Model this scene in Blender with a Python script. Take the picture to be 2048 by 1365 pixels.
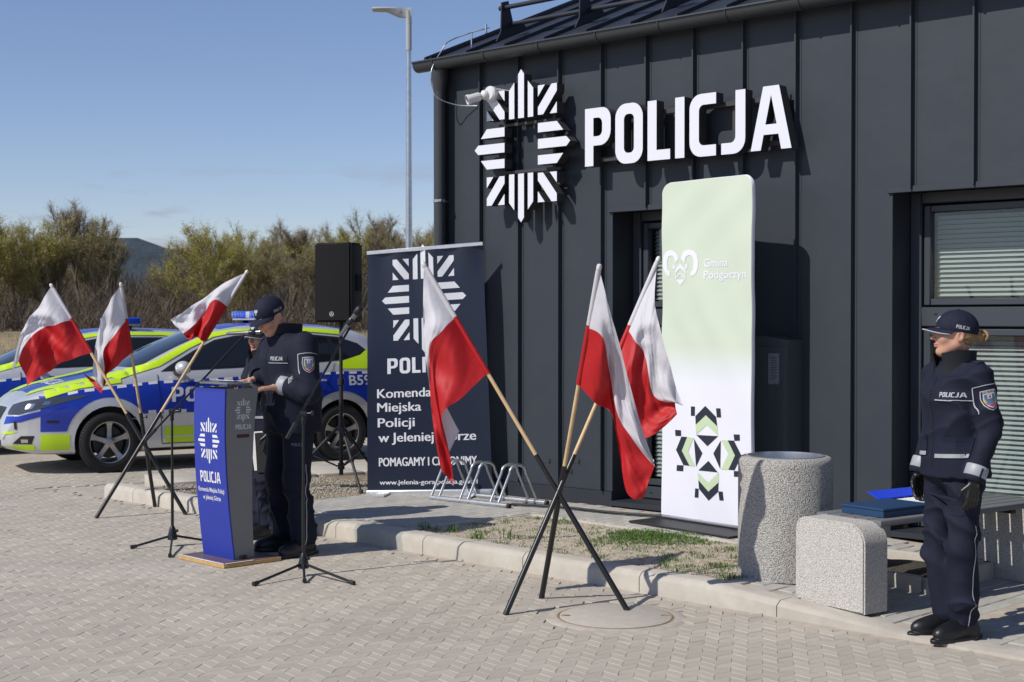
import bpy, bmesh, math, random
import numpy as np
from mathutils import Vector, Matrix
from mathutils.bvhtree import BVHTree
from mathutils.geometry import tessellate_polygon
R = math.radians
random.seed(7); np.random.seed(7)
for o in list(bpy.data.objects): bpy.data.objects.remove(o)
S = bpy.context.scene
COL = S.collection
# ------------------------------------------------------------------ camera
F = 2845.0; HZ = 640.0; EYE = 1.65          # focal length in photo pixels, horizon row, eye height
PITCH = math.atan((682.5-HZ)/F)
cd = bpy.data.cameras.new('camera'); cam = bpy.data.objects.new('camera', cd); COL.objects.link(cam)
cd.sensor_width = 36; cd.lens = F/2048*36; cd.clip_end = 20000; cd.clip_start = .1
cam.location = (0,0,EYE); cam.rotation_euler = (math.pi/2-PITCH, 0, 0)
cd.dof.use_dof = True; cd.dof.focus_distance = 8.6; cd.dof.aperture_fstop = 6.3
S.camera = cam
S.render.resolution_x = 1024; S.render.resolution_y = 682
# ------------------------------------------------------------------ sky, sun, exposure
SUN_AZ = (.839,.545); SUN_EL = R(43.5)         # the way the light travels over the ground
w = bpy.data.worlds.new('World'); S.world = w; w.use_nodes = True
nt = w.node_tree; nt.nodes.clear()
sky = nt.nodes.new('ShaderNodeTexSky'); sky.sky_type = 'NISHITA'; sky.sun_disc = False
sky.sun_elevation = SUN_EL; sky.sun_rotation = math.atan2(-SUN_AZ[0], -SUN_AZ[1])
sky.air_density = 1.0; sky.dust_density = .1; sky.ozone_density = 3.5; sky.altitude = 350
bg = nt.nodes.new('ShaderNodeBackground'); bg.inputs[1].default_value = .112
ow = nt.nodes.new('ShaderNodeOutputWorld')
# faint wisps of cloud low over the horizon, all the way round
tc = nt.nodes.new('ShaderNodeTexCoord'); mp = nt.nodes.new('ShaderNodeMapping'); mp.inputs['Scale'].default_value = (5,5,26)
mp.inputs['Location'].default_value = (.35,.2,.0)
nz = nt.nodes.new('ShaderNodeTexNoise'); nz.inputs['Scale'].default_value = 1.6; nz.inputs['Detail'].default_value = 5; nz.inputs['Roughness'].default_value = .6
rp = nt.nodes.new('ShaderNodeValToRGB'); rp.color_ramp.elements[0].position = .55; rp.color_ramp.elements[1].position = .68
rp.color_ramp.elements[1].color = (.8,.8,.8,1)
sx = nt.nodes.new('ShaderNodeSeparateXYZ'); band = nt.nodes.new('ShaderNodeValToRGB')
band.color_ramp.elements[0].position = .075; band.color_ramp.elements[0].color = (1,1,1,1)
band.color_ramp.elements[1].position = .118; band.color_ramp.elements[1].color = (0,0,0,1)
ml = nt.nodes.new('ShaderNodeMath'); ml.operation = 'MULTIPLY'
mx = nt.nodes.new('ShaderNodeMix'); mx.data_type = 'RGBA'; mx.inputs['B'].default_value = (3.4,3.75,4.7,1)
L = nt.links.new
L(tc.outputs['Generated'], mp.inputs[0]); L(mp.outputs[0], nz.inputs[0]); L(nz.outputs[0], rp.inputs[0])
L(tc.outputs['Generated'], sx.inputs[0]); L(sx.outputs['Z'], band.inputs[0])
L(rp.outputs[0], ml.inputs[0]); L(band.outputs[0], ml.inputs[1])
L(ml.outputs[0], mx.inputs['Factor']); wb = nt.nodes.new('ShaderNodeMix'); wb.data_type = 'RGBA'; wb.blend_type = 'MULTIPLY'; wb.inputs['Factor'].default_value = 1; wb.inputs['B'].default_value = (1.07,.985,1.08,1)
L(sky.outputs[0], wb.inputs['A']); L(wb.outputs['Result'], mx.inputs['A']); L(mx.outputs['Result'], bg.inputs[0]); L(bg.outputs[0], ow.inputs[0])
sd = bpy.data.lights.new('sun','SUN'); sd.energy = 5.0; sd.angle = R(.53); sd.color = (1,.95,.87)
so = bpy.data.objects.new('sun', sd); COL.objects.link(so)
LD = Vector((SUN_AZ[0]*math.cos(SUN_EL), SUN_AZ[1]*math.cos(SUN_EL), -math.sin(SUN_EL))).normalized()
so.rotation_euler = LD.to_track_quat('-Z','Y').to_euler(); so.location = (-8,-5,12)
S.view_settings.view_transform = 'Standard'; S.view_settings.look = 'None'; S.view_settings.gamma = 1
S.view_settings.exposure = -0.15; S.view_settings.use_curve_mapping = False
S.render.engine = 'CYCLES'
# ------------------------------------------------------------------ photo pixel -> place
CAMR = cam.rotation_euler.to_matrix(); CP = Vector((0,0,EYE))
def ray(x, y): return (CAMR @ Vector(((x-1024)/F, (682.5-y)/F, -1))).normalized()
def on_z(x, y, z=0.0):                       # on a level plane
    d = ray(x,y); return CP + d*((z-EYE)/d.z)
def at_y(x, y, Y):                           # at a known depth
    d = ray(x,y); return CP + d*(Y/d.y)
def on_plane(x, y, p, n):
    d = ray(x,y); n = Vector(n); return CP + d*((Vector(p)-CP).dot(n)/d.dot(n))
# ------------------------------------------------------------------ materials
MATS = {}
def M(name, col, rough=.6, metal=0, var=0, vs=6, bump=0, bs=120, spec=.5, coat=0, rnd=0, attr=False, trans=0, dirt=None, dist=.004):
    if name in MATS: return MATS[name]
    m = bpy.data.materials.new(name); m.use_nodes = True; MATS[name] = m
    n = m.node_tree.nodes; l = m.node_tree.links.new; b = n['Principled BSDF']
    b.inputs['Base Color'].default_value = (*col,1); b.inputs['Roughness'].default_value = rough
    b.inputs['Metallic'].default_value = metal; b.inputs['Specular IOR Level'].default_value = spec
    b.inputs['Coat Weight'].default_value = coat; b.inputs['Coat Roughness'].default_value = .06
    t = n.new('ShaderNodeTexCoord'); src = None
    if var or rnd or dirt:
        mixer = n.new('ShaderNodeMix'); mixer.data_type = 'RGBA'
        mixer.inputs['A'].default_value = (*[c*(1-var) for c in col],1); mixer.inputs['B'].default_value = (*[min(1,c*(1+var)) for c in col],1)
        z = n.new('ShaderNodeTexNoise'); z.inputs['Scale'].default_value = vs; z.inputs['Detail'].default_value = 6; z.inputs['Roughness'].default_value = .65
        l(t.outputs['Object'], z.inputs[0]); cr = n.new('ShaderNodeMapRange'); cr.inputs[1].default_value = .3; cr.inputs[2].default_value = .7
        l(z.outputs[0], cr.inputs[0]); l(cr.outputs[0], mixer.inputs['Factor']); src = mixer.outputs['Result']
        if rnd:
            hs = n.new('ShaderNodeHueSaturation'); mr = n.new('ShaderNodeMapRange'); mr.inputs[3].default_value = 1-rnd; mr.inputs[4].default_value = 1+rnd
            if attr:
                at = n.new('ShaderNodeAttribute'); at.attribute_name = 'rnd'; l(at.outputs['Fac'], mr.inputs[0])
            else:
                oi = n.new('ShaderNodeObjectInfo'); l(oi.outputs['Random'], mr.inputs[0])
            l(src, hs.inputs['Color']); l(mr.outputs[0], hs.inputs['Value']); src = hs.outputs[0]
        if dirt:                              # blotches of another colour with a shape of their own
            dcol, dscale, lo, hi = dirt
            z2 = n.new('ShaderNodeTexNoise'); z2.inputs['Scale'].default_value = dscale; z2.inputs['Detail'].default_value = 8; z2.inputs['Roughness'].default_value = .7
            l(t.outputs['Object'], z2.inputs[0]); r2 = n.new('ShaderNodeMapRange'); r2.inputs[1].default_value = lo; r2.inputs[2].default_value = hi
            l(z2.outputs[0], r2.inputs[0]); mm = n.new('ShaderNodeMix'); mm.data_type = 'RGBA'; mm.inputs['B'].default_value = (*dcol,1)
            l(r2.outputs[0], mm.inputs['Factor']); l(src, mm.inputs['A']); src = mm.outputs['Result']
        l(src, b.inputs['Base Color'])
    if bump:
        z = n.new('ShaderNodeTexNoise'); z.inputs['Scale'].default_value = bs; z.inputs['Detail'].default_value = 4
        l(t.outputs['Object'], z.inputs[0]); bp = n.new('ShaderNodeBump'); bp.inputs['Strength'].default_value = bump; bp.inputs['Distance'].default_value = dist
        l(z.outputs[0], bp.inputs['Height']); l(bp.outputs[0], b.inputs['Normal'])
    if trans:                                 # thin cloth or leaf: light shines through
        tr = n.new('ShaderNodeBsdfTranslucent'); ms = n.new('ShaderNodeMixShader'); ms.inputs[0].default_value = trans
        if src: l(src, tr.inputs[0])
        else: tr.inputs[0].default_value = (*col,1)
        l(b.outputs[0], ms.inputs[1]); l(tr.outputs[0], ms.inputs[2]); l(ms.outputs[0], n['Material Output'].inputs[0])
    return m
def glass(name, col=(.8,.85,.85), rough=.02, alpha=.3):
    if name in MATS: return MATS[name]
    m = bpy.data.materials.new(name); m.use_nodes = True; MATS[name] = m
    n = m.node_tree.nodes; l = m.node_tree.links.new; n.remove(n['Principled BSDF'])
    g = n.new('ShaderNodeBsdfGlossy'); g.inputs['Roughness'].default_value = rough; g.inputs[0].default_value = (1,1,1,1)
    t = n.new('ShaderNodeBsdfTransparent'); t.inputs[0].default_value = (*col,1)
    fr = n.new('ShaderNodeLayerWeight'); fr.inputs[0].default_value = .5
    pw = n.new('ShaderNodeMath'); pw.operation = 'POWER'; pw.inputs[1].default_value = 4; l(fr.outputs['Facing'], pw.inputs[0])
    ma = n.new('ShaderNodeMath'); ma.operation = 'MULTIPLY_ADD'; ma.inputs[1].default_value = .75; ma.inputs[2].default_value = .04; l(pw.outputs[0], ma.inputs[0])
    x = n.new('ShaderNodeMixShader'); l(ma.outputs[0], x.inputs[0]); l(t.outputs[0], x.inputs[1]); l(g.outputs[0], x.inputs[2]); l(x.outputs[0], n['Material Output'].inputs[0])
    return m
# ------------------------------------------------------------------ objects
def link(o, parent=None):
    COL.objects.link(o)
    if parent is not None: o.parent = parent
    return o
def woff(p):
    v = Vector((0,0,0))
    while p is not None: v += p.location; p = p.parent
    return v
def thing(name, label, cat, loc=(0,0,0), group=None):
    o = bpy.data.objects.new(name, None); o.empty_display_size = .2; link(o); o.location = loc
    o['label'] = label; o['category'] = cat
    if group: o['group'] = group
    return o
def tag(o, label=None, cat=None, group=None, kind=None):
    if label: o['label'] = label
    if cat: o['category'] = cat
    if group: o['group'] = group
    if kind: o['kind'] = kind
    return o
def mesh_obj(name, v, f, mats, parent=None, smooth=None, mi=None, local=False):
    off = Vector((0,0,0)) if local else woff(parent)
    me = bpy.data.meshes.new(name)
    if off.length > 0: v = [(p[0]-off.x, p[1]-off.y, p[2]-off.z) for p in v]
    me.from_pydata(v, [], f)
    if not isinstance(mats, (list,tuple)): mats = [mats]
    for m in mats: me.materials.append(m)
    if mi is not None: me.polygons.foreach_set('material_index', mi)
    if smooth is not None:
        me.polygons.foreach_set('use_smooth', [True]*len(me.polygons))
        if smooth < 179: me.set_sharp_from_angle(angle=R(smooth))
    me.update()
    return link(bpy.data.objects.new(name, me), parent)
class MB:
    def __init__(s): s.v=[]; s.f=[]; s.m=[]; s.cm=0
    def add(s, v, f):
        b = len(s.v); s.v += [tuple(p) for p in v]; s.f += [tuple(i+b for i in q) for q in f]; s.m += [s.cm]*len(f); return s
    def hexa(s, p):                          # 8 corners: bottom ring then top ring
        return s.add(p, [(3,2,1,0),(4,5,6,7),(0,1,5,4),(1,2,6,5),(2,3,7,6),(3,0,4,7)])
    def box(s, c, d, X=(1,0,0), Y=(0,1,0), Z=(0,0,1)):
        c=Vector(c); X=Vector(X)*d[0]/2; Y=Vector(Y)*d[1]/2; Z=Vector(Z)*d[2]/2
        return s.hexa([c-X-Y-Z, c+X-Y-Z, c+X+Y-Z, c-X+Y-Z, c-X-Y+Z, c+X-Y+Z, c+X+Y+Z, c-X+Y+Z])
    def bbox(s, c, d, b=.005, seg=1, X=(1,0,0), Y=(0,1,0), Z=(0,0,1)):   # bevelled box
        bm = bmesh.new(); bmesh.ops.create_cube(bm, size=1)
        for q in bm.verts: q.co = Vector((q.co.x*d[0], q.co.y*d[1], q.co.z*d[2]))
        bmesh.ops.bevel(bm, geom=bm.edges[:], offset=b, segments=seg, affect='EDGES', profile=.5)
        c=Vector(c); X=Vector(X); Y=Vector(Y); Z=Vector(Z); bm.verts.index_update()
        s.add([c+X*q.co.x+Y*q.co.y+Z*q.co.z for q in bm.verts], [[q.index for q in f.verts] for f in bm.faces]); bm.free(); return s
    def tube(s, path, r, n=10, caps=True):
        P=[Vector(p) for p in path]; r=r if isinstance(r,(list,tuple)) else [r]*len(P)
        b=len(s.v); up=None; k=len(P)
        for i,p in enumerate(P):
            t=(P[min(i+1,k-1)]-P[max(i-1,0)]).normalized()
            if up is None: up = t.orthogonal().normalized()
            up = (up - t*up.dot(t)).normalized(); sd_=t.cross(up)
            for j in range(n):
                a=2*math.pi*j/n; s.v.append(tuple(p+(up*math.cos(a)+sd_*math.sin(a))*r[i]))
        q=[(b+i*n+j, b+i*n+(j+1)%n, b+(i+1)*n+(j+1)%n, b+(i+1)*n+j) for i in range(k-1) for j in range(n)]
        if caps: q += [tuple(b+j for j in reversed(range(n))), tuple(b+(k-1)*n+j for j in range(n))]
        s.f += q; s.m += [s.cm]*len(q); return s
    def lathe(s, prof, c=(0,0,0), n=24, X=(1,0,0), Y=(0,1,0), Z=(0,0,1), close=False):
        c=Vector(c); X=Vector(X); Y=Vector(Y); Z=Vector(Z); b=len(s.v); k=len(prof)
        for (r_,z_) in prof:
            for j in range(n):
                a=2*math.pi*j/n; s.v.append(tuple(c+(X*math.cos(a)+Y*math.sin(a))*r_+Z*z_))
        kk = k if close else k-1
        q=[(b+i*n+j, b+i*n+(j+1)%n, b+((i+1)%k)*n+(j+1)%n, b+((i+1)%k)*n+j) for i in range(kk) for j in range(n)]
        if not close:
            if prof[0][0] > 1e-5: q.append(tuple(b+j for j in reversed(range(n))))
            if prof[-1][0] > 1e-5: q.append(tuple(b+(k-1)*n+j for j in range(n)))
        s.f += q; s.m += [s.cm]*len(q); return s
    def prism(s, poly, fn, d0, d1):          # polygon extruded between depths; fn(u,v,d) -> point
        n=len(poly); ar=sum(poly[i][0]*poly[(i+1)%n][1]-poly[(i+1)%n][0]*poly[i][1] for i in range(n))
        if ar<0: poly=poly[::-1]
        v=[fn(u,w_,d0) for u,w_ in poly]+[fn(u,w_,d1) for u,w_ in poly]
        return s.add(v, [tuple(reversed(range(n))), tuple(range(n,2*n))]+[(i,(i+1)%n,n+(i+1)%n,n+i) for i in range(n)])
    def sheet(s, rows, closed=False):
        b=len(s.v); m=len(rows[0]); [s.v.append(tuple(p)) for r_ in rows for p in r_]
        q=[(b+i*m+j, b+i*m+(j+1)%m, b+(i+1)*m+(j+1)%m, b+(i+1)*m+j) for i in range(len(rows)-1) for j in range(m if closed else m-1)]
        s.f += q; s.m += [s.cm]*len(q); return s
    def build(s, name, mats, parent=None, smooth=None):
        return mesh_obj(name, s.v, s.f, mats, parent, smooth, s.m)
def copy_tree(o, parent=None):
    c = o.copy(); link(c, parent)
    for ch in o.children: copy_tree(ch, c)
    return c
def lerp(a, b, t): return a+(b-a)*t
def interp(x, xs, ys): return float(np.interp(x, xs, ys))
def cat(keys, t):                            # Catmull-Rom through key vectors, t in 0..1
    k=len(keys)-1; x=min(max(t,0),1)*k; i=min(int(x),k-1); u=x-i
    p0=keys[max(i-1,0)]; p1=keys[i]; p2=keys[i+1]; p3=keys[min(i+2,k)]
    return [0.5*((2*b)+(-a+c)*u+(2*a-5*b+4*c-d)*u*u+(-a+3*b-3*c+d)*u**3) for a,b,c,d in zip(p0,p1,p2,p3)]
# ------------------------------------------------------------------ lettering and flat marks (2-D outlines -> triangles)
def outline_mesh(loops):
    # outer loops and holes as a filled 2-D curve
    cu = bpy.data.curves.new('t','CURVE'); cu.dimensions='2D'; cu.fill_mode='BOTH'
    for lp in loops:
        sp = cu.splines.new('POLY'); sp.points.add(len(lp)-1); sp.use_cyclic_u=True
        for q,p in zip(sp.points, lp): q.co=(p[0],p[1],0,1)
    return curve_mesh(cu)
def curve_mesh(cu):
    o = bpy.data.objects.new('t', cu); COL.objects.link(o); dg = bpy.context.evaluated_depsgraph_get()
    me = bpy.data.meshes.new_from_object(o.evaluated_get(dg)); bpy.data.objects.remove(o); bpy.data.curves.remove(cu)
    v=[(q.co.x,q.co.y) for q in me.vertices]; f=[tuple(p.vertices) for p in me.polygons]
    # fix direction so that faces look to +z
    g=[]
    for q in f:
        a=sum(v[q[i]][0]*v[q[(i+1)%len(q)]][1]-v[q[(i+1)%len(q)]][0]*v[q[i]][1] for i in range(len(q)))
        g.append(q if a>0 else tuple(reversed(q)))
    bpy.data.meshes.remove(me); return v, g
def text2d(s, h=1.0, w=None, bold=0.0, align='L', res=3):
    cu = bpy.data.curves.new('t','FONT'); cu.body=s; cu.size=1; cu.offset=bold; cu.resolution_u=res; cu.dimensions='2D'; cu.fill_mode='BOTH'
    v,f = curve_mesh(cu)
    ref = bpy.data.curves.new('t','FONT'); ref.body='H'; ref.size=1; rv,_=curve_mesh(ref); ch=max(p[1] for p in rv)
    x0=min(p[0] for p in v); x1=max(p[0] for p in v); k=h/ch; kx = k if w is None else w/(x1-x0)
    a={'L':0,'C':(x1-x0)/2*kx,'R':(x1-x0)*kx}[align]
    return [((p[0]-x0)*kx-a, p[1]*k) for p in v], f
def arc(cx, cy, r, a0, a1, n=6): return [(cx+r*math.cos(R(lerp(a0,a1,i/n))), cy+r*math.sin(R(lerp(a0,a1,i/n)))) for i in range(n+1)]
def rrect(x0,y0,x1,y1,r,n=6):
    r=r if isinstance(r,(list,tuple)) else [r]*4   # corners: lower left, lower right, upper right, upper left
    return arc(x0+r[0],y0+r[0],r[0],180,270,n)+arc(x1-r[1],y0+r[1],r[1],270,360,n)+arc(x1-r[2],y1-r[2],r[2],0,90,n)+arc(x0+r[3],y1-r[3],r[3],90,180,n)
def letter(ch):
    t=.2; b=.17
    if ch=='P': return [[(0,0),(t,0),(t,.35)]+arc(.36,.35+.25,.25,-90,0)+arc(.61-.2,.8,.2,0,90)+[(0,1)], rrect(t,.35+b-.01,.41,1-b,[.0,.1,.1,0])], .61
    if ch=='O': return [rrect(0,-.01,.63,1.01,.24,8), rrect(t,b,.43,1-b,.09)], .63
    if ch=='L': return [[(0,0),(.5,0),(.5,b),(t,b),(t,1),(0,1)]], .5
    if ch=='I': return [[(0,0),(t,0),(t,1),(0,1)]], t
    if ch=='C': return [arc(.24,.23,.24,180,270)+[(.56,-.01),(.56,b)]+arc(t+.1,b+.1,.1,270,180)+arc(t+.1,1-b-.1,.1,180,90)+[(.56,1-b),(.56,1.01)]+arc(.24,.77,.24,90,180)], .56
    if ch=='J': return [[(0,-.01)]+arc(.25,.23,.24,270,360)+[(.49,1),(.29,1)]+arc(.19,b+.1,.1,0,-90)+[(0,b)]], .49
    if ch=='A': return [[(0,0),(.2,0),(.255,.24),(.545,.24),(.6,0),(.8,0),(.555,1),(.245,1)], [(.29,.4),(.51,.4),(.4,.86)]], .8
def policja2d(h=1.0, w=None, gap=.11):
    x=0; V=[]; Fc=[]; per=[]
    for ch in 'POLICJA':
        lo,wd=letter(ch); v,f=outline_mesh([[(p[0]+x,p[1]) for p in q] for q in lo]); b=len(V)
        per.append([[((p[0]+x),p[1]) for p in q] for q in lo]); V+=v; Fc+=[tuple(i+b for i in q) for q in f]; x+=wd+gap
    x-=gap; kx=h if w is None else w/x
    return [(p[0]*kx,p[1]*h) for p in V], Fc, [[[(p[0]*kx,p[1]*h) for p in q] for q in lo] for lo in per], x*kx
def star_polys(W=1.0):
    # police star, 720 wide by 864 high in drawing units, centred
    q=[]; k=W/720
    for sy in (1,-1):
        q.append([(-22,157*sy),(22,157*sy),(22,405*sy),(0,432*sy),(-22,405*sy)])
        for sx_ in (1,-1):
            q.append([(51*sx_,157*sy),(91*sx_,157*sy),(91*sx_,318*sy),(51*sx_,362*sy)])
            q.append([(126*sx_,162*sy),(164*sx_,162*sy),(264*sx_,284*sy),(264*sx_,326*sy),(226*sx_,326*sy),(126*sx_,204*sy)])
            q.append([(126*sx_,264*sy),(177*sx_,326*sy),(126*sx_,326*sy)])
            q.append([(213*sx_,162*sy),(264*sx_,162*sy),(264*sx_,224*sy)])
            q.append([(126*sx_,64*sy),(310*sx_,64*sy),(264*sx_,116*sy),(126*sx_,116*sy)])
    for sx_ in (1,-1): q.append([(126*sx_,-27),(332*sx_,-27),(360*sx_,0),(332*sx_,27),(126*sx_,27)])
    return [[(a*k,b*k) for a,b in p] for p in q]
def polys2d(polys):
    V=[];Fc=[]
    for p in polys:
        n=len(p); a=sum(p[i][0]*p[(i+1)%n][1]-p[(i+1)%n][0]*p[i][1] for i in range(n))
        if a<0: p=p[::-1]
        b=len(V); V+=p; Fc.append(tuple(range(b,b+n)))
    return V,Fc
def gridcut(V, Fc, step):                    # cut a flat mesh along a grid so that it can follow a curved surface
    bm=bmesh.new(); vs=[bm.verts.new((p[0],p[1],0)) for p in V]
    for q in Fc:
        try: bm.faces.new([vs[i] for i in q])
        except ValueError: pass
    for ax in (0,1):
        lo=min(p[ax] for p in V); hi=max(p[ax] for p in V); c=math.floor(lo/step)*step+step
        while c<hi:
            no=[0,0,0]; no[ax]=1; co=[0,0,0]; co[ax]=c
            bmesh.ops.bisect_plane(bm, geom=bm.verts[:]+bm.edges[:]+bm.faces[:], plane_co=co, plane_no=no, dist=1e-6); c+=step
    bmesh.ops.triangulate(bm, faces=[f for f in bm.faces if len(f.verts)>4])
    bm.verts.index_update(); v=[(q.co.x,q.co.y) for q in bm.verts]; f=[tuple(q.index for q in p.verts) for p in bm.faces]; bm.free(); return v,f
def flat_mark(name, V, Fc, fn, mat, parent, d=.003):     # lay a flat mark on a surface given by fn(u,v,d)
    return mesh_obj(name, [tuple(fn(p[0],p[1],d)) for p in V], Fc, mat, parent)
def wrap_mark(name, V, Fc, bvh, o, U, Vd, mat, parent, d=.003, step=None, back=1.0, smooth=None):
    # lay a flat mark on a curved mesh: shoot along -(U x V) from in front of it
    if step: V,Fc = gridcut(V,Fc,step)
    o=Vector(o); U=Vector(U).normalized(); Vd=Vector(Vd).normalized(); N=U.cross(Vd).normalized(); out=[]; ok=[]
    for p in V:
        q=o+U*p[0]+Vd*p[1]+N*back; h=bvh.ray_cast(q,-N)
        if h[0] is None: ok.append(False); out.append(tuple(o+U*p[0]+Vd*p[1]))
        else:
            nn=h[1] if h[1].dot(N)>0 else -h[1]; ok.append(True); out.append(tuple(h[0]+(nn+N).normalized()*d))
    Fc=[f for f in Fc if all(ok[i] for i in f)]
    if not Fc: return None
    return mesh_obj(name, out, Fc, mat, parent, smooth, local=True)
# ------------------------------------------------------------------ rounded solids from distance fields
def n_cone(P,a,b,ra,rb,s=None):
    a=np.array(a,float); b=np.array(b,float); k=1.0
    if s is not None: s=np.array(s,float); P=P/s; a=a/s; b=b/s; k=s.min()
    ba=b-a; t=np.clip(((P-a)@ba)/max(ba@ba,1e-9),0,1)
    return (np.linalg.norm(P-a-t[:,None]*ba,axis=1)-(ra+(rb-ra)*t))*k
def n_ell(P,c,r,rot=None):
    q=P-np.array(c,float)
    if rot is not None: q=q@np.array(rot)    # columns of rot are the axes
    r=np.array(r,float); k0=np.linalg.norm(q/r,axis=1); k1=np.linalg.norm(q/(r*r),axis=1)
    return k0*(k0-1)/np.maximum(k1,1e-9)
def smin(a,b,k):
    h=np.clip(.5+.5*(b-a)/k,0,1); return b*(1-h)+a*h-k*h*(1-h)
def smax(a,b,k): return -smin(-a,-b,k)
def surfnet(fn, lo, hi, h):
    lo=np.array(lo,float); n=[int(math.ceil((b-a)/h))+1 for a,b in zip(lo,hi)]
    ax=[lo[i]+h*np.arange(n[i]) for i in range(3)]
    P=np.stack(np.meshgrid(*ax,indexing='ij'),-1).reshape(-1,3); D=fn(P).reshape(n); Sg=D<0
    c=np.zeros([k-1 for k in n],np.uint8)
    cor=[(i,j,k) for i in (0,1) for j in (0,1) for k in (0,1)]
    for (i,j,k) in cor: c+=Sg[i:n[0]-1+i,j:n[1]-1+j,k:n[2]-1+k]
    act=(c>0)&(c<8); idx=-np.ones(act.shape,int); ijk=np.argwhere(act); idx[act]=np.arange(len(ijk))
    pos=np.zeros((len(ijk),3)); cnt=np.zeros(len(ijk))
    for a in cor:
        for axn in range(3):
            if a[axn]: continue
            b=list(a); b[axn]=1
            da=D[ijk[:,0]+a[0],ijk[:,1]+a[1],ijk[:,2]+a[2]]; db=D[ijk[:,0]+b[0],ijk[:,1]+b[1],ijk[:,2]+b[2]]
            m=(da<0)!=(db<0); t=np.where(m,da/np.where(np.abs(da-db)<1e-12,1,da-db),0)
            p=np.array(a,float)[None,:]+(np.array(b)-np.array(a))[None,:]*t[:,None]; pos[m]+=p[m]; cnt[m]+=1
    V=lo+h*(ijk+pos/np.maximum(cnt,1)[:,None]); Fc=[]
    for axn in range(3):
        u=(axn+1)%3; w_=(axn+2)%3
        sl0=[slice(1,-1)]*3; sl1=[slice(1,-1)]*3; sl0[axn]=slice(0,-1); sl1[axn]=slice(1,None)
        s0=Sg[tuple(sl0)]; s1=Sg[tuple(sl1)]; loc=np.argwhere(s0!=s1); ins=s0[s0!=s1]
        off=np.array([1,1,1]); off[axn]=0; loc=loc+off
        def cell(du,dw):
            q=loc.copy(); q[:,u]+=du; q[:,w_]+=dw; return idx[q[:,0],q[:,1],q[:,2]]
        a=cell(-1,-1); b=cell(0,-1); c_=cell(0,0); d=cell(-1,0)
        Q=np.where(ins[:,None],np.stack([a,b,c_,d],1),np.stack([d,c_,b,a],1)); Fc.append(Q)
    Fc=np.concatenate(Fc); return V,Fc
def sdf_obj(name, fn, lo, hi, h, mat, parent=None):
    V,Fc=surfnet(fn,lo,hi,h); return mesh_obj(name, V.tolist(), Fc.tolist(), mat, parent, 180, local=True)
def bvh_of(*obs):
    V=[];P=[]
    for o in obs:
        b=len(V); off=o.location
        V+=[q.co+off for q in o.data.vertices]; P+=[tuple(i+b for i in p.vertices) for p in o.data.polygons]
    return BVHTree.FromPolygons(V,P)
# ================================================================== THE SETTING
# kerb line: s runs along the kerb from its left end towards the right front, n runs in towards the building
K0 = Vector((-3.70,13.15,0)); KA = Vector((.7025,-.7117,0)); KN = Vector((.7117,.7025,0))
def Kp(s, n, z=0): return K0+KA*s+KN*n+Vector((0,0,z))
def Ks(p): d=Vector((p[0],p[1],0))-K0; return d.dot(KA), d.dot(KN)
def kz(s): return interp(s,[6.9,8.25],[.12,.014])
# building wall: t along the wall to the right, d out of the wall, z up
B0 = Vector((.824,11.67,0)); BT = Vector((.7447,-.6674,0)); BN = Vector((-.6674,-.7447,0))
def Bp(t, d, z): return B0+BT*t+BN*d+Vector((0,0,z))
def b_tz(x, y, d=0):
    p=on_plane(x,y,Bp(0,d,0),BN); return (p-B0).dot(BT), p.z
mat_sand = M('joint_sand',(.40,.35,.29),.95,var=.18,vs=9,bump=.4,bs=180)
mat_paver = M('paver_concrete',(.41,.37,.308),.88,var=.10,vs=11,rnd=.085,bump=.35,bs=320,dirt=((.32,.29,.245),.9,.45,.75),dist=.002)
mat_paver_s = M('paver_concrete_field',(.41,.37,.308),.88,var=.10,vs=11,rnd=.085,attr=True,bump=.35,bs=320,dirt=((.32,.29,.245),.9,.45,.75),dist=.002)
mat_walk = M('walk_paver',(.36,.345,.315),.9,var=.12,vs=14,rnd=.09,bump=.4,bs=300,dist=.002)
mat_walk_s = M('walk_paver_field',(.36,.345,.315),.9,var=.12,vs=14,rnd=.09,attr=True,bump=.4,bs=300,dist=.002)
mat_kerb = M('kerb_concrete',(.44,.405,.35),.9,var=.12,vs=5,rnd=.04,bump=.5,bs=220,dirt=((.36,.32,.27),3.2,.5,.8),dist=.003)
mat_soil = M('bed_soil',(.30,.235,.155),.97,var=.35,vs=26,bump=1,bs=90,dirt=((.16,.13,.085),7,.45,.7),dist=.02)
mat_field = M('dry_field',(.30,.235,.135),.97,var=.3,vs=.8,bump=1,bs=6,dirt=((.16,.14,.07),.12,.45,.65),dist=.08)
# ground out to the horizon, rising a little towards the trees
ys=[-60,-20,0,15,28,32,60,90,120,160,260,600,2500]; xs=[-2500,-600,-200,-90,-45,-20,0,20,60,200,600,2500]
def gz(y): return interp(y,[-60,30,120,2500],[-.06,-.06,.8,1.0])
mb=MB(); mb.sheet([[(x,y,gz(y)) for x in xs] for y in ys]); g=mb.build('ground',mat_field,smooth=180); tag(g,kind='structure')
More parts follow.
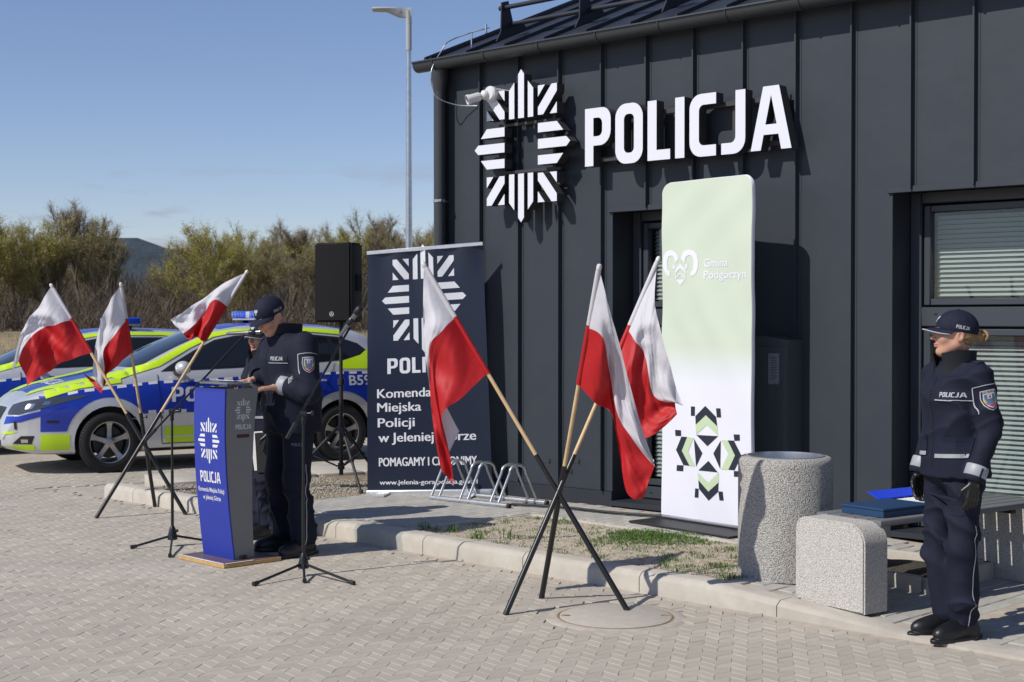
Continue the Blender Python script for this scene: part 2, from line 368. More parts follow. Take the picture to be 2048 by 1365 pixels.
# plaza: a bed of joint sand with interlocking I-shaped pavers on it
CM = on_z(1231,1233)                        # manhole centre
pl=thing('plaza_paving','plaza of interlocking sandy concrete pavers','paving',(0,0,0)); del pl['category']; tag(pl,kind='structure')
base=MB(); base.add([(-40,-10,-.007),(14,-10,-.007),(14,26,-.007),(-40,26,-.007)],[(0,1,2,3)]); base.build('sand_bed',mat_sand,pl)
E1=Vector((.985,-.172,0)); E2=Vector((.172,.985,0)); PW=.147; PH=.092; PA=.066   # wavy rows: period, row spacing, wave height
def paver_shape(sg,e=.001,b=.0036):
    # one wave of a row between two parallel zigzag joints; sg turns the wave over
    def ring(k,kw):
        h=PH/2-k*1.25; w=PW/2-kw; a=PA/2*sg
        return [(-w,-h+a),(0,-h-a),(w,-h+a),(w,h+a),(0,h-a),(-w,h+a)]
    o=ring(e,.0006); i=ring(e+b,.0012); n=6
    P=[(u,v,0) for u,v in i]+[(u,v,-.0026) for u,v in o]+[(u,v,-.012) for u,v in o]
    f=[(0,1,4,5),(1,2,3,4)]+[(n+k,n+(k+1)%n,(k+1)%n,k) for k in range(n)]+[(2*n+k,2*n+(k+1)%n,n+(k+1)%n,n+k) for k in range(n)]
    return P,f
PVS=[paver_shape(1)[0],paver_shape(-1)[0]]; PF=paver_shape(1)[1]
def frame_m(o,X,Y):
    Z=Vector((0,0,1)); m=Matrix.Identity(4)
    for i in range(3): m[i][0]=X[i]; m[i][1]=Y[i]; m[i][2]=Z[i]; m[i][3]=o[i]
    return m
STRIP_P=Vector((-1.69,14.13,0)); STRIP_D=Vector((.866,.5,0)); STRIP_N=Vector((-.5,.866,0))
spots=[]
for i in range(-75,60):
    for j in range(-80,95):
        p=Vector((-1,10,0))+E1*(i*PW+(j%2)*PW/2)+E2*(j*PH); s,n=Ks(p)
        if p.y<5.2 or p.y>17 or abs(p.x)>.37*p.y+.35: continue
        if n>-.1 and s>-.1: continue
        if n>-.1 and (p-STRIP_P).dot(STRIP_N)>-.1: 
            if (p-STRIP_P).dot(STRIP_N)<1.3: continue
        if (p-CM).length<.39: continue
        spots.append((p.y,s,n,p,j%2))
spots.sort(key=lambda q:q[0])
def inview(p):
    x=1024+F*p.x/p.y; y=HZ+F*EYE/p.y; return -20<x<2068 and y<1375
vis=[q for q in spots if inview(q[3])]; near=set(id(q) for q in vis[:300])
pme=[]
for PV in PVS:
    me=bpy.data.meshes.new('paver'); me.from_pydata(PV,[],PF); me.materials.append(mat_paver); me.update(); pme.append(me)
rest_v=[];rest_f=[];rest_r=[]
def jig(): return random.uniform(-.0012,.0012)
for q in spots:
    p=q[3]; PV=PVS[q[4]]; dz=jig(); a=random.uniform(-.006,.006)
    X=E1*math.cos(a)+E2*math.sin(a); Y=E2*math.cos(a)-E1*math.sin(a)
    if id(q) in near:
        o=link(bpy.data.objects.new('paver',pme[q[4]]),pl); o.matrix_local=frame_m(p+Vector((0,0,dz)),X,Y)
    else:
        b=len(rest_v); tl=(random.uniform(-.006,.006),random.uniform(-.006,.006))
        rest_v+=[tuple(p+X*u+Y*v+Vector((0,0,z+dz+tl[0]*u+tl[1]*v))) for u,v,z in PV]; rest_f+=[tuple(k+b for k in f) for f in PF]; rest_r+=[random.random()]*len(PV)
o=mesh_obj('paver_field',rest_v,rest_f,mat_paver_s,pl); tag(o,kind='stuff')
at=o.data.attributes.new('rnd','FLOAT','POINT'); at.data.foreach_set('value',rest_r)
# kerb stones, one metre each, chamfered front edge
kb=thing('kerb','pale concrete kerb in front of the bed','kerb',tuple(K0)); del kb['category']; tag(kb,kind='structure')
s=-.15; first=True
while s<13:
    L_=1.0 if not first else .52
    first=False; s1=s+L_-.006; m=MB(); rows=[]
    for k in range(5):
        ss=lerp(s,s1,k/4); h=kz(ss); c=.03*min(1,h/.1); dn=.0 
        rows.append([Kp(ss,0,-.06),Kp(ss,.0,max(h-c,.004)*.92-.0),Kp(ss,.008,h-c*.8),Kp(ss,.03,h-.004),Kp(ss,.045,h),Kp(ss,.15,h),Kp(ss,.15,-.06)])
    m.sheet(rows); n0=len(rows[0]); m.f+=[tuple(reversed(range(n0))),tuple(range(4*n0,5*n0))]; m.m+=[0,0]
    m.f=[tuple(reversed(q)) for q in m.f]
    m.build('kerb_stone',mat_kerb,kb,35); s+=L_
# left return of the kerb and the edge stones of the bed along the parking strip
def edge_stones(parent,p0,p1,w_,top,bot,step=1.0,name='edge_stone',mat=mat_kerb):
    d=(p1-p0); Ln=d.length; d.normalize(); nn=Vector((-d.y,d.x,0)); c=0
    while c<Ln-.02:
        e=min(c+step,Ln); m=MB(); a=p0+d*c; b=p0+d*(e-.006); o_=nn*w_
        m.bbox((a+b)/2+o_/2+Vector((0,0,(top+bot)/2)),((b-a).length,w_,top-bot),.012,2,X=d,Y=nn); m.build(name,mat,parent,35); c=e
# walks: small rectangular pavers laid level with the kerb
wk=thing('sidewalk','grey paved walk between kerb and building','walk',tuple(Kp(3,1))); del wk['category']; tag(wk,kind='structure')
def wall_n(s):                                # how far in the wall stands at s
    # solve Kp(s,n) on the wall line
    p=Kp(s,0); return (B0-p).dot(BN)/KN.dot(BN)
rp=MB(); e=.0015; bb=.004
o_=[(-.1+e,-.05+e),(.1-e,-.05+e),(.1-e,.05-e),(-.1+e,.05-e)]; i_=[(-.1+e+bb,-.05+e+bb),(.1-e-bb,-.05+e+bb),(.1-e-bb,.05-e-bb),(-.1+e+bb,.05-e-bb)]
RV=[(*q,0) for q in i_]+[(*q,-.004) for q in o_]+[(*q,-.012) for q in o_]
RF=[(0,1,2,3)]+[(4+k,4+(k+1)%4,(k+1)%4,k) for k in range(4)]+[(8+k,8+(k+1)%4,4+(k+1)%4,4+k) for k in range(4)]
me2=bpy.data.meshes.new('paver'); me2.from_pydata(RV,[],RF); me2.materials.append(mat_walk); me2.update()
HOLE=on_z(1805,1143,.09); 
wspots=[]
for i in range(20,140):
    for j in range(0,60):
        # long side along n on the walk, along s elsewhere
        s=i*.1+.05; n=.15+j*.2+(i%2)*.1+.0
        if n-.1<.15: continue
        p=Kp(s,n)
        if (p-B0).dot(BN)<.11 and s>2.4: continue
        if (p-STRIP_P).dot(STRIP_N)>-.08: continue
        if s<2.2: continue
        if s>4.08 and s<6.95 and n<1.43: continue
        if n>7: continue
        q=Ks(p); hs,hn=Ks(HOLE)
        if abs(s-hs)<.42 and abs(n-hn)<.42: continue
        wspots.append((p.y,s,n,p))
wspots.sort(key=lambda q:q[0]); near=set(); c=0
for q in wspots:
    x=1024+F*q[3].x/q[3].y
    if -10<x<2060 and c<300: near.add(id(q)); c+=1
rv=[];rf=[];rr=[]
for q in wspots:
    _,s,n,p=q; sl=(kz(s+.05)-kz(s-.05))/.1; z=kz(s)-.002+jig()*.7
    X=(KN+Vector((0,0,random.uniform(-.004,.004)))).normalized(); Y=(KA*-1+Vector((0,0,-sl))).normalized()
    if id(q) in near:
        o=link(bpy.data.objects.new('paver',me2),wk); o.matrix_local=frame_m(p+Vector((0,0,z))-wk.location,X,Y)
    else:
        b=len(rv); rv+=[tuple(p+X*u+Y*v+Vector((0,0,z+zz))) for u,v,zz in RV]; rf+=[tuple(k+b for k in f) for f in RF]; rr+=[random.random()]*len(RV)
o=mesh_obj('paver_field',rv,rf,mat_walk_s,wk); tag(o,kind='stuff'); at=o.data.attributes.new('rnd','FLOAT','POINT'); at.data.foreach_set('value',rr)
# bedding under the walk and under the beds, following the falling kerb
def zone(name,s0,s1,n0,nf,dz,mat,parent=None,ns=24):
    rows=[]
    for k in range(ns+1):
        s=lerp(s0,s1,k/ns); n1=nf(s); rows.append([Kp(s,lerp(n0,n1,j/8),kz(s)+dz) for j in range(9)])
    m=MB(); m.sheet(rows); m.f=[tuple(reversed(q)) for q in m.f]; return m.build(name,mat,parent)
def strip_n(s):
    p=Kp(s,0); return (STRIP_P-p).dot(STRIP_N)/KN.dot(STRIP_N)
zone('sand_bed',2.2,13,.15,lambda s:min(max(strip_n(s),.3),7) if s<2.7 else min(wall_n(s)+.02,7.0),-.0085,mat_sand,wk)
# strip of pale slabs along the parking bays
st=thing('parking_strip','pale concrete slab strip along the parking bays','strip',tuple(STRIP_P)); del st['category']; tag(st,kind='structure')
for k in range(-4,9):
    c=STRIP_P+STRIP_D*(k*.5)+STRIP_N*.42
    if (c-K0).dot(KN)<.45: continue
    m=MB(); m.bbox(c+Vector((0,0,.055)),(.494,.83,.15),.01,2,X=STRIP_D,Y=STRIP_N); m.build('slab',mat_kerb,st,35)
# beds
b1=MB(); pts=[]
rows=[]
for k in range(15):
    s=lerp(.18,2.19,k/14); n1=max(strip_n(s),.16); rows.append([Kp(s,lerp(.15,n1,j/6),.098+.012*math.sin(3*s+j)*(0<j<6)) for j in range(7)])
b1.sheet(rows); b1.f=[tuple(reversed(q)) for q in b1.f]; b1=b1.build('gravel_bed',mat_soil,smooth=180); tag(b1,kind='structure')
bd=MB(); rows=[]
for k in range(40):
    s=lerp(4.085,6.95,k/39); rows.append([Kp(s,lerp(.15,1.33,j/16),.10+.014*math.sin(5*s)*math.sin(7*j/16*2.2)+random.uniform(-.005,.005)-(0 if 0<j<16 else .0)) for j in range(17)])
bd.sheet(rows); bd.f=[tuple(reversed(q)) for q in bd.f]; b2=bd.build('planting_bed',mat_soil,smooth=180); tag(b2,kind='structure')
edge=thing('bed_edging','thin concrete edging between bed and walk','edging',tuple(Kp(4.08,1))); del edge['category']; tag(edge,kind='structure')
edge_stones(edge,Kp(4.07,.152),Kp(4.07,1.40),.05,.126,0.02)
edge_stones(edge,Kp(4.13,1.34),Kp(6.95,1.34),.06,.124,0.02)
# straw and stones lying on the beds, and grass
mat_straw=M('dry_straw',(.50,.42,.27),.9,rnd=.25,attr=True,var=.1)
mat_stone=M('small_stones',(.34,.31,.27),.9,rnd=.35,attr=True,var=.1)
mat_grass=M('grass_blades',(.085,.165,.028),.6,rnd=.45,attr=True,var=.2,trans=.25)
def scatter_straw(name,fn,N,lmin,lmax,mat,lab,up=.012):
    v=[];f=[];r_=[]
    for _ in range(N):
        p=fn(); a=random.uniform(0,6.28); L_=random.uniform(lmin,lmax); w_=random.uniform(.0012,.0028); d=Vector((math.cos(a),math.sin(a),random.uniform(-.15,.35))); q=Vector((-d.y,d.x,0))*w_
        z=Vector((0,0,random.uniform(.001,up))); b=len(v); v+=[tuple(p+z-q),tuple(p+z+q),tuple(p+z+d*L_+q*.6),tuple(p+z+d*L_-q*.6)]; f.append((b,b+1,b+2,b+3)); r_+=[random.random()]*4
    o=mesh_obj(name,v,f,mat); tag(o,label=lab,cat='ground cover',kind='stuff'); at=o.data.attributes.new('rnd','FLOAT','POINT'); at.data.foreach_set('value',r_); return o
def in_b1():
    while True:
        s=random.uniform(.25,2.18); n=random.uniform(.17,1.9)
        if n<strip_n(s)-.03: return Kp(s,n,.1)
def in_b2(): return Kp(random.uniform(4.15,6.93),random.uniform(.17,1.31),.105)
scatter_straw('dry_straw',in_b2,9000,.015,.06,mat_straw,'dry straw and dead grass lying over the bed by the green banner')
scatter_straw('dry_straw',in_b1,5000,.012,.05,mat_straw,'dry straw lying over the gravel bed behind the lectern')
def pebbles(name,fn,N,lab):
    v=[];f=[];r_=[]
    for _ in range(N):
        p=fn(); k=random.uniform(.004,.014); b=len(v); c=random.random()
        for (x,y,z) in ((1,0,0),(0,1,0),(-1,0,0),(0,-1,0),(0,0,.8),(0,0,-.6)): v.append((p.x+k*x*random.uniform(.7,1.2),p.y+k*y*random.uniform(.7,1.2),p.z+k*z+.003)); r_.append(c)
        f+=[(b+a,b+(a+1)%4,b+4) for a in range(4)]+[(b+(a+1)%4,b+a,b+5) for a in range(4)]
    o=mesh_obj(name,v,f,mat_stone,smooth=180); tag(o,label=lab,cat='gravel',kind='stuff'); at=o.data.attributes.new('rnd','FLOAT','POINT'); at.data.foreach_set('value',r_)
pebbles('gravel',in_b2,3500,'small stones scattered in the bed by the green banner'); pebbles('gravel',in_b1,4500,'small stones in the gravel bed behind the lectern')
def grass(name,lab,clumps):
    v=[];f=[];r_=[]
    for (c,rad,N,hh) in clumps:
        for _ in range(N):
            a=random.uniform(0,6.28); rr_=rad*math.sqrt(random.random()); p=c+Vector((math.cos(a)*rr_,math.sin(a)*rr_,0)); h=hh*random.uniform(.45,1.1)*(1-.4*rr_/rad)
            b=random.uniform(0,6.28); d=Vector((math.cos(b),math.sin(b),0)); wv=Vector((-d.y,d.x,0))*random.uniform(.0018,.0035); ln=h*random.uniform(.2,.8); k=len(v); cc=random.random()
            m_=p+d*ln*.35+Vector((0,0,h*.65)); t_=p+d*ln+Vector((0,0,h*random.uniform(.8,1)))
            v+=[tuple(p-wv),tuple(p+wv),tuple(m_+wv*.8),tuple(m_-wv*.8),tuple(t_)]; f+=[(k,k+1,k+2,k+3),(k+3,k+2,k+4)]; r_+=[cc]*5
    o=mesh_obj(name,v,f,mat_grass); tag(o,label=lab,cat='grass',kind='stuff'); at=o.data.attributes.new('rnd','FLOAT','POINT'); at.data.foreach_set('value',r_)
cl=[]
for (x,y,rad,N,h) in [(1290,1075,.26,1900,.06),(1335,1083,.28,1500,.055),(1240,1085,.2,900,.05),(1380,1075,.16,500,.05),(1260,1100,.15,250,.04),(1130,1046,.12,160,.05),(1180,1090,.12,160,.04),(1060,1080,.12,120,.05),(1410,1090,.12,140,.05),(1450,1105,.12,160,.05),(1440,1140,.12,160,.055),(1380,1140,.1,110,.05),(1460,1160,.1,130,.06),(1335,1125,.08,60,.06),(960,1078,.12,60,.06)]:
    cl.append((on_z(x,y,.1),rad,N,h))
for (x,y,N,h) in [(848,1062,36,.11),(905,1068,40,.13),(955,1082,26,.12),(1015,1082,18,.15),(1125,1112,14,.07),(1330,1140,16,.1),(870,1063,22,.07),(1195,1120,30,.06),(1350,1150,26,.07)]:
    cl.append((on_z(x,y,.1),.05,N,h))
for _ in range(150): cl.append((in_b2(),.06,random.randint(8,26),random.uniform(.025,.055)))
grass('grass','short green grass tufts growing in the bed by the green banner',cl)
# manhole cover in the plaza
mh=thing('manhole_cover','round concrete manhole cover with rusty ring set in the plaza','manhole',tuple(CM))
mat_lid=M('lid_concrete',(.41,.375,.325),.88,var=.08,vs=14,bump=.4,bs=260); mat_rust=M('rusty_iron',(.26,.17,.09),.9,var=.5,vs=30,bump=.6,bs=150)
m=MB(); m.lathe([(.312,-.02),(.312,.002),(.308,.004),(0,.004)],CM,48); m.build('lid',mat_lid,mh,30)
m=MB(); m.lathe([(.316,-.02),(.316,.001),(.321,.002),(.326,.001),(.326,-.02)],CM,48); m.build('ring',mat_rust,mh,30)
m=MB(); m.lathe([(.327,-.02),(.327,.0),(.385,.0),(.40,-.01)],CM,48); m.build('mortar_collar',M('collar_sand',(.40,.36,.305),.95,var=.15,vs=12,bump=.5,bs=150),mh,60)
for sg in (-1,1):
    m=MB(); m.bbox(CM+Vector((sg*.277,0,.0045)),(.05,.022,.006),.002); m.build('lifting_slot',mat_rust,mh)
# tree pit with concrete edging and dark soil behind the bench
hs,hn=Ks(HOLE); tp=thing('tree_pit','square concrete edged planting pit with dark soil behind the bench','tree pit',tuple(Kp(hs,hn,kz(hs))))
for (a,b,c,d) in ((-.40,-.40,.40,-.40),(.40,-.40,.40,.40),(.40,.40,-.40,.40),(-.40,.40,-.40,-.40)):
    edge_stones(tp,Kp(hs+a,hn+b),Kp(hs+c,hn+d),.06,kz(hs)+.07,-.04,1.0,'edging_stone')
m=MB(); m.lathe([(.33,kz(hs)+.0),(.31,kz(hs)+.02),(.2,kz(hs)+.05),(0,kz(hs)+.06)],Kp(hs,hn),28); m.f=[tuple(q) for q in m.f]; m.build('soil',M('dark_soil',(.06,.05,.035),.95,var=.4,vs=30,bump=1,bs=80,dist=.02),tp,180)
# ================================================================== BUILDING
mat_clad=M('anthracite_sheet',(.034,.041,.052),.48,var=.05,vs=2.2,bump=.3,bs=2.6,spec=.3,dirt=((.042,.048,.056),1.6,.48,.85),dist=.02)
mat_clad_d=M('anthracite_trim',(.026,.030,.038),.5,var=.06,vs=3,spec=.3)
mat_frame=M('window_frame',(.040,.046,.058),.4,var=.04,vs=4)
mat_roof=M('roof_sheet',(.020,.023,.030),.42,var=.08,vs=2)
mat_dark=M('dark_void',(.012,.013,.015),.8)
mat_slat=M('blind_slat',(.39,.42,.415),.5,var=.05,vs=3)
bl=thing('police_station','single storey police station clad in anthracite standing seam sheet','building',tuple(Bp(0,0,0)))
T0,T1=-1.914,9.9; ZT=3.93; ZB=.24
OPEN=[(0.0,1.19,2.55,.17),(2.485,4.75,2.56,.17)]        # window recesses: t0,t1,top,sill
seams=[T0+.455*k for k in range(27)]
def rects(t0,t1):
    cuts=[t0,t1]+[x for (a,b,_,_) in OPEN for x in (a,b) if t0<x<t1]; cuts=sorted(cuts); out=[]
    for a,b in zip(cuts,cuts[1:]):
        if b-a<.004: continue
        mid=(a+b)/2; op=[o for o in OPEN if o[0]<mid<o[1]]
        out.append((a,b,op[0][2] if op else ZB,ZT))
    return out
for k,(a,b) in enumerate(zip(seams,seams[1:])):
    for (c,d,z0,z1) in rects(a,b):
        m=MB(); m.hexa([Bp(c,-.02,z0),Bp(d,-.02,z0),Bp(d,0,z0),Bp(c,0,z0),Bp(c,-.02,z1),Bp(d,-.02,z1),Bp(d,0,z1),Bp(c,0,z1)])
        m.f=[tuple(reversed(q)) for q in m.f]; p=m.build('wall_panel',mat_clad,bl)
        if abs(c-a)<1e-6:                     # the panel carries the upstand on its left edge
            def rib(x0,x1,d0,d1): 
                mm=MB(); mm.hexa([Bp(x0,d0,z0),Bp(x1,d0,z0),Bp(x1,d1,z0),Bp(x0,d1,z0),Bp(x0,d0,z1-.003),Bp(x1,d0,z1-.003),Bp(x1,d1,z1-.003),Bp(x0,d1,z1-.003)]); mm.f=[tuple(reversed(q)) for q in mm.f]; return mm
            rib(c-.006,c+.006,-.001,.046).build('seam',mat_clad,p)
            rib(c+.0062,c+.03,-.001,.004).build('seam_foot',mat_clad,p)
# plinth
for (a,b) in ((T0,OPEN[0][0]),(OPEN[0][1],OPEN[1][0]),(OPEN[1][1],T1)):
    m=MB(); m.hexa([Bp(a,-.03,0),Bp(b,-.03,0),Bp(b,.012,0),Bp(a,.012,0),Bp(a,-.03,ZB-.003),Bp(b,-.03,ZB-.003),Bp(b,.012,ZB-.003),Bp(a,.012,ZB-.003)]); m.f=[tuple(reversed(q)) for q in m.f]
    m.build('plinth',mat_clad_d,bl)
# side, rear and roof closure
m=MB(); m.hexa([Bp(T0,-8,0),Bp(T1,-8,0),Bp(T1,-.9,0),Bp(T0,-.9,0),Bp(T0,-8,ZT),Bp(T1,-8,ZT),Bp(T1,-.9,ZT),Bp(T0,-.9,ZT)]); m.f=[tuple(reversed(q)) for q in m.f]; m.build('core_wall',mat_clad_d,bl)
for tt,s_ in ((T0+.01,1),(T1-.02,-1)):
    m=MB(); m.hexa([Bp(tt,-1,0),Bp(tt+.01,-1,0),Bp(tt+.01,-.022,0),Bp(tt,-.022,0),Bp(tt,-1,ZT),Bp(tt+.01,-1,ZT),Bp(tt+.01,-.022,ZT),Bp(tt,-.022,ZT)]); m.build('end_wall',mat_clad,bl)
# windows deep in their recesses
RD=.30
for wi,(a,b,zt,zs) in enumerate(OPEN):
    wn=thing('w','','') if False else bpy.data.objects.new('window',None); link(wn,bl); wn.location=Bp((a+b)/2,-RD,zs)-bl.location
    def bx(name,t0,t1,d0,d1,z0,z1,mat,par=wn,bev=.004):
        m=MB(); c=Bp((t0+t1)/2,(d0+d1)/2,(z0+z1)/2); m.bbox(c,(t1-t0,abs(d1-d0),z1-z0),min(bev,abs(d1-d0)/3,(t1-t0)/3,(z1-z0)/3),1,X=BT,Y=BN); return m.build(name,mat,par,40)
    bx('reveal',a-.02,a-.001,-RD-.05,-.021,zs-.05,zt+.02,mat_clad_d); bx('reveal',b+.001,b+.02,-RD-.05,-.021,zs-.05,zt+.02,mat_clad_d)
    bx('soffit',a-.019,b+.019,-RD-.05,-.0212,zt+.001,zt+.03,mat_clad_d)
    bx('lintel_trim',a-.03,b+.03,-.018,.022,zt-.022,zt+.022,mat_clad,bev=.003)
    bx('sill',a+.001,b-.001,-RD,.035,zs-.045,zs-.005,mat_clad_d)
    fw=.085; zm=1.60                           # transom height
    fr=[('frame',a,a+fw,zs,zt),('frame',b-fw,b,zs,zt),('frame',a+fw+.001,b-fw-.001,zt-fw,zt),('frame',a+fw+.001,b-fw-.001,zs,zs+.10),('transom',a+fw+.001,b-fw-.001,zm,zm+.14)]
    for nm,t0,t1,z0,z1 in fr: bx(nm,t0,t1,-RD-.04,-RD+.03,z0,z1,mat_frame,bev=.008)
    mid=[] if b-a<1.5 else [(a+b)/2]
    lights=[]; xs_=[a+fw]+mid+[b-fw]
    for x0,x1 in zip(xs_,xs_[1:]):
        lights+=[(x0+(.03 if x0!=a+fw else 0),x1-(.03 if x1!=b-fw else 0),zm+.14,zt-fw),(x0+(.03 if x0!=a+fw else 0),x1-(.03 if x1!=b-fw else 0),zs+.10,zm)]
    for x in mid: bx('mullion',x-.028,x+.028,-RD-.04,-RD+.028,zs+.101,zt-fw-.001,mat_frame)
    for (x0,x1,z0,z1) in lights:
        sf=.062
        for q in ((x0+.012,x0+sf,z0+.012,z1-.012),(x1-sf,x1-.012,z0+.012,z1-.012),(x0+sf+.001,x1-sf-.001,z1-sf,z1-.012),(x0+sf+.001,x1-sf-.001,z0+.012,z0+sf)):
            bx('sash',q[0],q[1],-RD-.05,-RD+.012,q[2],q[3],mat_frame,bev=.006)
        bx('drain_cap',x0+.10,x0+.125,-RD+.03,-RD+.034,z0-.055,z0-.043,mat_dark,bev=.001)
        gx0,gx1,gz0,gz1=x0+sf+.001,x1-sf-.001,z0+sf+.001,z1-sf-.001
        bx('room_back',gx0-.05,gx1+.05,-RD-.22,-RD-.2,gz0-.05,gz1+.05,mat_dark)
        z=gz0+.03; first=None                 # each slat of the blind
        while z<gz1-.01:
            if first is None:
                m=MB(); c=Bp((gx0+gx1)/2,-RD-.09,z); tl=R(52); Y=(BN*math.cos(tl)+Vector((0,0,-math.sin(tl)))).normalized(); Z=BT.cross(Y).normalized()
                rows=[]
                for q in range(5):
                    u=(q-2)/4*.038; bow=.003*(1-(q-2)**2/4)
                    rows.append([c+BT*x+Y*u+Z*bow for x in (-(gx1-gx0)/2+.004,(gx1-gx0)/2-.004)])
                m.sheet(rows); first=m.build('blind_slat',mat_slat,wn,180); zf=z
            else:
                o=bpy.data.objects.new('blind_slat',first.data); link(o,wn); o.location=(0,0,z-zf)
            z+=.034
        bx('glass_pane',gx0,gx1,-RD-.028,-RD-.022,gz0,gz1,glass('window_glass',(.88,.91,.90)),bev=.001)
# eaves: fascia, gutter, roof
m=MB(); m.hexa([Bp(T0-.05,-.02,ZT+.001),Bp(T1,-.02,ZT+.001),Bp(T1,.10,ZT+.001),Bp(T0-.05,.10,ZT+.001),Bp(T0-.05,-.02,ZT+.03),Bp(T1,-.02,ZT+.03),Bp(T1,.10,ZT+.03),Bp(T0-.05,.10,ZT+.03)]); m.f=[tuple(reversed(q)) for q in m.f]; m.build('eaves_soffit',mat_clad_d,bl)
TP=.413
def Rp(t,i,h=0): return Bp(t,.12-i, ZT+.06+i*TP)+Vector((0,0,h))      # i = how far up the slope, in plan
gm=MB(); rows=[]
gc_d,gc_z,gr=.155,ZT+.035,.075
ta=[T0-.20+ (T1-T0+.2)*k/30 for k in range(31)]
prof=[(gr+.004)*1.0]
pr=[(gr*math.cos(a),gr*math.sin(a)) for a in [R(180+180*k/12) for k in range(13)]]
pr=[(-gr,.03)]+pr+[(gr,.012),(gr+.012,.016),(gr+.014,.004)]+[(( gr-.005)*math.cos(a),(gr-.005)*math.sin(a)) for a in [R(360-180*k/12) for k in range(13)]]
gm.sheet([[Bp(t,gc_d+u,gc_z+v) for u,v in pr] for t in ta]); 
gt=gm.build('gutter',M('gutter_sheet',(.035,.040,.043),.36,var=.06,vs=3),bl,50)
m=MB(); m.add([Bp(T0-.2005,gc_d+u,gc_z+v) for u,v in pr[1:14]],[tuple(range(13))]); m.build('gutter_end',MATS['gutter_sheet'],gt)
for k in range(17):
    t=T0+.05+k*.62; m=MB(); m.tube([Bp(t,gc_d+(gr+.004)*math.cos(a),gc_z+(gr+.004)*math.sin(a)) for a in [R(165+210*q/12) for q in range(13)]],.006,6); m.build('gutter_bracket',MATS['gutter_sheet'],gt,60)
rs=[T0-.12+.455*k for k in range(27)]
for a,b in zip(rs,rs[1:]):
    m=MB(); m.hexa([Rp(a,0,-.02),Rp(b-.002,0,-.02),Rp(b-.002,4.1,-.02),Rp(a,4.1,-.02),Rp(a,0,0),Rp(b-.002,0,0),Rp(b-.002,4.1,0),Rp(a,4.1,0)]); p=m.build('roof_panel',mat_roof,bl)
    m=MB(); m.hexa([Rp(a-.008,.03,0.0005),Rp(a+.008,.03,.0005),Rp(a+.008,4.1,.0005),Rp(a-.008,4.1,.0005),Rp(a-.008,.03,.035),Rp(a+.008,.03,.035),Rp(a+.008,4.1,.035),Rp(a-.008,4.1,.035)]); m.build('roof_seam',mat_roof,p)
m=MB(); m.hexa([Rp(rs[0]-.03,-.01,-.06),Rp(rs[0]-.008,-.01,-.06),Rp(rs[0]-.008,4.15,-.06),Rp(rs[0]-.03,4.15,-.06),Rp(rs[0]-.03,-.01,.045),Rp(rs[0]-.008,-.01,.045),Rp(rs[0]-.008,4.15,.045),Rp(rs[0]-.03,4.15,.045)]); m.build('verge_trim',mat_roof,bl)
m=MB(); m.hexa([Bp(T0-.1,.12-4.1,ZT),Bp(T1,.12-4.1,ZT),Bp(T1,.12-4.1-.02,ZT),Bp(T0-.1,.12-4.1-.02,ZT),Rp(T0-.1,4.1),Rp(T1,4.1),Rp(T1,4.12),Rp(T0-.1,4.12)]); m.build('ridge_closure',mat_roof,bl)
# snow guard: two tubes in brackets
sg_=bpy.data.objects.new('snow_guard',None); link(sg_,bl)
NN=Vector((0,0,1))
for k,(i_,h_) in enumerate(((.50,.13),(.42,.30))):
    m=MB(); m.tube([Rp(T0+.42-.03*k,i_,h_),Rp(T1-.3,i_,h_)],.021,10); m.build('tube',mat_roof,sg_,60)
for k in range(11):
    t=rs[1]+.12+k*.91; m=MB(); m.prism([(.30,.03),(.72,.03),(.66,.10),(.52,.15),(.46,.35),(.37,.36),(.36,.10)],lambda u,v,d:Rp(t+d,u,v),-.006,.006); m.build('bracket',mat_roof,sg_)
# solar panels higher on the roof
mat_pv=M('solar_glass',(.02,.03,.06),.08,spec=.6,coat=.5)
for k in range(7):
    a=.35+k*1.08; m=MB(); m.hexa([Rp(a,1.25,.10),Rp(a+1.05,1.25,.10),Rp(a+1.05,2.9,.10),Rp(a,2.9,.10),Rp(a,1.25,.14),Rp(a+1.05,1.25,.14),Rp(a+1.05,2.9,.14),Rp(a,2.9,.14)]); m.build('solar_panel',mat_pv,bl)
# downpipe with hopper and clamps
dp=bpy.data.objects.new('downpipe',None); link(dp,bl); dt=T0+.03
m=MB(); m.tube([Bp(dt,.11,.13),Bp(dt,.11,2.1)],.051,18); m.tube([Bp(dt,.11,2.07),Bp(dt,.11,3.72)],.0535,18); m.build('pipe',MATS['gutter_sheet'],dp,40)
m=MB(); m.lathe([(.053,3.70),(.06,3.74),(.075,3.82),(.078,ZT)],Bp(dt,.11,0),18); m.build('outlet',MATS['gutter_sheet'],dp,40)
for z in (.8,2.72): 
    m=MB(); m.lathe([(.054,z-.012),(.059,z-.012),(.059,z+.012),(.054,z+.012)],Bp(dt,.11,0),18); m.tube([Bp(dt,.05,z),Bp(dt+.0,-.0,z)],.008,8); m.bbox(Bp(dt+.045,.145,z),(.03,.02,.022),.003,X=BT,Y=BN); m.build('clamp',M('galvanised',(.50,.52,.54),.35,metal=.9,var=.15,vs=12),dp,40)
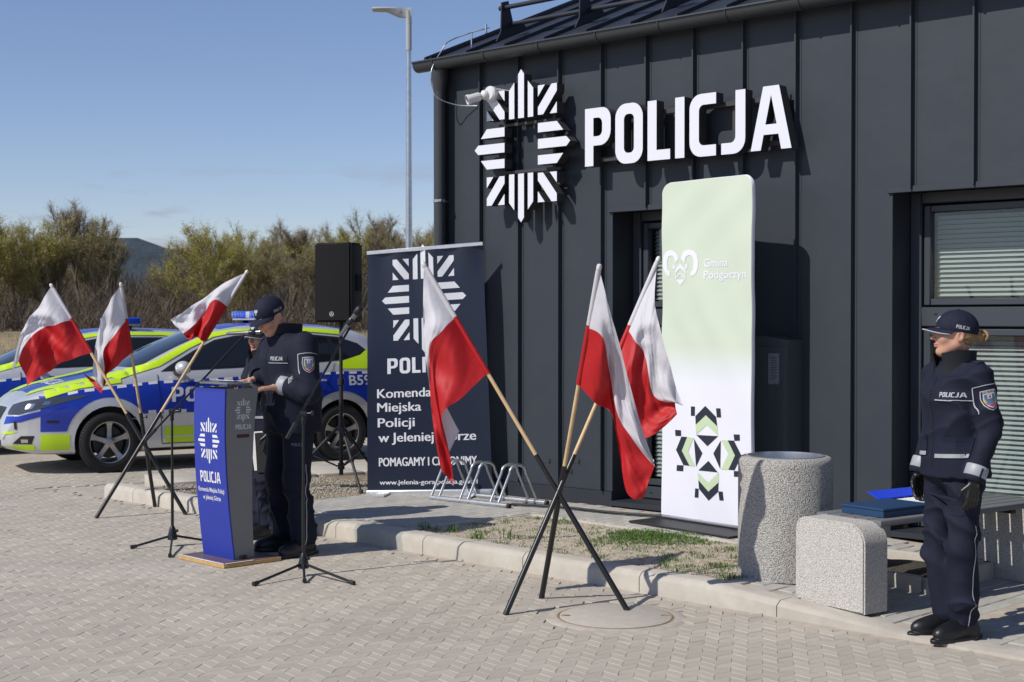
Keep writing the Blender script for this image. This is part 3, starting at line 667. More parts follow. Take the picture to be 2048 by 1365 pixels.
# lightning wire at the corner
m=MB(); wt=T0+.10
wp=[Rp(T0+.36,.32,.16),Rp(T0+.22,.2,.16),Rp(wt+.0,.06,.14),Rp(wt-.03,.0,.08),Bp(wt-.03,.25,ZT-.05),Bp(wt-.03,.245,3.72),Bp(wt+.03,.22,3.62),Bp(wt+.14,.10,3.565),Bp(wt+.30,.01,3.55)]
wp2=[cat([tuple(p) for p in wp],k/40) for k in range(41)]
m.tube(wp2,.0055,6); m.tube([Rp(T0+.20,.25,.16),Rp(T0+.20,.25,.02)],.008,6); m.tube([Rp(T0+.33,.30,.2),Rp(T0+.33,.30,.12)],.012,6); m.build('lightning_wire',MATS['galvanised'],bl,60)
# camera on the wall
ct,cz=b_tz(980,188,.23); cc=thing('security_camera','white bullet security camera on the wall above the star emblem','camera',tuple(Bp(ct,0,cz)))
mat_wp=M('white_plastic',(.62,.62,.62),.4)
m=MB(); m.lathe([(.058,.001),(.058,.20),(.066,.201),(.066,.235),(.052,.25),(0,.252)],Bp(ct,0,cz),24,X=BT,Y=Vector((0,0,1)),Z=BN); m.build('mount_base',mat_wp,cc,40)
ca=Bp(ct-.035,.255,cz-.01); cdv=(BN*.80-BT*.52+Vector((0,0,-.30))).normalized()
m=MB(); m.lathe([(.0,-.045),(.03,-.035),(.045,0),(.03,.035),(0,.045)],ca,18); m.build('joint',mat_wp,cc,180)
cu_=cdv.orthogonal().normalized(); cv_=cdv.cross(cu_); cb=ca+cdv*.04
m=MB(); m.lathe([(.0,0),(.030,.002),(.039,.016),(.040,.10),(.044,.108),(.044,.128),(.039,.128),(.037,.116)],cb,22,X=cu_,Y=cv_,Z=cdv); m.build('housing',mat_wp,cc,40)
m=MB(); m.lathe([(.0365,.118),(.018,.122),(.0,.122)],cb,22,X=cu_,Y=cv_,Z=cdv); m.build('lens',M('black_gloss',(.01,.01,.012),.12),cc,180)
# raised star emblem
ex,ez=b_tz(1042,292,.19); mat_sgn=M('white_acrylic',(.66,.67,.73),.45); mat_sgs=M('sign_return',(.035,.036,.04),.55)
em=thing('police_star_emblem','large white eight pointed police star standing proud of the wall','emblem',tuple(Bp(ex,0,ez)))
EW=1.08*1.0
def sign_piece(loops,t0,z0,parent,name,d0=.09,d1=.19):
    V,Fc=outline_mesh(loops); n=len(V); m=MB()
    v=[Bp(t0+p[0],d1,z0+p[1]) for p in V]; 
    m.cm=0; m.add(v,Fc)
    m.cm=1; m.add([Bp(t0+p[0],d0,z0+p[1]) for p in V],[tuple(reversed(q)) for q in Fc])
    for lp in loops:
        k=len(lp); a=[Bp(t0+p[0],d1,z0+p[1]) for p in lp]; b=[Bp(t0+p[0],d0,z0+p[1]) for p in lp]
        m.add(a+b,[(i,(i+1)%k,k+(i+1)%k,k+i) for i in range(k)])
    return m.build(name,[mat_sgn,mat_sgs],parent)
for p in star_polys(EW): sign_piece([p],ex,ez,em,'bar')
for dz in (-.33,-.205,.205,.33):
    m=MB(); m.bbox(Bp(ex,.07,ez+dz),(.70,.035,.03),.004,X=BT,Y=BN); m.build('carrier_rail',mat_sgs,em)
for dx in (-.28,.28):
    m=MB(); m.bbox(Bp(ex+dx,.045,ez),(.03,.09,.78),.004,X=BT,Y=BN); m.build('carrier_post',mat_sgs,em)
# POLICJA letters
lt0,lz0=b_tz(1170,334,.19); lt1,_=b_tz(1583,297,.19); _,lz1=b_tz(1170,219,.19)
sn=thing('building_sign','big white raised POLICJA letters on the dark wall','sign',tuple(Bp(lt0,0,lz0)))
_,_,per,_=policja2d(lz1-lz0,lt1-lt0)
for lo in per: sign_piece(lo,lt0,lz0,sn,'letter')
for dz in (.06,.39):
    m=MB(); m.bbox(Bp((lt0+lt1)/2,.072,lz0+dz),(lt1-lt0-.15,.034,.04),.004,X=BT,Y=BN); m.build('carrier_rail',mat_sgs,sn)
for k in range(5):
    m=MB(); m.bbox(Bp(lt0+.2+k*.38,.027,lz0+.225),(.03,.052,.40),.004,X=BT,Y=BN); m.build('carrier_bracket',mat_sgs,sn)
# meter cabinet standing against the wall
c0,_=b_tz(1500,800,.2); c1,_=b_tz(1577,800,.2); cz1=b_tz(1540,672,.22)[1]
cb=thing('meter_cabinet','grey meter cabinet with paper label against the wall beside the green banner','cabinet',tuple(Bp((c0+c1)/2-.05,.12,.12)))
mat_cab=M('cabinet_grey',(.055,.066,.075),.5,var=.05,vs=5)
m=MB(); m.prism([(c0-.1,.12),(c1,.12),(c1,cz1-.03),((c0-.1+c1)/2,cz1),(c0-.1,cz1-.03)],lambda u,v,d:Bp(u,d,v),.003,.21); m.build('body',mat_cab,cb)
m=MB(); m.bbox(Bp((c0-.1+c1)/2,.214,(cz1+.12)/2),(c1-c0+.06,.01,cz1-.28),.003,X=BT,Y=BN); dr=m.build('door',mat_cab,cb)
for k in range(4):
    m=MB(); m.bbox(Bp(c1-.10+.022*k,.2215,(cz1+.12)/2-.1),(.006,.005,cz1-.6),.001,X=BT,Y=BN); m.build('rib',mat_cab,dr)
lx,lz=b_tz(1547,738,.222); m=MB(); m.bbox(Bp(lx,.2205,lz),(.09,.002,.225),.0005,X=BT,Y=BN); lb=m.build('paper_label',M('label_paper',(.20,.22,.25),.6),dr)
lm=MB()
for k in range(14): lm.box(Bp(lx+random.uniform(-.008,.008),.2218,lz+.085-k*.0125),(random.uniform(.04,.07),.0006,.004),X=BT,Y=BN)
lm.build('label_lines',M('label_ink',(.03,.03,.035),.7),dr)
# black cable along the foot of the wall
m=MB(); m.tube([cat([(Bp(-.62,.55,.135)),tuple(Bp(-.2,.42,.135)),tuple(Bp(.3,.40,.135)),tuple(Bp(.8,.30,.135)),tuple(Bp(1.4,.22,.135)),tuple(Bp(2.2,.16,.135))],k/30) for k in range(31)],.011,8)
o=m.build('power_cable',M('black_rubber',(.015,.015,.016),.6),None,60); tag(o,'black power cable lying along the foot of the station wall','cable')
# ================================================================== STREET FURNITURE AND PROPS
mat_galv=MATS['galvanised']; mat_rubber=MATS['black_rubber']
mat_black=M('black_powder_coat',(.012,.012,.013),.32,spec=.5)
mat_blackm=M('black_matt_metal',(.014,.014,.016),.55)
def pebble(name,c0,c1,c2,scale,bd=.006):
    m=bpy.data.materials.new(name); m.use_nodes=True; MATS[name]=m; n=m.node_tree.nodes; l=m.node_tree.links.new; b=n['Principled BSDF']; b.inputs['Roughness'].default_value=.9
    t=n.new('ShaderNodeTexCoord'); nz_=n.new('ShaderNodeTexNoise'); nz_.inputs['Scale'].default_value=40; mxv=n.new('ShaderNodeMix'); mxv.data_type='VECTOR'; mxv.inputs['Factor'].default_value=.012
    l(t.outputs['Object'],nz_.inputs[0]); l(t.outputs['Object'],mxv.inputs['A']); l(nz_.outputs['Color'],mxv.inputs['B'])
    v=n.new('ShaderNodeTexVoronoi'); v.inputs['Scale'].default_value=scale; v.inputs['Randomness'].default_value=1; l(mxv.outputs['Result'],v.inputs[0])
    cr=n.new('ShaderNodeValToRGB'); sp_=n.new('ShaderNodeSeparateColor'); l(v.outputs['Color'],sp_.inputs[0]); l(sp_.outputs[0],cr.inputs[0])
    e=cr.color_ramp.elements; e[0].color=(*c0,1); e[0].position=.0; e[1].color=(*c2,1); e[1].position=1; q=e.new(.35); q.color=(*c1,1)
    gap=n.new('ShaderNodeMapRange'); gap.inputs[1].default_value=.45; gap.inputs[2].default_value=.75; l(v.outputs['Distance'],gap.inputs[0])
    mm=n.new('ShaderNodeMix'); mm.data_type='RGBA'; mm.inputs['B'].default_value=(*[k*.75 for k in c0],1); l(gap.outputs[0],mm.inputs['Factor']); l(cr.outputs[0],mm.inputs['A']); l(mm.outputs['Result'],b.inputs['Base Color'])
    bp=n.new('ShaderNodeBump'); bp.invert=True; bp.inputs['Strength'].default_value=1; bp.inputs['Distance'].default_value=bd; l(v.outputs['Distance'],bp.inputs['Height']); l(bp.outputs[0],b.inputs['Normal']); return m
mat_exp=pebble('washed_concrete',(.30,.29,.27),(.44,.425,.395),(.55,.53,.49),150)
mat_exp2=pebble('washed_concrete_light',(.42,.40,.37),(.53,.505,.465),(.62,.595,.55),190,.003)
# ---- bike rack
ra,rb=on_z(863,996,.135),on_z(1010,1012,.135); rc=ra+Vector((.315,.20,0)); rd=rb+Vector((.315,.20,0))
bk=thing('bike_rack','low galvanised bicycle rack with three pairs of hoops in front of the navy banner','bike rack',tuple((ra+rd)/2))
for p,q in ((ra,rb),(rc,rd)):
    d=(q-p).normalized(); m=MB(); m.tube([p-d*.01,q+d*.03],.021,14); t=m.build('base_rail',mat_galv,bk,60)
    m=MB(); m.tube([q+d*.028,q+d*.05],.0225,14); m.build('end_cap',mat_rubber,t,60)
for k in (0.0,.11,.40,.505,.81,.915):
    p=ra.lerp(rb,k)+Vector((0,0,.018)); q=rc.lerp(rd,k)+Vector((0,0,.018)); u=(q-p); up=Vector((0,0,1)); pts=[p]; 
    c0=p+u*.30+up*.235; c1=p+u*.70+up*.235
    for i in range(13):
        a=math.pi*i/12; pts.append((c0+c1)/2-(u*.21)*math.cos(a)+up*(.065*math.sin(a)))
    pts.append(q); m=MB(); m.tube(pts,.0115,10); m.build('hoop',mat_galv,bk,60)
# ---- litter bin
bc=Vector((1.655,8.60,0)); bs,bn=Ks(bc); bc.z=kz(bs)-.01; bin_=thing('litter_bin','round washed concrete litter bin with steel liner beside the bench','litter bin',tuple(bc))
bh=.828-bc.z; m=MB(); m.lathe([(.283,0),(.283,bh-.045),(.279,bh-.022),(.268,bh-.006),(.252,bh),(.233,bh),(.233,.12),(0,.12)],bc,64); m.build('drum',mat_exp,bin_,50)
m=MB(); m.lathe([(.231,.14),(.231,bh-.004),(.236,bh+.004),(.226,bh+.004),(.224,bh-.01),(.222,.16),(0,.16)],bc,48); m.build('liner',mat_galv,bin_,40)
# ---- bench: two washed concrete ends and five slats
BA=R(36); bd_=Vector((math.cos(BA),math.sin(BA),0)); bw=Vector((math.sin(BA),-math.cos(BA),0))
bo=on_z(1728,1231,.055)                       # near outer corner of the left end
bch=thing('bench','bench of grey slats on two rounded washed concrete ends','bench',(bo.x,bo.y,.03))
DB=.50; TB=.20
def bench_end(o_):
    # rounded block: long across the seat (-bw), thin along the bench
    s_,_=Ks(o_-bw*DB/2); zb=min(kz(s_),.10)-.065
    pr=rrect(0,0,DB,1,0) ; H=.485-zb; r_=.11
    prof=[(0,0),(DB,0)]+arc(DB-.07,H-.07,.07,0,90,6)+arc(r_,H-r_,r_,90,180,8)
    bm=bmesh.new(); ring0=[bm.verts.new(o_-bw*u+Vector((0,0,zb+v))) for u,v in prof]; ring1=[bm.verts.new(o_-bw*u+bd_*TB+Vector((0,0,zb+v))) for u,v in prof]
    n=len(prof); bm.faces.new(ring0); bm.faces.new(ring1[::-1])
    for i in range(n): bm.faces.new((ring0[i],ring1[i],ring1[(i+1)%n],ring0[(i+1)%n]))
    bmesh.ops.recalc_face_normals(bm,faces=bm.faces[:])
    ed=[e for e in bm.edges if (e.verts[0] in ring0 and e.verts[1] in ring0) or (e.verts[0] in ring1 and e.verts[1] in ring1)]
    bmesh.ops.bevel(bm,geom=ed,offset=.009,segments=2,affect='EDGES'); bm.verts.index_update()
    mesh_obj('concrete_end',[tuple(v.co) for v in bm.verts],[tuple(v.index for v in f.verts) for f in bm.faces],mat_exp2,bch,75); bm.free()
LB=1.60; bench_end(bo); bench_end(bo+bd_*LB)
mat_slatw=M('grey_slat',(.13,.135,.14),.55,var=.12,vs=7,bump=.2,bs=60)
for k in range(5):
    c=bo-bw*(.07+k*.095)+bd_*(LB/2+TB/2+.06)+Vector((0,0,.475)); m=MB(); m.bbox(c,(LB-.02,.085,.034),.005,2,X=bd_,Y=bw); m.build('slat',mat_slatw,bch,40)
for u in (.35,1.35):
    m=MB(); m.bbox(bo-bw*.25+bd_*(u+.05)+Vector((0,0,.445)),(.04,.42,.024),.003,X=bd_,Y=bw); m.build('cross_bar',mat_blackm,bch)
# ---- things on the bench
ZS=.493
mat_navy=M('navy_card',(.012,.045,.115),.45,var=.05); mat_blue=M('bright_blue_plastic',(.01,.05,.62),.35)
p=bo-bw*.235+bd_*.47+Vector((0,0,ZS+.026)); o=thing('navy_box','flat dark navy box lying on the bench slats','box',(p.x,p.y,ZS))
m=MB(); m.bbox(p-Vector((0,0,.008)),(.42,.30,.036),.003,X=bd_,Y=bw); m.build('tray',mat_navy,o)
m=MB(); m.bbox(p+Vector((0,0,.018)),(.426,.306,.014),.003,X=bd_,Y=bw); m.build('lid',mat_navy,o)
p=bo-bw*.33+bd_*.93+Vector((0,0,ZS)); o=thing('blue_folder','open bright blue folder lying behind the navy box on the bench','folder',tuple(p))
m=MB(); m.bbox(p+Vector((0,0,.014)),(.42,.26,.026),.003,X=bd_,Y=bw); m.build('cover',mat_blue,o)
ly=(-bw*.9+Vector((0,0,.35))).normalized()
m=MB(); m.bbox(p-bw*.17+bd_*-.04+Vector((0,0,.055)),(.44,.10,.006),.002,X=bd_,Y=ly); m.build('raised_flap',mat_blue,o)
m=MB(); m.bbox(p+Vector((0,0,.030)),(.30,.20,.006),.001,X=bd_,Y=bw); m.build('paper',M('white_paper',(.75,.75,.74),.8),o)
p2_=on_plane(1838,1015,bo-bw*.40,bw); 
wr=MB(); random.seed(4); pp=Vector((p2_.x,p2_.y,ZS+.035)); vv=[];ff=[]
for k in range(26):
    a=random.uniform(0,6.28); e=random.uniform(.1,1.35); L_=random.uniform(.04,.11); d=Vector((math.cos(a)*math.cos(e),math.sin(a)*math.cos(e),math.sin(e))); q=d.orthogonal().normalized()*random.uniform(.012,.03)
    b=len(vv); vv+=[tuple(pp),tuple(pp+d*L_*.6+q),tuple(pp+d*L_),tuple(pp+d*L_*.6-q+Vector((0,0,.006)))]; ff+=[(b,b+1,b+2),(b,b+2,b+3)]
mw=M('clear_film',(.75,.78,.80),.12,spec=.8,trans=.55); o=mesh_obj('plastic_wrap',vv,ff,mw); tag(o,'crumpled clear plastic wrap on the blue folder on the bench','plastic wrap')
# ---- navy roll-up banner
NB=[at_y(735,983,12.50),at_y(985,980,12.33),at_y(965,491,12.38),at_y(735,510,12.53)]
nrm=(NB[1]-NB[0]).cross(NB[3]-NB[0]).normalized()
def nfn(u,v,d=0):
    p=NB[0].lerp(NB[1],u).lerp(NB[3].lerp(NB[2],u),v)
    wv=.006*math.sin(9*u+2.2)*v+(.012*math.sin(22*u+1.5)*math.exp(-((1-v)/.10)))+.004*math.sin(14*u*1.3+11*v)*v + .010*math.exp(-u/.06)*math.sin(5*v)
    return p+nrm*(d+wv)
nb=thing('navy_rollup_banner','navy roll-up police banner with white star and lettering against the building corner','banner',tuple(NB[0]*.5+NB[1]*.5-Vector((0,0,.1))))
mat_vinyl=M('navy_vinyl',(.010,.016,.036),.36,spec=.5,var=.06,vs=3); mat_print=M('white_print',(.66,.67,.71),.5)
mat_alu=M('brushed_aluminium',(.72,.73,.75),.32,metal=.75,var=.08,vs=20)
m=MB(); m.sheet([[nfn(i/60,j/60) for i in range(61)] for j in range(61)]); m.build('banner_sheet',mat_vinyl,nb,180)
m=MB(); m.sheet([[nfn(i/20,j/20)-nrm*.003 for i in range(21)] for j in range(21)]); m.f=[tuple(reversed(q)) for q in m.f]; m.build('banner_back',M('grey_backing',(.4,.4,.42),.6),nb,180)
def nmark(V,Fc,name,d=.0025): 
    V,Fc=gridcut([(p[0]/250,p[1]/480) for p in V],Fc,.03); return flat_mark(name,V,Fc,nfn,mat_print,nb,d)
V,Fc=polys2d([[(a+121,b+384) for a,b in p] for p in star_polys(180)]); nmark(V,Fc,'star_print')
V,Fc,_,_=policja2d(31,158); nmark([(p[0]+42,p[1]+236) for p in V],Fc,'lettering')
for s_,x,y,h,w_ in (('Komenda',21,188,18,112),('Miejska',21,160,18,90),('Policji',22,129,18,75),('w Jeleniej Górze',23,99,18,198),('POMAGAMY I CHRONIMY',24,50,17,197),('www.jelenia-gora.policja.gov.pl',25,13,9,196)):
    V,Fc=text2d(s_,h,w_,bold=0)
    for k,dx in enumerate((-.035*h,0,.035*h)): nmark([(p[0]+x+dx,p[1]+y) for p in V],Fc,'lettering',.0025+.0005*k)
bx_=(NB[1]-NB[0]).normalized(); by_=Vector((-bx_.y,bx_.x,0)).normalized()
tx_=(NB[2]-NB[3]).normalized()
m=MB(); m.bbox((NB[2]+NB[3])/2+Vector((0,0,.014)),((NB[2]-NB[3]).length+.01,.022,.034),.004,X=tx_,Y=by_,Z=tx_.cross(by_)); m.build('top_rail',mat_alu,nb,40)
bz=Vector((0,0,1)); bl_=bx_.cross(by_)
cbm=(NB[0]+NB[1])/2; m=MB(); m.bbox(cbm+Vector((0,0,-.028))+by_*.03,((NB[1]-NB[0]).length+.03,.085,.075),.015,3,X=bx_,Y=by_,Z=bl_); m.build('cassette',mat_alu,nb,40)
for u in (.14,.82):
    f0=NB[0].lerp(NB[1],u); f0.z=.127; m=MB(); m.bbox(f0+by_*-.02,(.10,.42,.016),.004,X=bx_,Y=by_); m.build('foot',mat_alu,nb)
    m=MB(); f1=NB[0].lerp(NB[1],u); hh=f1.z-.066-.134; m.bbox(Vector((f1.x,f1.y,.134+hh/2))+by_*.03,(.09,.05,max(hh,.01)),.003,X=bx_,Y=by_); m.build('foot_block',mat_blackm,nb)
m=MB(); q=(NB[0]+NB[1])/2+by_*.10; m.tube([Vector((q.x,q.y,.13)),Vector((q.x,q.y,NB[2].z-.02))],.010,8); m.build('rear_pole',mat_alu,nb,60)
# ---- green and white banner
GR=Vector((1.72,10.15,0)); gdir=Vector((.62,-.785,0)); GW=.905; GL=GR-gdir*GW; gz0=.165; gz1=2.685; gn=Vector((-gdir.y,gdir.x,0))*-1
gn=Vector((-.785,-.62,0))
def gfn(u,v,d=0):                             # u along the width in metres from the left, v height
    wv=.004*math.sin(6*v+9*u)+.003*math.sin(17*v-13*u)*math.exp(-abs(v-2.5)*2)+.004*math.sin(11*v+4+21*u)*math.exp(-abs(v-1.6)/.3)+.003*math.sin(25*u+9*v)*math.exp(-(v-.1)/.35)
    return GL+gdir*u+gn*(d+wv)+Vector((0,0,v))
def g_uv(x,y):
    p=on_plane(x,y,GL,gn); return (p-GL).dot(gdir), p.z
gb=thing('green_white_banner','tall rounded fabric banner fading from pale green to white against the wall','banner',(float((GL+gdir*.45).x),float((GL+gdir*.45).y),.12))
mg=bpy.data.materials.new('green_fade_print'); mg.use_nodes=True; n_=mg.node_tree.nodes; l_=mg.node_tree.links.new
tcn=n_.new('ShaderNodeTexCoord'); sxn=n_.new('ShaderNodeSeparateXYZ'); rmp=n_.new('ShaderNodeValToRGB'); mrn=n_.new('ShaderNodeMapRange'); mrn.inputs[1].default_value=1.17-.12; mrn.inputs[2].default_value=1.46-.12
rmp.color_ramp.elements[0].color=(.69,.695,.77,1); rmp.color_ramp.elements[1].color=(.53,.60,.485,1)
l_(tcn.outputs['Object'],sxn.inputs[0]); l_(sxn.outputs['Z'],mrn.inputs[0]); l_(mrn.outputs[0],rmp.inputs[0]); l_(rmp.outputs[0],n_['Principled BSDF'].inputs['Base Color']); n_['Principled BSDF'].inputs['Roughness'].default_value=.75
outl=rrect(0,gz0,GW,gz1,[.01,.01,.085,.085],8)
V,Fc=polys2d([outl]); V,Fc=gridcut(V,Fc,.03)
fr=mesh_obj('front_fabric',[tuple(gfn(p[0],p[1],.018)) for p in V],Fc,mg,gb,180)
mesh_obj('back_fabric',[tuple(gfn(p[0],p[1],-.018)) for p in V],[tuple(reversed(q)) for q in Fc],M('white_fabric',(.78,.79,.82),.8),gb,180)
oo=[];  n=len(outl)
den=[]
for i in range(n):
    a,b=outl[i],outl[(i+1)%n]; k=max(1,int(math.dist(a,b)/.03)); den+=[(lerp(a[0],b[0],q/k),lerp(a[1],b[1],q/k)) for q in range(k)]
m=MB(); m.sheet([[gfn(p[0],p[1],.018) for p in den],[gfn(p[0]+.006*(1 if p[0]>GW/2 else -1),p[1]+(.006 if p[1]>2.6 else 0),0) for p in den],[gfn(p[0],p[1],-.018) for p in den]],closed=True); m.build('edge_fabric',MATS['white_fabric'],gb,180)
def gmark(V,Fc,name,mat): V,Fc=gridcut(V,Fc,.04); return flat_mark(name,V,Fc,gfn,mat,gb,.0205)
def gpx(polys,name,mat,k,x0,y0):              # outlines read off the photo, laid on the banner
    V,Fc=polys2d([[g_uv(x0+a/k,y0+b/k) for a,b in p] for p in polys]); gmark(V,Fc,name,mat)
mat_dkp=M('dark_navy_print',(.012,.016,.030),.7); mat_lgp=M('light_green_print',(.47,.58,.38),.7)
mat_wp2=M('white_fabric_print',(.70,.71,.77),.7)
dk=[[(285,80),(333,84),(333,198),(287,197)],[(590,104),(645,106),(653,218),(600,218)],[(457,74),(590,210),(606,328),(465,190),(346,308),(340,202)],
 [(355,434),(618,450),(490,575)],[(325,478),(430,662),(350,828)],[(650,505),(650,858),(563,664)],[(505,755),(622,898),(378,874)],
 [(85,372),(160,376),(162,448),(88,446)],[(808,428),(885,430),(887,506),(818,508)],[(166,455),(240,460),(166,630),(263,818),(185,808),(94,620)],
 [(735,502),(812,506),(905,690),(820,874),(748,866),(826,690)],[(105,808),(186,812),(182,886),(100,880)],[(812,882),(866,884),(864,954),(814,952)],
 [(376,992),(503,1138),(630,1024),(626,1136),(503,1250),(382,1104)],[(332,1097),(378,1102),(372,1214),(323,1210)],[(626,1134),(682,1137),(694,1248),(641,1246)]]
lg=[[(465,192),(606,330),(618,446),(478,312),(352,432),(346,310)],[(242,460),(322,470),(250,640),(338,824),(266,818),(168,632)],[(655,500),(733,502),(824,690),(746,866),(660,864),(742,672)],[(370,896),(503,1026),(634,896),(632,1022),(503,1136),(378,990)]]
gpx(dk,'folk_star_print',mat_dkp,6.206,1340,800); gpx(lg,'folk_star_green_print',mat_lgp,6.206,1340,800)
def ringseg(cx,cy,rx,ry,t,a0,a1,n=18): 
    return [(cx+rx*math.cos(R(lerp(a0,a1,i/n))),cy-ry*math.sin(R(lerp(a0,a1,i/n)))) for i in range(n+1)]+[(cx+(rx-t)*math.cos(R(lerp(a1,a0,i/n))),cy-(ry-t)*math.sin(R(lerp(a1,a0,i/n)))) for i in range(n+1)]
lgp=[[(430,400),(350,490)]+[(345,400),(320,345),(262,325),(210,350),(188,440),(188,560),(215,630),(255,660),(240,765),(180,720),(125,630),(97,520),(110,340),(165,245),(262,210),(350,250),(405,320)],
 [(472,385),(505,280),(560,220),(640,198),(730,225),(790,310),(818,440),(815,560),(785,670),(735,735),(680,750),(665,670),(710,620),(722,520),(722,400),(690,330),(640,318),(585,340),(562,400),(553,480)],
 [(305,510),(350,530),(355,600),(310,600)],[(565,500),(610,500),(605,600),(560,600)],[(455,490),(560,610),(565,680),(460,585),(370,680),(355,640),(370,590)],[(460,670),(560,770),(560,800),(460,700),(370,800),(365,770)],[(365,815),(560,815),(460,930)],[(352,640),(372,660),(372,810),(356,810)],[(548,660),(568,640),(570,800),(552,800)]]
gpx(lgp,'ram_logo_print',mat_wp2,10.24,1320,480)
for s_,xa,xb,yb,hp in (('Gmina',1410.5,1459,534.5,15.5),('Podgórzyn',1411,1496,558,15.5)):
    u0,v0=g_uv(xa,yb); u1,_=g_uv(xb,yb-4); _,v1=g_uv(xa,yb-hp); V,Fc=text2d(s_,v1-v0,u1-u0,bold=.014); gmark([(p[0]+u0,p[1]+v0) for p in V],Fc,'lettering',mat_wp2)
gc=GL+gdir*(GW/2); m=MB(); m.bbox(gc+gn*.10+Vector((0,0,.128)),(GW+.12,.42,.014),.003,X=gdir,Y=gn); m.build('base_plate',mat_blackm,gb)
m=MB(); m.tube([GL+Vector((0,0,.155)),GR+Vector((0,0,.155))],.018,12); m.build('bottom_tube',mat_alu,gb,60)
# ---- loudspeaker on its stand
SC=Vector((-1.575,13.1,.10)); sp=thing('speaker_stand','black tripod loudspeaker stand on the gravel bed','speaker stand',tuple(SC))
m=MB(); m.tube([SC+Vector((0,0,.12)),SC+Vector((0,0,1.0))],.0195,12); m.tube([SC+Vector((0,0,.95)),SC+Vector((0,0,1.56))],.0165,12); m.build('pole',mat_blackm,sp,60)
for z in (.98,.55,.20):
    m=MB(); m.lathe([(.02,z-.03),(.032,z-.028),(.032,z+.028),(.02,z+.03)],SC,14); m.build('collar',mat_blackm,sp,50)
lv=Vector((.235,-.5,0))
for k in range(3):
    d=Matrix.Rotation(R(120*k),3,'Z')@lv; e=SC+d; e.z=.115 if k!=1 else .14
    m=MB(); m.tube([SC+d*.05+Vector((0,0,.56)),e],.0135,10); lg_=m.build('leg',mat_blackm,sp,60)
    m=MB(); m.tube([SC+d*.06+Vector((0,0,.2)),SC+d*.5+Vector((0,0,.3))],.008,8); m.build('brace',mat_blackm,sp,60)
    m=MB(); m.lathe([(0,-.012),(.02,-.01),(.02,.02),(.012,.03)],e,10); m.build('rubber_foot',mat_rubber,lg_,60)
    m=MB(); q=(SC+d*.05+Vector((0,0,.56))).lerp(e,.52); m.lathe([(.0,-.02),(.021,-.018),(.021,.018),(0,.02)],q,10); m.build('clamp',mat_blackm,lg_,50)
sn_=Vector((-.35,-.937,0)); sx_=Vector((.937,-.35,0)); SZ0,SZ1=1.627,2.352; sh=(SZ1-SZ0)
spk=thing('loudspeaker','black loudspeaker cabinet with steel grille on a tripod stand','loudspeaker',(SC.x,SC.y,SZ0))
SO=SC.copy(); SO.z=0
def sfn(u,v,d): return SO+sx_*u+sn_*d+Vector((0,0,v))
bm=bmesh.new(); pf=[(-.185,.17),(.185,.17),(.185,-.06),(.12,-.19),(-.12,-.19),(-.185,-.06)]
r0=[bm.verts.new(SO+sx_*a+sn_*b+Vector((0,0,SZ0))) for a,b in pf]; r1=[bm.verts.new(SO+sx_*a+sn_*b+Vector((0,0,SZ1))) for a,b in pf]
bm.faces.new(r0); bm.faces.new(r1[::-1])
for i in range(6): bm.faces.new((r0[i],r1[i],r1[(i+1)%6],r0[(i+1)%6]))
bmesh.ops.recalc_face_normals(bm,faces=bm.faces[:]); bmesh.ops.bevel(bm,geom=bm.edges[:],offset=.016,segments=3,affect='EDGES'); bm.verts.index_update()
mat_cabs=M('speaker_plastic',(.006,.006,.007),.65,spec=.25,var=.1,vs=9,bump=.3,bs=300,dist=.001)
mesh_obj('cabinet',[tuple(v.co) for v in bm.verts],[tuple(v.index for v in f.verts) for f in bm.faces],mat_cabs,spk,50); bm.free()
V,Fc=polys2d([rrect(-.165,SZ0+.02,.165,SZ1-.02,.02)]); V,Fc=gridcut(V,Fc,.03)
mesh_obj('grille',[tuple(sfn(p[0],p[1],.170+.012*(1-(p[0]/.165)**2))) for p in V],Fc,M('grille_steel',(.006,.006,.008),.7,spec=.2,bump=.5,bs=420,dist=.002),spk,180)
V,Fc=outline_mesh([[(.0+.022*math.cos(a),SZ0+.075+.022*math.sin(a)) for a in [2*math.pi*k/24 for k in range(24)]],[(.018*math.cos(a),SZ0+.075+.018*math.sin(a)) for a in [2*math.pi*k/24 for k in range(24)]]])
bdg=mesh_obj('badge',[tuple(sfn(p[0],p[1],.1845)) for p in V],Fc,mat_alu,spk)
m=MB()
for q in ([(-.012,-.012),(-.005,-.012),(.0,.012),(-.004,.012)],[(.0,.012),(.004,.012),(.012,-.012),(.005,-.012)]): m.prism([(a,b+SZ0+.075) for a,b in q],sfn,.184,.1855)
m.build('badge_mark',mat_alu,spk)
m=MB(); m.bbox(SO+sx_*.186+sn_*-.0+Vector((0,0,(SZ0+SZ1)/2)),(.012,.10,.15),.004,X=sx_,Y=sn_); m.build('handle_recess',mat_dark,spk)
m=MB(); m.tube([SC+Vector((0,0,1.50)),Vector((SC.x,SC.y,SZ0+.005))],.024,14); m.build('mount_cup',mat_blackm,spk,60)
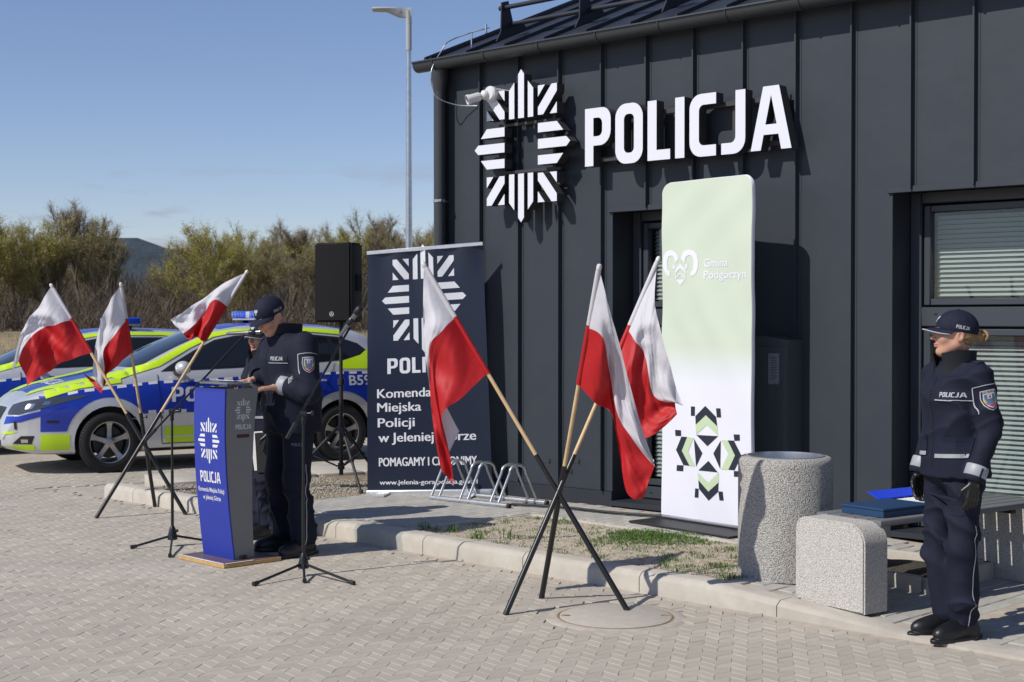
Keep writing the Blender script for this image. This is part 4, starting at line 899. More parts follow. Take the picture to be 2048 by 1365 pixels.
# ---- microphone stands and microphones
def mic_stand(base,legends,toppx,boom,label,grp):
    b=base.copy(); o=thing('microphone_stand',label,'microphone stand',tuple(b),grp)
    zt=toppx
    m=MB(); m.tube([b+Vector((0,0,.05)),b+Vector((0,0,.55))],.011,10); m.tube([b+Vector((0,0,.55)),b+Vector((0,0,zt))],.0085,10); m.build('pole',mat_black,o,60)
    m=MB(); m.lathe([(.016,.045),(.036,.05),(.034,.08),(.022,.13),(.014,.145),(.012,.15)],b,16); h=m.build('hub',mat_black,o,50)
    m=MB(); m.lathe([(.0,0),(.011,0),(.011,.025),(0,.025)],b+Vector((.02,-.01,.115)),10,X=(0,0,1),Y=(0,1,0),Z=(1,0,0)); m.build('hub_knob',mat_black,h,50)
    for e in legends:
        m=MB(); m.tube([b+(e-b)*.08+Vector((0,0,.075)),e+Vector((0,0,.016))],.0085,10); lg_=m.build('leg',mat_black,o,60)
        d=(e-b); d.z=0; d.normalize(); m=MB(); m.tube([e-d*.02+Vector((0,0,.018)),e+d*.025+Vector((0,0,.014))],[.0125,.014],10); m.build('rubber_foot',mat_rubber,lg_,60)
    m=MB(); m.lathe([(.011,zt-.07),(.014,zt-.065),(.014,zt-.0),(.01,zt+.004)],b,12); m.build('clutch',mat_black,o,50)
    a,c=boom; d=(c-a).normalized(); m=MB(); m.tube([a,c],.0075,10); bo_=m.build('boom',M('chrome_black',(.03,.03,.034),.18,metal=.8),o,60)
    m=MB(); m.tube([a-d*.005,a+d*.11],.0125,12); m.build('counterweight',mat_black,bo_,60)
    pv=b+Vector((0,0,zt)); m=MB(); m.lathe([(0,-.022),(.020,-.02),(.020,.02),(0,.022)],pv,14,X=(0,0,1),Y=Vector((0,1,0)),Z=(1,0,0)); m.tube([pv,pv+Vector((.055,-.015,.005))],.006,8); m.bbox(pv+Vector((.062,-.017,.006)),(.016,.016,.03),.003); m.build('pivot',mat_black,o,50)
    return o
def microphone(tail,head,label):
    d=(head-tail).normalized(); o=thing('microphone',label,'microphone',tuple(tail),'microphones on stands'); u=d.orthogonal().normalized(); w_=d.cross(u); Ln=(head-tail).length
    m=MB(); m.lathe([(0,0),(.011,.002),(.0125,.02),(.0165,Ln-.07),(.019,Ln-.06)],tail,18,X=u,Y=w_,Z=d); m.build('handle',M('mic_grey_metal',(.22,.22,.23),.25,metal=.85),o,40)
    m=MB(); m.lathe([(.019,Ln-.061),(.0235,Ln-.05),(.0255,Ln-.03),(.023,Ln-.01),(.012,Ln),(0,Ln+.001)],tail,18,X=u,Y=w_,Z=d); m.build('grille_head',M('mic_mesh',(.03,.03,.032),.5,metal=.6,bump=.6,bs=500,dist=.001),o,180)
    m=MB(); m.lathe([(.0175,Ln-.145),(.021,Ln-.14),(.021,Ln-.10),(.0185,Ln-.095)],tail,16,X=u,Y=w_,Z=d); m.build('clip_ring',mat_black,o,50)
    return o
b1_=on_z(345,1093); 
mic_stand(b1_,[on_z(268,1098),on_z(340,1115),on_z(420,1087)],.985,(at_y(292,880,10.32),at_y(489,671,10.12)),'black boom microphone stand left of the blue lectern','boom microphone stands')
microphone(at_y(452,668,10.12),at_y(538,664,10.10),'silver microphone level in front of the speaking officer')
b2_=on_z(607,1152)
mic_stand(b2_,[on_z(512,1172),on_z(703,1170),on_z(609,1166)],1.045,(at_y(574,876,9.15),at_y(700,655,9.2)),'black boom microphone stand in front right of the lectern','boom microphone stands')
microphone(at_y(680,672,9.18),at_y(722,614,9.16),'microphone pointing up on the stand beside the loudspeaker')
# ---- lectern
lA=on_z(407,1108,.03); lB=on_z(468,1121,.03); lX=(lB-lA); lX.z=0; LWd=lX.length; lX.normalize(); lYb=Vector((-lX.y,lX.x,0))      # lX along the blue face, lYb towards the speaker
if lYb.y<0: lYb=-lYb
LZ0=.03; LZ1=1.185
def lfront(v): return [ -.075, -.085, -.075, -.045, 0.0 ][0] if False else interp(v,[0,.12,.3,.5,.7,.85,1],[.0,-.018,-.042,-.062,-.072,-.072,-.066])
def lback(v): return interp(v,[0,.12,.3,.5,.7,.85,1],[.165,.155,.148,.150,.160,.176,.20])
def lp(u,dep,v): return lA+lX*u+lYb*dep+Vector((0,0,lerp(0,LZ1-LZ0,v)))
lc=thing('lectern','curved lectern with blue front and grey sides bearing the police star','lectern',(lA.x,lA.y,0))
mat_lblue=M('lectern_blue',(.016,.034,.30),.42,var=.03); mat_lgrey=M('lectern_grey',(.19,.195,.20),.5,var=.04)
N_=28; m=MB(); m.cm=0
m.sheet([[lp(0,lfront(k/N_)+.0,k/N_),lp(LWd,lfront(k/N_),k/N_)] for k in range(N_+1)])
m.sheet([[lp(LWd,lfront(k/N_)+.012,k/N_),lp(0,lfront(k/N_)+.012,k/N_)] for k in range(N_+1)])
m.sheet([[lp(LWd,lfront(k/N_),k/N_),lp(LWd,lfront(k/N_)+.012,k/N_)] for k in range(N_+1)]); m.sheet([[lp(0,lfront(k/N_)+.012,k/N_),lp(0,lfront(k/N_),k/N_)] for k in range(N_+1)])
m.build('front_panel',mat_lblue,lc,40)
for nm,u0,u1 in (('side_panel',LWd-.016,LWd-.001),('side_panel',.001,.016)):
    m=MB()
    rows=[[lp(u0,lfront(k/N_)+.0125,k/N_),lp(u1,lfront(k/N_)+.0125,k/N_),lp(u1,lback(k/N_),k/N_),lp(u0,lback(k/N_),k/N_)] for k in range(N_+1)]
    m.sheet(rows,closed=True); m.f+=[(3,2,1,0),tuple(N_*4+i for i in range(4))]; m.m+=[0,0]; m.build(nm,mat_lgrey,lc,40)
m=MB(); m.hexa([lp(.017,.0,.88),lp(LWd-.017,.0,.88),lp(LWd-.017,.17,.88),lp(.017,.17,.88),lp(.017,.0,.895),lp(LWd-.017,.0,.895),lp(LWd-.017,.17,.895),lp(.017,.17,.895)]); m.build('inner_shelf',mat_lgrey,lc)
# clear top plate, sloping down to the speaker
def tpl(u,dep,h): return lA+lX*u+lYb*dep+Vector((0,0,h))
m=MB(); zf=1.215; zb_=1.17
a=-.115; b=LWd+.05; f0,f1=-.135,.315
m.hexa([tpl(a,f0,zf-.012),tpl(b,f0,zf-.012),tpl(b,f1,zb_-.012),tpl(a,f1,zb_-.012),tpl(a,f0,zf),tpl(b,f0,zf),tpl(b,f1,zb_),tpl(a,f1,zb_)])
m.build('clear_top_plate',glass('acrylic',(.86,.90,.91),.03),lc)
m=MB(); m.bbox(tpl(LWd/2,.06,1.187),(.34,.20,.012),.003,X=lX,Y=lYb); m.build('top_support',mat_lgrey,lc)
lq=lX; bp_=lA+lX*(LWd/2)+lYb*.09; bp_.z=.014
m=MB(); m.bbox(bp_,(.56,.46,.026),.002,X=lX,Y=lYb); m.build('base_board',M('plywood_edge',(.50,.31,.12),.7,var=.2,vs=12),lc)
m=MB(); m.bbox(bp_+Vector((0,0,.0145)),(.555,.455,.002),.0005,X=lX,Y=lYb); m.build('base_laminate',M('brown_laminate',(.12,.085,.085),.35,var=.2,vs=6),lc)
m=MB(); m.bbox(bp_-lYb*.225+Vector((0,0,.0165)),(.54,.016,.002),.0005,X=lX,Y=lYb); m.bbox(bp_+lX*.273-lYb*.1+Vector((0,0,.0165)),(.012,.22,.002),.0005,X=lX,Y=lYb); m.build('worn_edge',M('worn_white',(.7,.7,.7),.6,var=.2,vs=20),lc)
m=MB(); m.bbox(lp(LWd+.006,.07,.012),(.02,.05,.022),.003,X=lX,Y=lYb); m.build('hinge_plate',mat_blackm,lc)
m=MB(); m.bbox(lp(LWd+.0005,.075,.722),(.004,.10,.022),.002,X=lX,Y=lYb); m.build('cable_slot',M('slot_copper',(.10,.05,.035),.3,metal=.6),lc)
LH=LZ1-LZ0
def lff(u,v,d): return lp(u,lfront(v/LH)-d,v/LH)
def lmark(V,Fc,name,mat,fn): V,Fc=gridcut(V,Fc,.03); return flat_mark(name,V,Fc,fn,mat,lc,.0015)
V,Fc=polys2d([[(p[0]+LWd*.49,p[1]+.80) for p in q] for q in star_polys(.265)]); lmark(V,Fc,'star_print',mat_print,lff)
V,Fc,_,_=policja2d(.075,.245); lmark([(p[0]+LWd*.49-.122,p[1]+.515) for p in V],Fc,'lettering',mat_print,lff)
for s_,y,w_ in (('Komenda Miejska Policji',.448,.315),('w Jeleniej Górze',.395,.215)):
    V,Fc=text2d(s_,.030,w_,bold=.012,align='C'); lmark([(p[0]+LWd*.49,p[1]+y) for p in V],Fc,'lettering',mat_print,lff)
def lfs(u,v,d): return lp(LWd-.001+d,lfront(v/LH)+.0125+u,v/LH)
mat_gp=M('silver_print',(.62,.63,.64),.45)
V,Fc=polys2d([[(p[0]+.135,p[1]+1.01) for p in q] for q in star_polys(.135)]); lmark(V,Fc,'star_print',mat_gp,lfs)
V,Fc,_,_=policja2d(.033,.125); lmark([(p[0]+.075,p[1]+.880) for p in V],Fc,'lettering',mat_gp,lfs)
# ---- flag stands and flags
mat_wood=M('pale_wood_pole',(.56,.40,.21),.55,var=.15,vs=9)
mat_fw=M('flag_white',(.70,.69,.73),.7,trans=.32,bump=.35,bs=26,dist=.006); mat_fr=M('flag_red',(.52,.012,.016),.6,trans=.28,bump=.35,bs=26,dist=.006)
def flag_set(stand_label,legs,grp):
    gs=[on_z(*l['g']) for l in legs]; c=sum(gs,Vector((0,0,0)))/3
    st_=thing('flag_stand',stand_label,'flag stand',(c.x,c.y,0),'crossed tube flag stands')
    for l,g_ in zip(legs,gs):
        tip=at_y(l['tip'][0],l['tip'][1],l['yt'])
        d=tip-g_
        # height of tube top and cloth start along the straight pole, found from their rows in the picture
        def frac(py):
            lo,hi=0.0,1.0
            for _ in range(40):
                k=(lo+hi)/2; p=g_+d*k; v=CAMR.transposed()@(p-CP); y=682.5-F*(v.y/-v.z)
                if y>py: lo=k
                else: hi=k
            return lo
        ft=frac(l['top']); fc=frac(l['hoist'][2][1])
        m=MB(); m.tube([g_+d.normalized()*.012,g_+d*ft],.0165,14); tb=m.build('tube_leg',mat_black,st_,60)
        m=MB(); q=g_+d*(ft-.025); m.tube([q,q+Vector((.045,-.012,.012))],.004,6); m.bbox(q+Vector((.05,-.014,.013)),(.012,.006,.03),.002); m.build('wing_screw',mat_blackm,tb)
        m=MB(); m.tube([g_+d*.0,g_+d.normalized()*.02],.0175,14); m.build('end_plug',mat_rubber,tb,60)
        fl=thing('polish_flag',l['label'],'flag',tuple(g_+d*ft),'white and red flags on wooden poles'); fl.name='flag'
        m=MB(); m.tube([g_+d*(ft-.06),tip],.0118,12); m.build('pole',mat_wood,fl,60)
        m=MB(); dn=d.normalized(); m.lathe([(.0125,-.015),(.0145,-.012),(.0145,.01),(.010,.02),(0,.022)],tip,12,X=dn.orthogonal().normalized(),Y=dn.cross(dn.orthogonal().normalized()),Z=dn); m.build('finial',mat_wp,fl,50)
        # cloth: key points read off the photo hung at the pole's depth, with folds in depth
        cols=[]
        for ci,colm in enumerate([l['hoist']]+l['cols']):
            row=[]
            for (x,y,*dd) in colm:
                k=frac(min(max(y,l['tip'][1]),l['hoist'][2][1])) if ci==0 else frac(min(max(y,l['tip'][1]),l['hoist'][2][1]))
                base_y=(g_+d*k).y; row.append(tuple(at_y(x,y,base_y+(dd[0] if dd else 0))))
            cols.append(row)
        nu,nv=56,40; m=MB(); rng=random.Random(int(l['tip'][0])); ph=[rng.uniform(0,6.28) for _ in range(6)]; b_=0
        grid=[]
        for i in range(nu+1):
            a=i/nu; top=cat([c_[0] for c_ in cols],a); mid=cat([c_[1] for c_ in cols],a); bot=cat([c_[2] for c_ in cols],a); r_=[]
            for j in range(nv+1):
                t=j/nv*2; p=Vector(top).lerp(Vector(mid),t) if t<=1 else Vector(mid).lerp(Vector(bot),t-1)
                if 0<t<2:                     # smooth the crease at the seam
                    pass
                am=.020*min(1,a*3); rp_=am*(math.sin(8*a+4.5*t+ph[0])+.6*math.sin(15*a-6*t+ph[1])+.35*math.sin(26*a+9*t+ph[2])+.22*(1-abs(math.sin(17*a-11*t+ph[4]+1.5*math.sin(6*t+ph[5]))))**3*2)
                v=p-CP; v.normalize(); p=p+Vector((0,1,0))*rp_+Vector((0,0,1))*(.004*math.sin(19*a+ph[3])*min(1,a*4))
                r_.append(p)
            grid.append(r_)
        V=[tuple(p) for r_ in grid for p in r_]; Fc=[];mi=[]; w_=nv+1
        for i in range(nu):
            for j in range(nv): Fc.append((i*w_+j,(i+1)*w_+j,(i+1)*w_+j+1,i*w_+j+1)); mi.append(0 if j<nv//2 else 1)
        mesh_obj('cloth',V,Fc,[mat_fw,mat_fr],fl,180,mi)
        hm_=MB(); hm_.tube([grid[nu][j] for j in range(nv//2+1)],.0022,6); hm_.build('hem',mat_fw,fl,60); hm_=MB(); hm_.tube([grid[nu][j] for j in range(nv//2,nv+1)],.0022,6); hm_.build('hem',mat_fr,fl,60)
        sl=MB(); k0=frac(l['tip'][1]+6); sl.tube([g_+d*k0,(g_+d*k0).lerp(g_+d*fc,.47)],.0155,12); sl.build('sleeve',mat_fw,fl,60)
        sl=MB(); sl.tube([(g_+d*k0).lerp(g_+d*fc,.47),g_+d*fc],.0155,12); sl.build('sleeve',mat_fr,fl,60)
flag_set('crossed black tube flag stand in front of the green banner',[
 dict(g=(1255,1222),tip=(848,530),yt=8.33,top=910,label='flag leaning left and hanging down in front of the navy banner',hoist=[(848,530),(910,636),(973,748)],
  cols=[[(846,600,-.03),(886,660,-.08),(930,790,-.05)],[(847,680,.03),(860,694,-.03),(886,826,-.04)],[(858,745,.08),(860,790,0),(893,880,-.03)],[(886,800,.11),(868,860,.03),(903,930,0)],[(918,862,.13),(882,938,.05),(906,968,.02)]]),
 dict(g=(1083,1197),tip=(1198,536),yt=7.75,top=932,label='flag on the upright pole in front of the crossed stand, draped to the right',hoist=[(1198,536),(1174,655),(1156,769)],
  cols=[[(1214,600,-.06),(1207,678,-.10),(1190,806,-.04)],[(1236,680,-.10),(1219,745,.02),(1222,826,.02)],[(1260,770,-.08),(1234,826,-.02),(1238,900,.05)],[(1286,862,-.05),(1268,884,-.06),(1253,985,.02)],[(1306,918,-.02),(1309,932,-.03),(1284,998,.0)]]),
 dict(g=(1011,1230),tip=(1316,520),yt=8.55,top=910,label='flag leaning right just left of the green banner',hoist=[(1316,520),(1255,660),(1196,799)],
  cols=[[(1309,600,-.05),(1272,684,-.08),(1226,830,-.03)],[(1323,670,-.10),(1290,712,-.02),(1254,864,.02)],[(1345,747,-.06),(1306,790,.03),(1296,876,.0)],[(1366,812,-.02),(1350,806,-.02),(1352,830,.0)]])],'r')
flag_set('crossed black tube flag stand on the plaza in front of the patrol car',[
 dict(g=(372,1030),tip=(103,572),yt=12.3,top=828,label='flag farthest left, leaning left and flying level',hoist=[(103,572),(144,640),(182,706)],
  cols=[[(84,601,-.06),(116,648,-.10),(152,716,-.02)],[(61,636,.03),(88,656,.04),(122,727,.06)],[(39,676,-.05),(60,676,-.06),(89,748,-.03)],[(23,742,.02),(38,722,.02),(57,770,.04)]]),
 dict(g=(310,1013),tip=(242,570),yt=12.15,top=826,label='flag hanging straight from the middle pole before the patrol car',hoist=[(242,570),(254,639),(264,706)],
  cols=[[(221,602,-.05),(232,666,-.08),(240,726,-.04)],[(203,642,.02),(210,698,-.02),(214,749,.03)],[(187,702,.0),(208,742,-.06),(208,770,.06)],[(188,750,.04),(204,788,.0),(166,745,.13)]]),
 dict(g=(192,1037),tip=(493,545),yt=12.5,top=825,label='flag leaning right towards the officer at the lectern',hoist=[(493,545),(453,612),(408,683)],
  cols=[[(450,565,-.04),(430,600,-.10),(401,680,-.04)],[(410,595,.03),(407,626,.04),(392,673,.06)],[(370,622,-.03),(389,650,-.05),(384,679,-.02)],[(340,641,.02),(367,668,.03),(374,679,.05)]])],'l')
# ---- lamp post far behind
lpo=at_y(818,490,28); lb_=Vector((lpo.x,28,gz(28))); lpst=thing('street_lamp','tall galvanised street lamp with flat grey head behind the navy banner','street lamp',tuple(lb_))
ztop=at_y(812,45,28).z
m=MB(); m.tube([lb_,Vector((lb_.x,28,2.2)),Vector((lb_.x,28,ztop-1.3)),Vector((lb_.x,28,ztop))],[.085,.072,.05,.046],16); m.build('post',mat_galv,lpst,60)
m=MB(); m.tube([Vector((lb_.x,28,ztop-.55)),Vector((lb_.x,28,ztop+.02))],.058,16); m.build('head_collar',M('lamp_grey',(.34,.35,.36),.45),lpst,60)
m=MB(); tz=at_y(812,22,28).z; x1=lb_.x+.06; x0=at_y(745,20,28).x
for yy in (-1,1): pass
rows=[]
for k in range(13):
    a=k/12; x=lerp(x0,x1,a); wd=.05+.11*math.sin(math.pi*min(1,a*1.15+.12))**.6; th=.03 if a<.35 else lerp(.03,.16,min(1,(a-.35)/.35)); 
    rows.append([(x,28-wd,tz+.02),(x,28-wd*.8,tz+.05),(x,28+wd*.8,tz+.05),(x,28+wd,tz+.02),(x,28+wd*.8,tz+.03-th),(x,28-wd*.8,tz+.03-th)])
m.sheet(rows,closed=True); m.f+=[tuple(reversed(range(6))),tuple(12*6+i for i in range(6))]; m.m+=[0,0]; m.build('lamp_head',MATS['lamp_grey'],lpst,40)
m=MB(); m.tube([Vector((lb_.x,28,ztop-.03)),Vector((lb_.x-.01,28,tz))],.06,14); m.build('head_joint',MATS['lamp_grey'],lpst,60)
m=MB(); m.bbox((lerp(x0,x1,.25),28,tz+.012),(.30,.15,.02),.004); m.build('lamp_lens',M('lamp_glass',(.55,.56,.56),.2),lpst)
# ================================================================== PEOPLE
mat_skin=M('skin',(.50,.27,.185),.5,var=.10,vs=30,bump=.15,bs=220,dist=.001)
b_=mat_skin.node_tree.nodes['Principled BSDF']; b_.inputs['Subsurface Weight'].default_value=.12; b_.inputs['Subsurface Radius'].default_value=(.012,.005,.003)
mat_lip=M('lips',(.43,.17,.135),.45); mat_hair_b=M('blond_hair',(.25,.155,.07),.55,var=.4,vs=60); mat_hair_g=M('cropped_hair',(.16,.13,.11),.7)
mat_cloth=M('navy_uniform',(.0085,.0105,.024),.8,var=.12,vs=18,bump=.35,bs=520,spec=.25,dist=.001)
mat_cloth2=M('navy_cap',(.0095,.012,.028),.78,var=.1,vs=30,bump=.35,bs=700,spec=.25,dist=.001)
mat_collar=M('collar_fleece',(.008,.009,.014),.9); mat_boot=M('black_boot_leather',(.008,.008,.009),.42,var=.2,vs=30,bump=.2,bs=90); mat_glove=M('black_glove_leather',(.010,.010,.010),.34,bump=.25,bs=120)
mat_refl=M('reflective_tape',(.30,.31,.335),.5,var=.1,vs=20); mat_thread=M('silver_thread',(.40,.40,.43),.6); mat_pipe=M('white_piping',(.42,.42,.46),.6)
mat_eye=M('eye_white',(.6,.57,.54),.3); mat_iris=M('eye_dark',(.03,.025,.02),.2)
mat_pred=M('patch_red',(.40,.02,.025),.7); mat_pblu=M('patch_blue',(.04,.11,.20),.7); mat_pyel=M('patch_yellow',(.45,.30,.04),.7); mat_pblk=M('patch_black',(.012,.012,.015),.8)
def folds(P,amp,sd):
    x,y,z=P[:,0],P[:,1],P[:,2]; w1=np.sin(7*x+sd)+.7*np.sin(11*y-5*z+2*sd); w2=np.sin(9*y+1.3*sd)+.7*np.sin(13*x+6*z)
    a=(1-np.abs(np.sin(10*z+1.9*w1+5*y+sd)))**1.5; b=(1-np.abs(np.sin(15*z-9*x+2.1*w2-4*y+2.3*sd)))**2; c=np.sin(33*(x-y)+17*z+sd*3+2*w1)
    mk=np.clip(.55+.75*np.sin(5*x+3*z+sd)*np.sin(6*z+4*y+2*sd)+.45*np.sin(11*x-9*y+7*z+sd),.05,1.25)
    return -amp*((1.15*a+1.05*b-.75)*mk+.14*c)
def head_sdf(s=1.0,female=False):
    def fn(P):
        P=P/s; Q=P.copy(); Q[:,0]=np.abs(Q[:,0])
        d=n_ell(P,(0,-.014,.022),(.076,.097,.096))
        d=smin(d,n_ell(P,(0,.032,-.035),(.060,.066,.082)),.04)
        d=smin(d,n_cone(Q,(.050,.0,-.055),(.020,.058,-.098),.024,.020),.03)
        d=smin(d,n_ell(P,(0,.070,-.101),(.024,.022,.020)),.02)
        d=smin(d,n_ell(Q,(.040,.066,-.022),(.024,.022,.024)),.025)
        d=smin(d,n_ell(P,(0,.080,.030),(.050,.016,.012)),.014)
        d=smax(d,-n_ell(Q,(.031,.101,.010),(.017,.013,.010)),.010)
        d=smin(d,n_ell(Q,(.031,.083,.010),(.0145,.012,.012)),.003)
        d=smin(d,n_cone(P,(0,.088,.016),(0,.117,-.026),.0075,.0115),.010)
        d=smin(d,n_ell(Q,(.011,.104,-.031),(.008,.009,.007)),.006)
        d=smin(d,n_ell(P,(0,.097,-.0575),(.023,.0105,.0062)),.005)
        d=smin(d,n_ell(P,(0,.095,-.0695),(.020,.0105,.0070)),.005)
        ear=smax(n_ell(Q,(.079,-.014,-.006),(.010,.021,.033)),-n_ell(Q,(.090,-.010,-.004),(.009,.012,.020)),.004)
        d=smin(d,ear,.006)
        d=smin(d,n_cone(P,(0,-.022,-.06),(0,-.050,-.22),.053,.060),.03)
        return d*s
    return fn
def hand_prims(wrist,d,pn,side,curl,spread=.0,s=1.0,thumb=.5):
    # wrist point, finger direction, palm normal (out of the palm), side = direction of the thumb; list of cones
    w_=Vector(wrist); d=Vector(d).normalized(); pn=Vector(pn).normalized(); t=Vector(side); t=(t-d*t.dot(d)).normalized(); out=[]
    for k in range(4): out.append((w_+t*(-.024+.016*k)*s*.8,w_+d*.082*s+t*(-.030+.020*k)*s,.014*s,.0125*s))
    ln=[.056,.070,.076,.068]
    for k in range(4):
        p=w_+d*.085*s+t*(-.030+.020*k)*s; a=0; L_=ln[k]*s*.5; dirn=d
        for sg in range(3):
            a+=curl*(.55 if sg==0 else 1.0); dd=(d*math.cos(a)+pn*math.sin(a)+t*(spread*(k-1.5)*.12)).normalized(); q=p+dd*L_
            out.append((p,q,(.0098-.0008*sg)*s,(.0092-.0010*sg)*s)); p=q; L_*=.72
    p=w_+d*.022*s+t*.028*s; td=(d*.62+t*.62+pn*.35*thumb*2).normalized(); q=p+td*.042*s; out.append((p,q,.0145*s,.0115*s)); td2=(d*.85+t*.15+pn*.4*thumb*2).normalized(); q2=q+td2*.034*s; out.append((q,q2,.0110*s,.0085*s))
    return out
def hand_mesh(pr,arm_from):
    c=[np.array(p[0]) for p in pr]+[np.array(p[1]) for p in pr]; lo=np.min(c,0)-.03; hi=np.max(c,0)+.03
    def fn(P):
        D=None
        for (a,b,r0,r1) in pr:
            q=n_cone(P,a,b,r0,r1); D=q if D is None else smin(D,q,.0055)
        q=n_cone(P,arm_from,pr[0][0].lerp(pr[3][0],.5),.030,.026); return smin(D,q,.015)
    return surfnet(fn,lo,hi,.0032)
EAGLE=[[(0,1),(.12,.9),(.1,.75),(.25,.7),(.75,.95),(.9,.6),(.85,.2),(.6,-.1),(.3,.05),(.28,-.3),(.45,-.55),(.2,-.6),(.0,-.95),(-.2,-.6),(-.45,-.55),(-.28,-.3),(-.3,.05),(-.6,-.1),(-.85,.2),(-.9,.6),(-.75,.95),(-.25,.7),(-.1,.75)]]
def shield(sc): return [(x*sc,y*sc) for x,y in [(-.42,.55),(.42,.55),(.46,.1),(.40,-.30),(.24,-.52),(0,-.64),(-.24,-.52),(-.40,-.30),(-.46,.1)]]
def scaled(p,k,dx=0,dy=0): return [(x*k+dx,y*k+dy) for x,y in p]
def sleeve_patch(bvh,par,o,U,V_,N,sc):
    o=Vector(o)
    def w(polys,mat,d): 
        V,Fc=polys2d(polys); wrap_mark('sleeve_patch',V,Fc,bvh,o,U,V_,mat,par,d,.012,.12)
    w([shield(sc)],mat_pipe,.003); w([shield(sc*.92)],mat_pblk,.0042); w([scaled(shield(sc),.74,0,-.03*sc)],mat_pipe,.0054); w([scaled(shield(sc),.62,0,-.03*sc)],mat_pblu,.0064)
    w([[(-.12*sc,.05*sc),(.12*sc,.05*sc),(.12*sc,.30*sc),(-.12*sc,.30*sc)]],mat_pipe,.0074); w([[(-.05*sc,.10*sc),(.05*sc,.10*sc),(.05*sc,.24*sc),(-.05*sc,.24*sc)]],mat_pred,.0082)
    w([[(-.30*sc,-.22*sc),(-.05*sc,-.42*sc),(.05*sc,-.42*sc),(.30*sc,-.22*sc),(.0,-.30*sc)]],mat_pred,.0074); w([[(-.36*sc,-.02*sc),(-.26*sc,.06*sc),(-.22*sc,-.16*sc),(-.30*sc,-.22*sc)],[(.36*sc,-.02*sc),(.26*sc,.06*sc),(.22*sc,-.16*sc),(.30*sc,-.22*sc)]],mat_pyel,.0074)
    V,Fc,_,_=policja2d(.11*sc,.62*sc); wrap_mark('patch_lettering',[(p[0]-.31*sc,p[1]+.40*sc) for p in V],Fc,bvh,o,U,V_,mat_thread,par,.0062,None,.12)
def person(label,loc,Fd,sp):
    root=thing('person',label,'person'); s=sp['s']; fem=sp.get('female',False); sd=sp.get('seed',1.0)
    hs=sp.get('hs',1.0); bk_=sp.get('bulk',1.0)
    # ---- jacket
    tz=sp['torso']                             # list of (z, half width, half depth, y shift)
    ar=sp['arms']                              # for each side: shoulder, elbow, wrist
    sx2=np.mean([t[1] for t in tz]); 
    def torso(P):
        z=P[:,2]; zs=[t[0] for t in tz]; hw=np.interp(z,zs,[t[1] for t in tz]); hd=np.interp(z,zs,[t[2] for t in tz]); ys_=np.interp(z,zs,[t[3] for t in tz])
        x=P[:,0]/hw; y=(P[:,1]-ys_)/hd; r=(np.abs(x)**2.4+np.abs(y)**2.4)**(1/2.4); d=(r-1)*np.minimum(hw,hd)
        d=np.maximum(d,zs[0]-z); d=smax(d,z-zs[-1],.05); return d
    def jack(P):
        d=torso(P)
        for (sh,el,wr,rs) in ar:
            a=smin(n_cone(P,sh,el,rs[0],rs[1]),n_cone(P,el,wr,rs[1],rs[2]),.03); 
            de=np.linalg.norm(P-np.array(el),axis=1); a=a+np.exp(-(de/.09)**2)*folds(P*1.7,.010,sd+3)
            d=smin(d,a,.035)
        zl=tz[0][0]; am=.0105*(1+.5*np.exp(-((P[:,2]-zl-.14)/.12)**2)); return d+folds(P,1,sd)*am
    pts=[p for a in ar for p in a[:3]]; lo=[min([p[i] for p in pts]+[-.27 if i==0 else (-.24 if i==1 else tz[0][0])])-.10 for i in range(3)]; hi=[max([p[i] for p in pts]+[.27 if i==0 else (.24 if i==1 else tz[-1][0])])+.10 for i in range(3)]
    jk=sdf_obj('jacket',jack,lo,hi,.0085,mat_cloth,root); B=bvh_of(jk)
    # ---- trousers
    lg=sp['legs']; pz=sp['pelvis']
    def trou(P):
        d=n_ell(P,(pz[0],pz[1],pz[2]),pz[3])
        for (h,k,an,rs) in lg:
            a=smin(n_cone(P,h,k,rs[0],rs[1]),n_cone(P,k,an,rs[1],rs[2]),.04); d=smin(d,a,.045)
        z=P[:,2]; am=.010+.015*np.exp(-((z-.38*s)/.16)**2)+.016*np.exp(-((z-.18*s)/.09)**2)
        d=d+folds(P*np.array([1,1,1.25]),1,sd+1.7)*am*sp.get('fold',1.0); return np.maximum(d,.075*s-z)
    pl_=[p for a in lg for p in a[:3]]; lo=[min(p[i] for p in pl_)-.17 for i in range(3)]; hi=[max(p[i] for p in pl_)+.17 for i in range(3)]; hi[2]=pz[2]+.16; lo[2]=.05
    tr=sdf_obj('trousers',trou,lo,hi,.0085,mat_cloth,root); TB_=bvh_of(tr)
    # ---- boots
    for (h,k,an,rs) in lg:
        ax,ay=an[0],an[1]; fy=sp.get('foot_yaw',0)*(1 if ax>0 else -1); c,s_=math.cos(fy),math.sin(fy)
        def boot(P):
            Q=P-np.array((ax,ay,0)); X=Q[:,0]*c-Q[:,1]*s_; Y=Q[:,0]*s_+Q[:,1]*c; Q=np.stack([X,Y,Q[:,2]],1)/s
            d=n_ell(Q,(0,.125,.042),(.047,.085,.050)); d=smin(d,n_ell(Q,(0,.03,.055),(.042,.10,.060)),.04); d=smin(d,n_cone(Q,(0,-.03,.06),(0,-.025,.20),.044,.050),.03); d=smin(d,n_ell(Q,(0,-.045,.035),(.038,.045,.045)),.03)
            sole=np.maximum(n_ell(Q,(0,.055,.012),(.056,.176,.06)),np.abs(Q[:,2]-.012)-.012)
            d=smin(d,sole,.004); return np.maximum(d,-Q[:,2])*s
        sdf_obj('boot',boot,(ax-.11,ay-.16,-.012),(ax+.11,ay+.27,.22*s),.0055,mat_boot,root)
    # ---- head, hands, body under the clothes
    Vh,Fh=surfnet(head_sdf(hs,fem),(-.11*hs,-.15*hs,-.25*hs),(.11*hs,.15*hs,.14*hs),.0042)
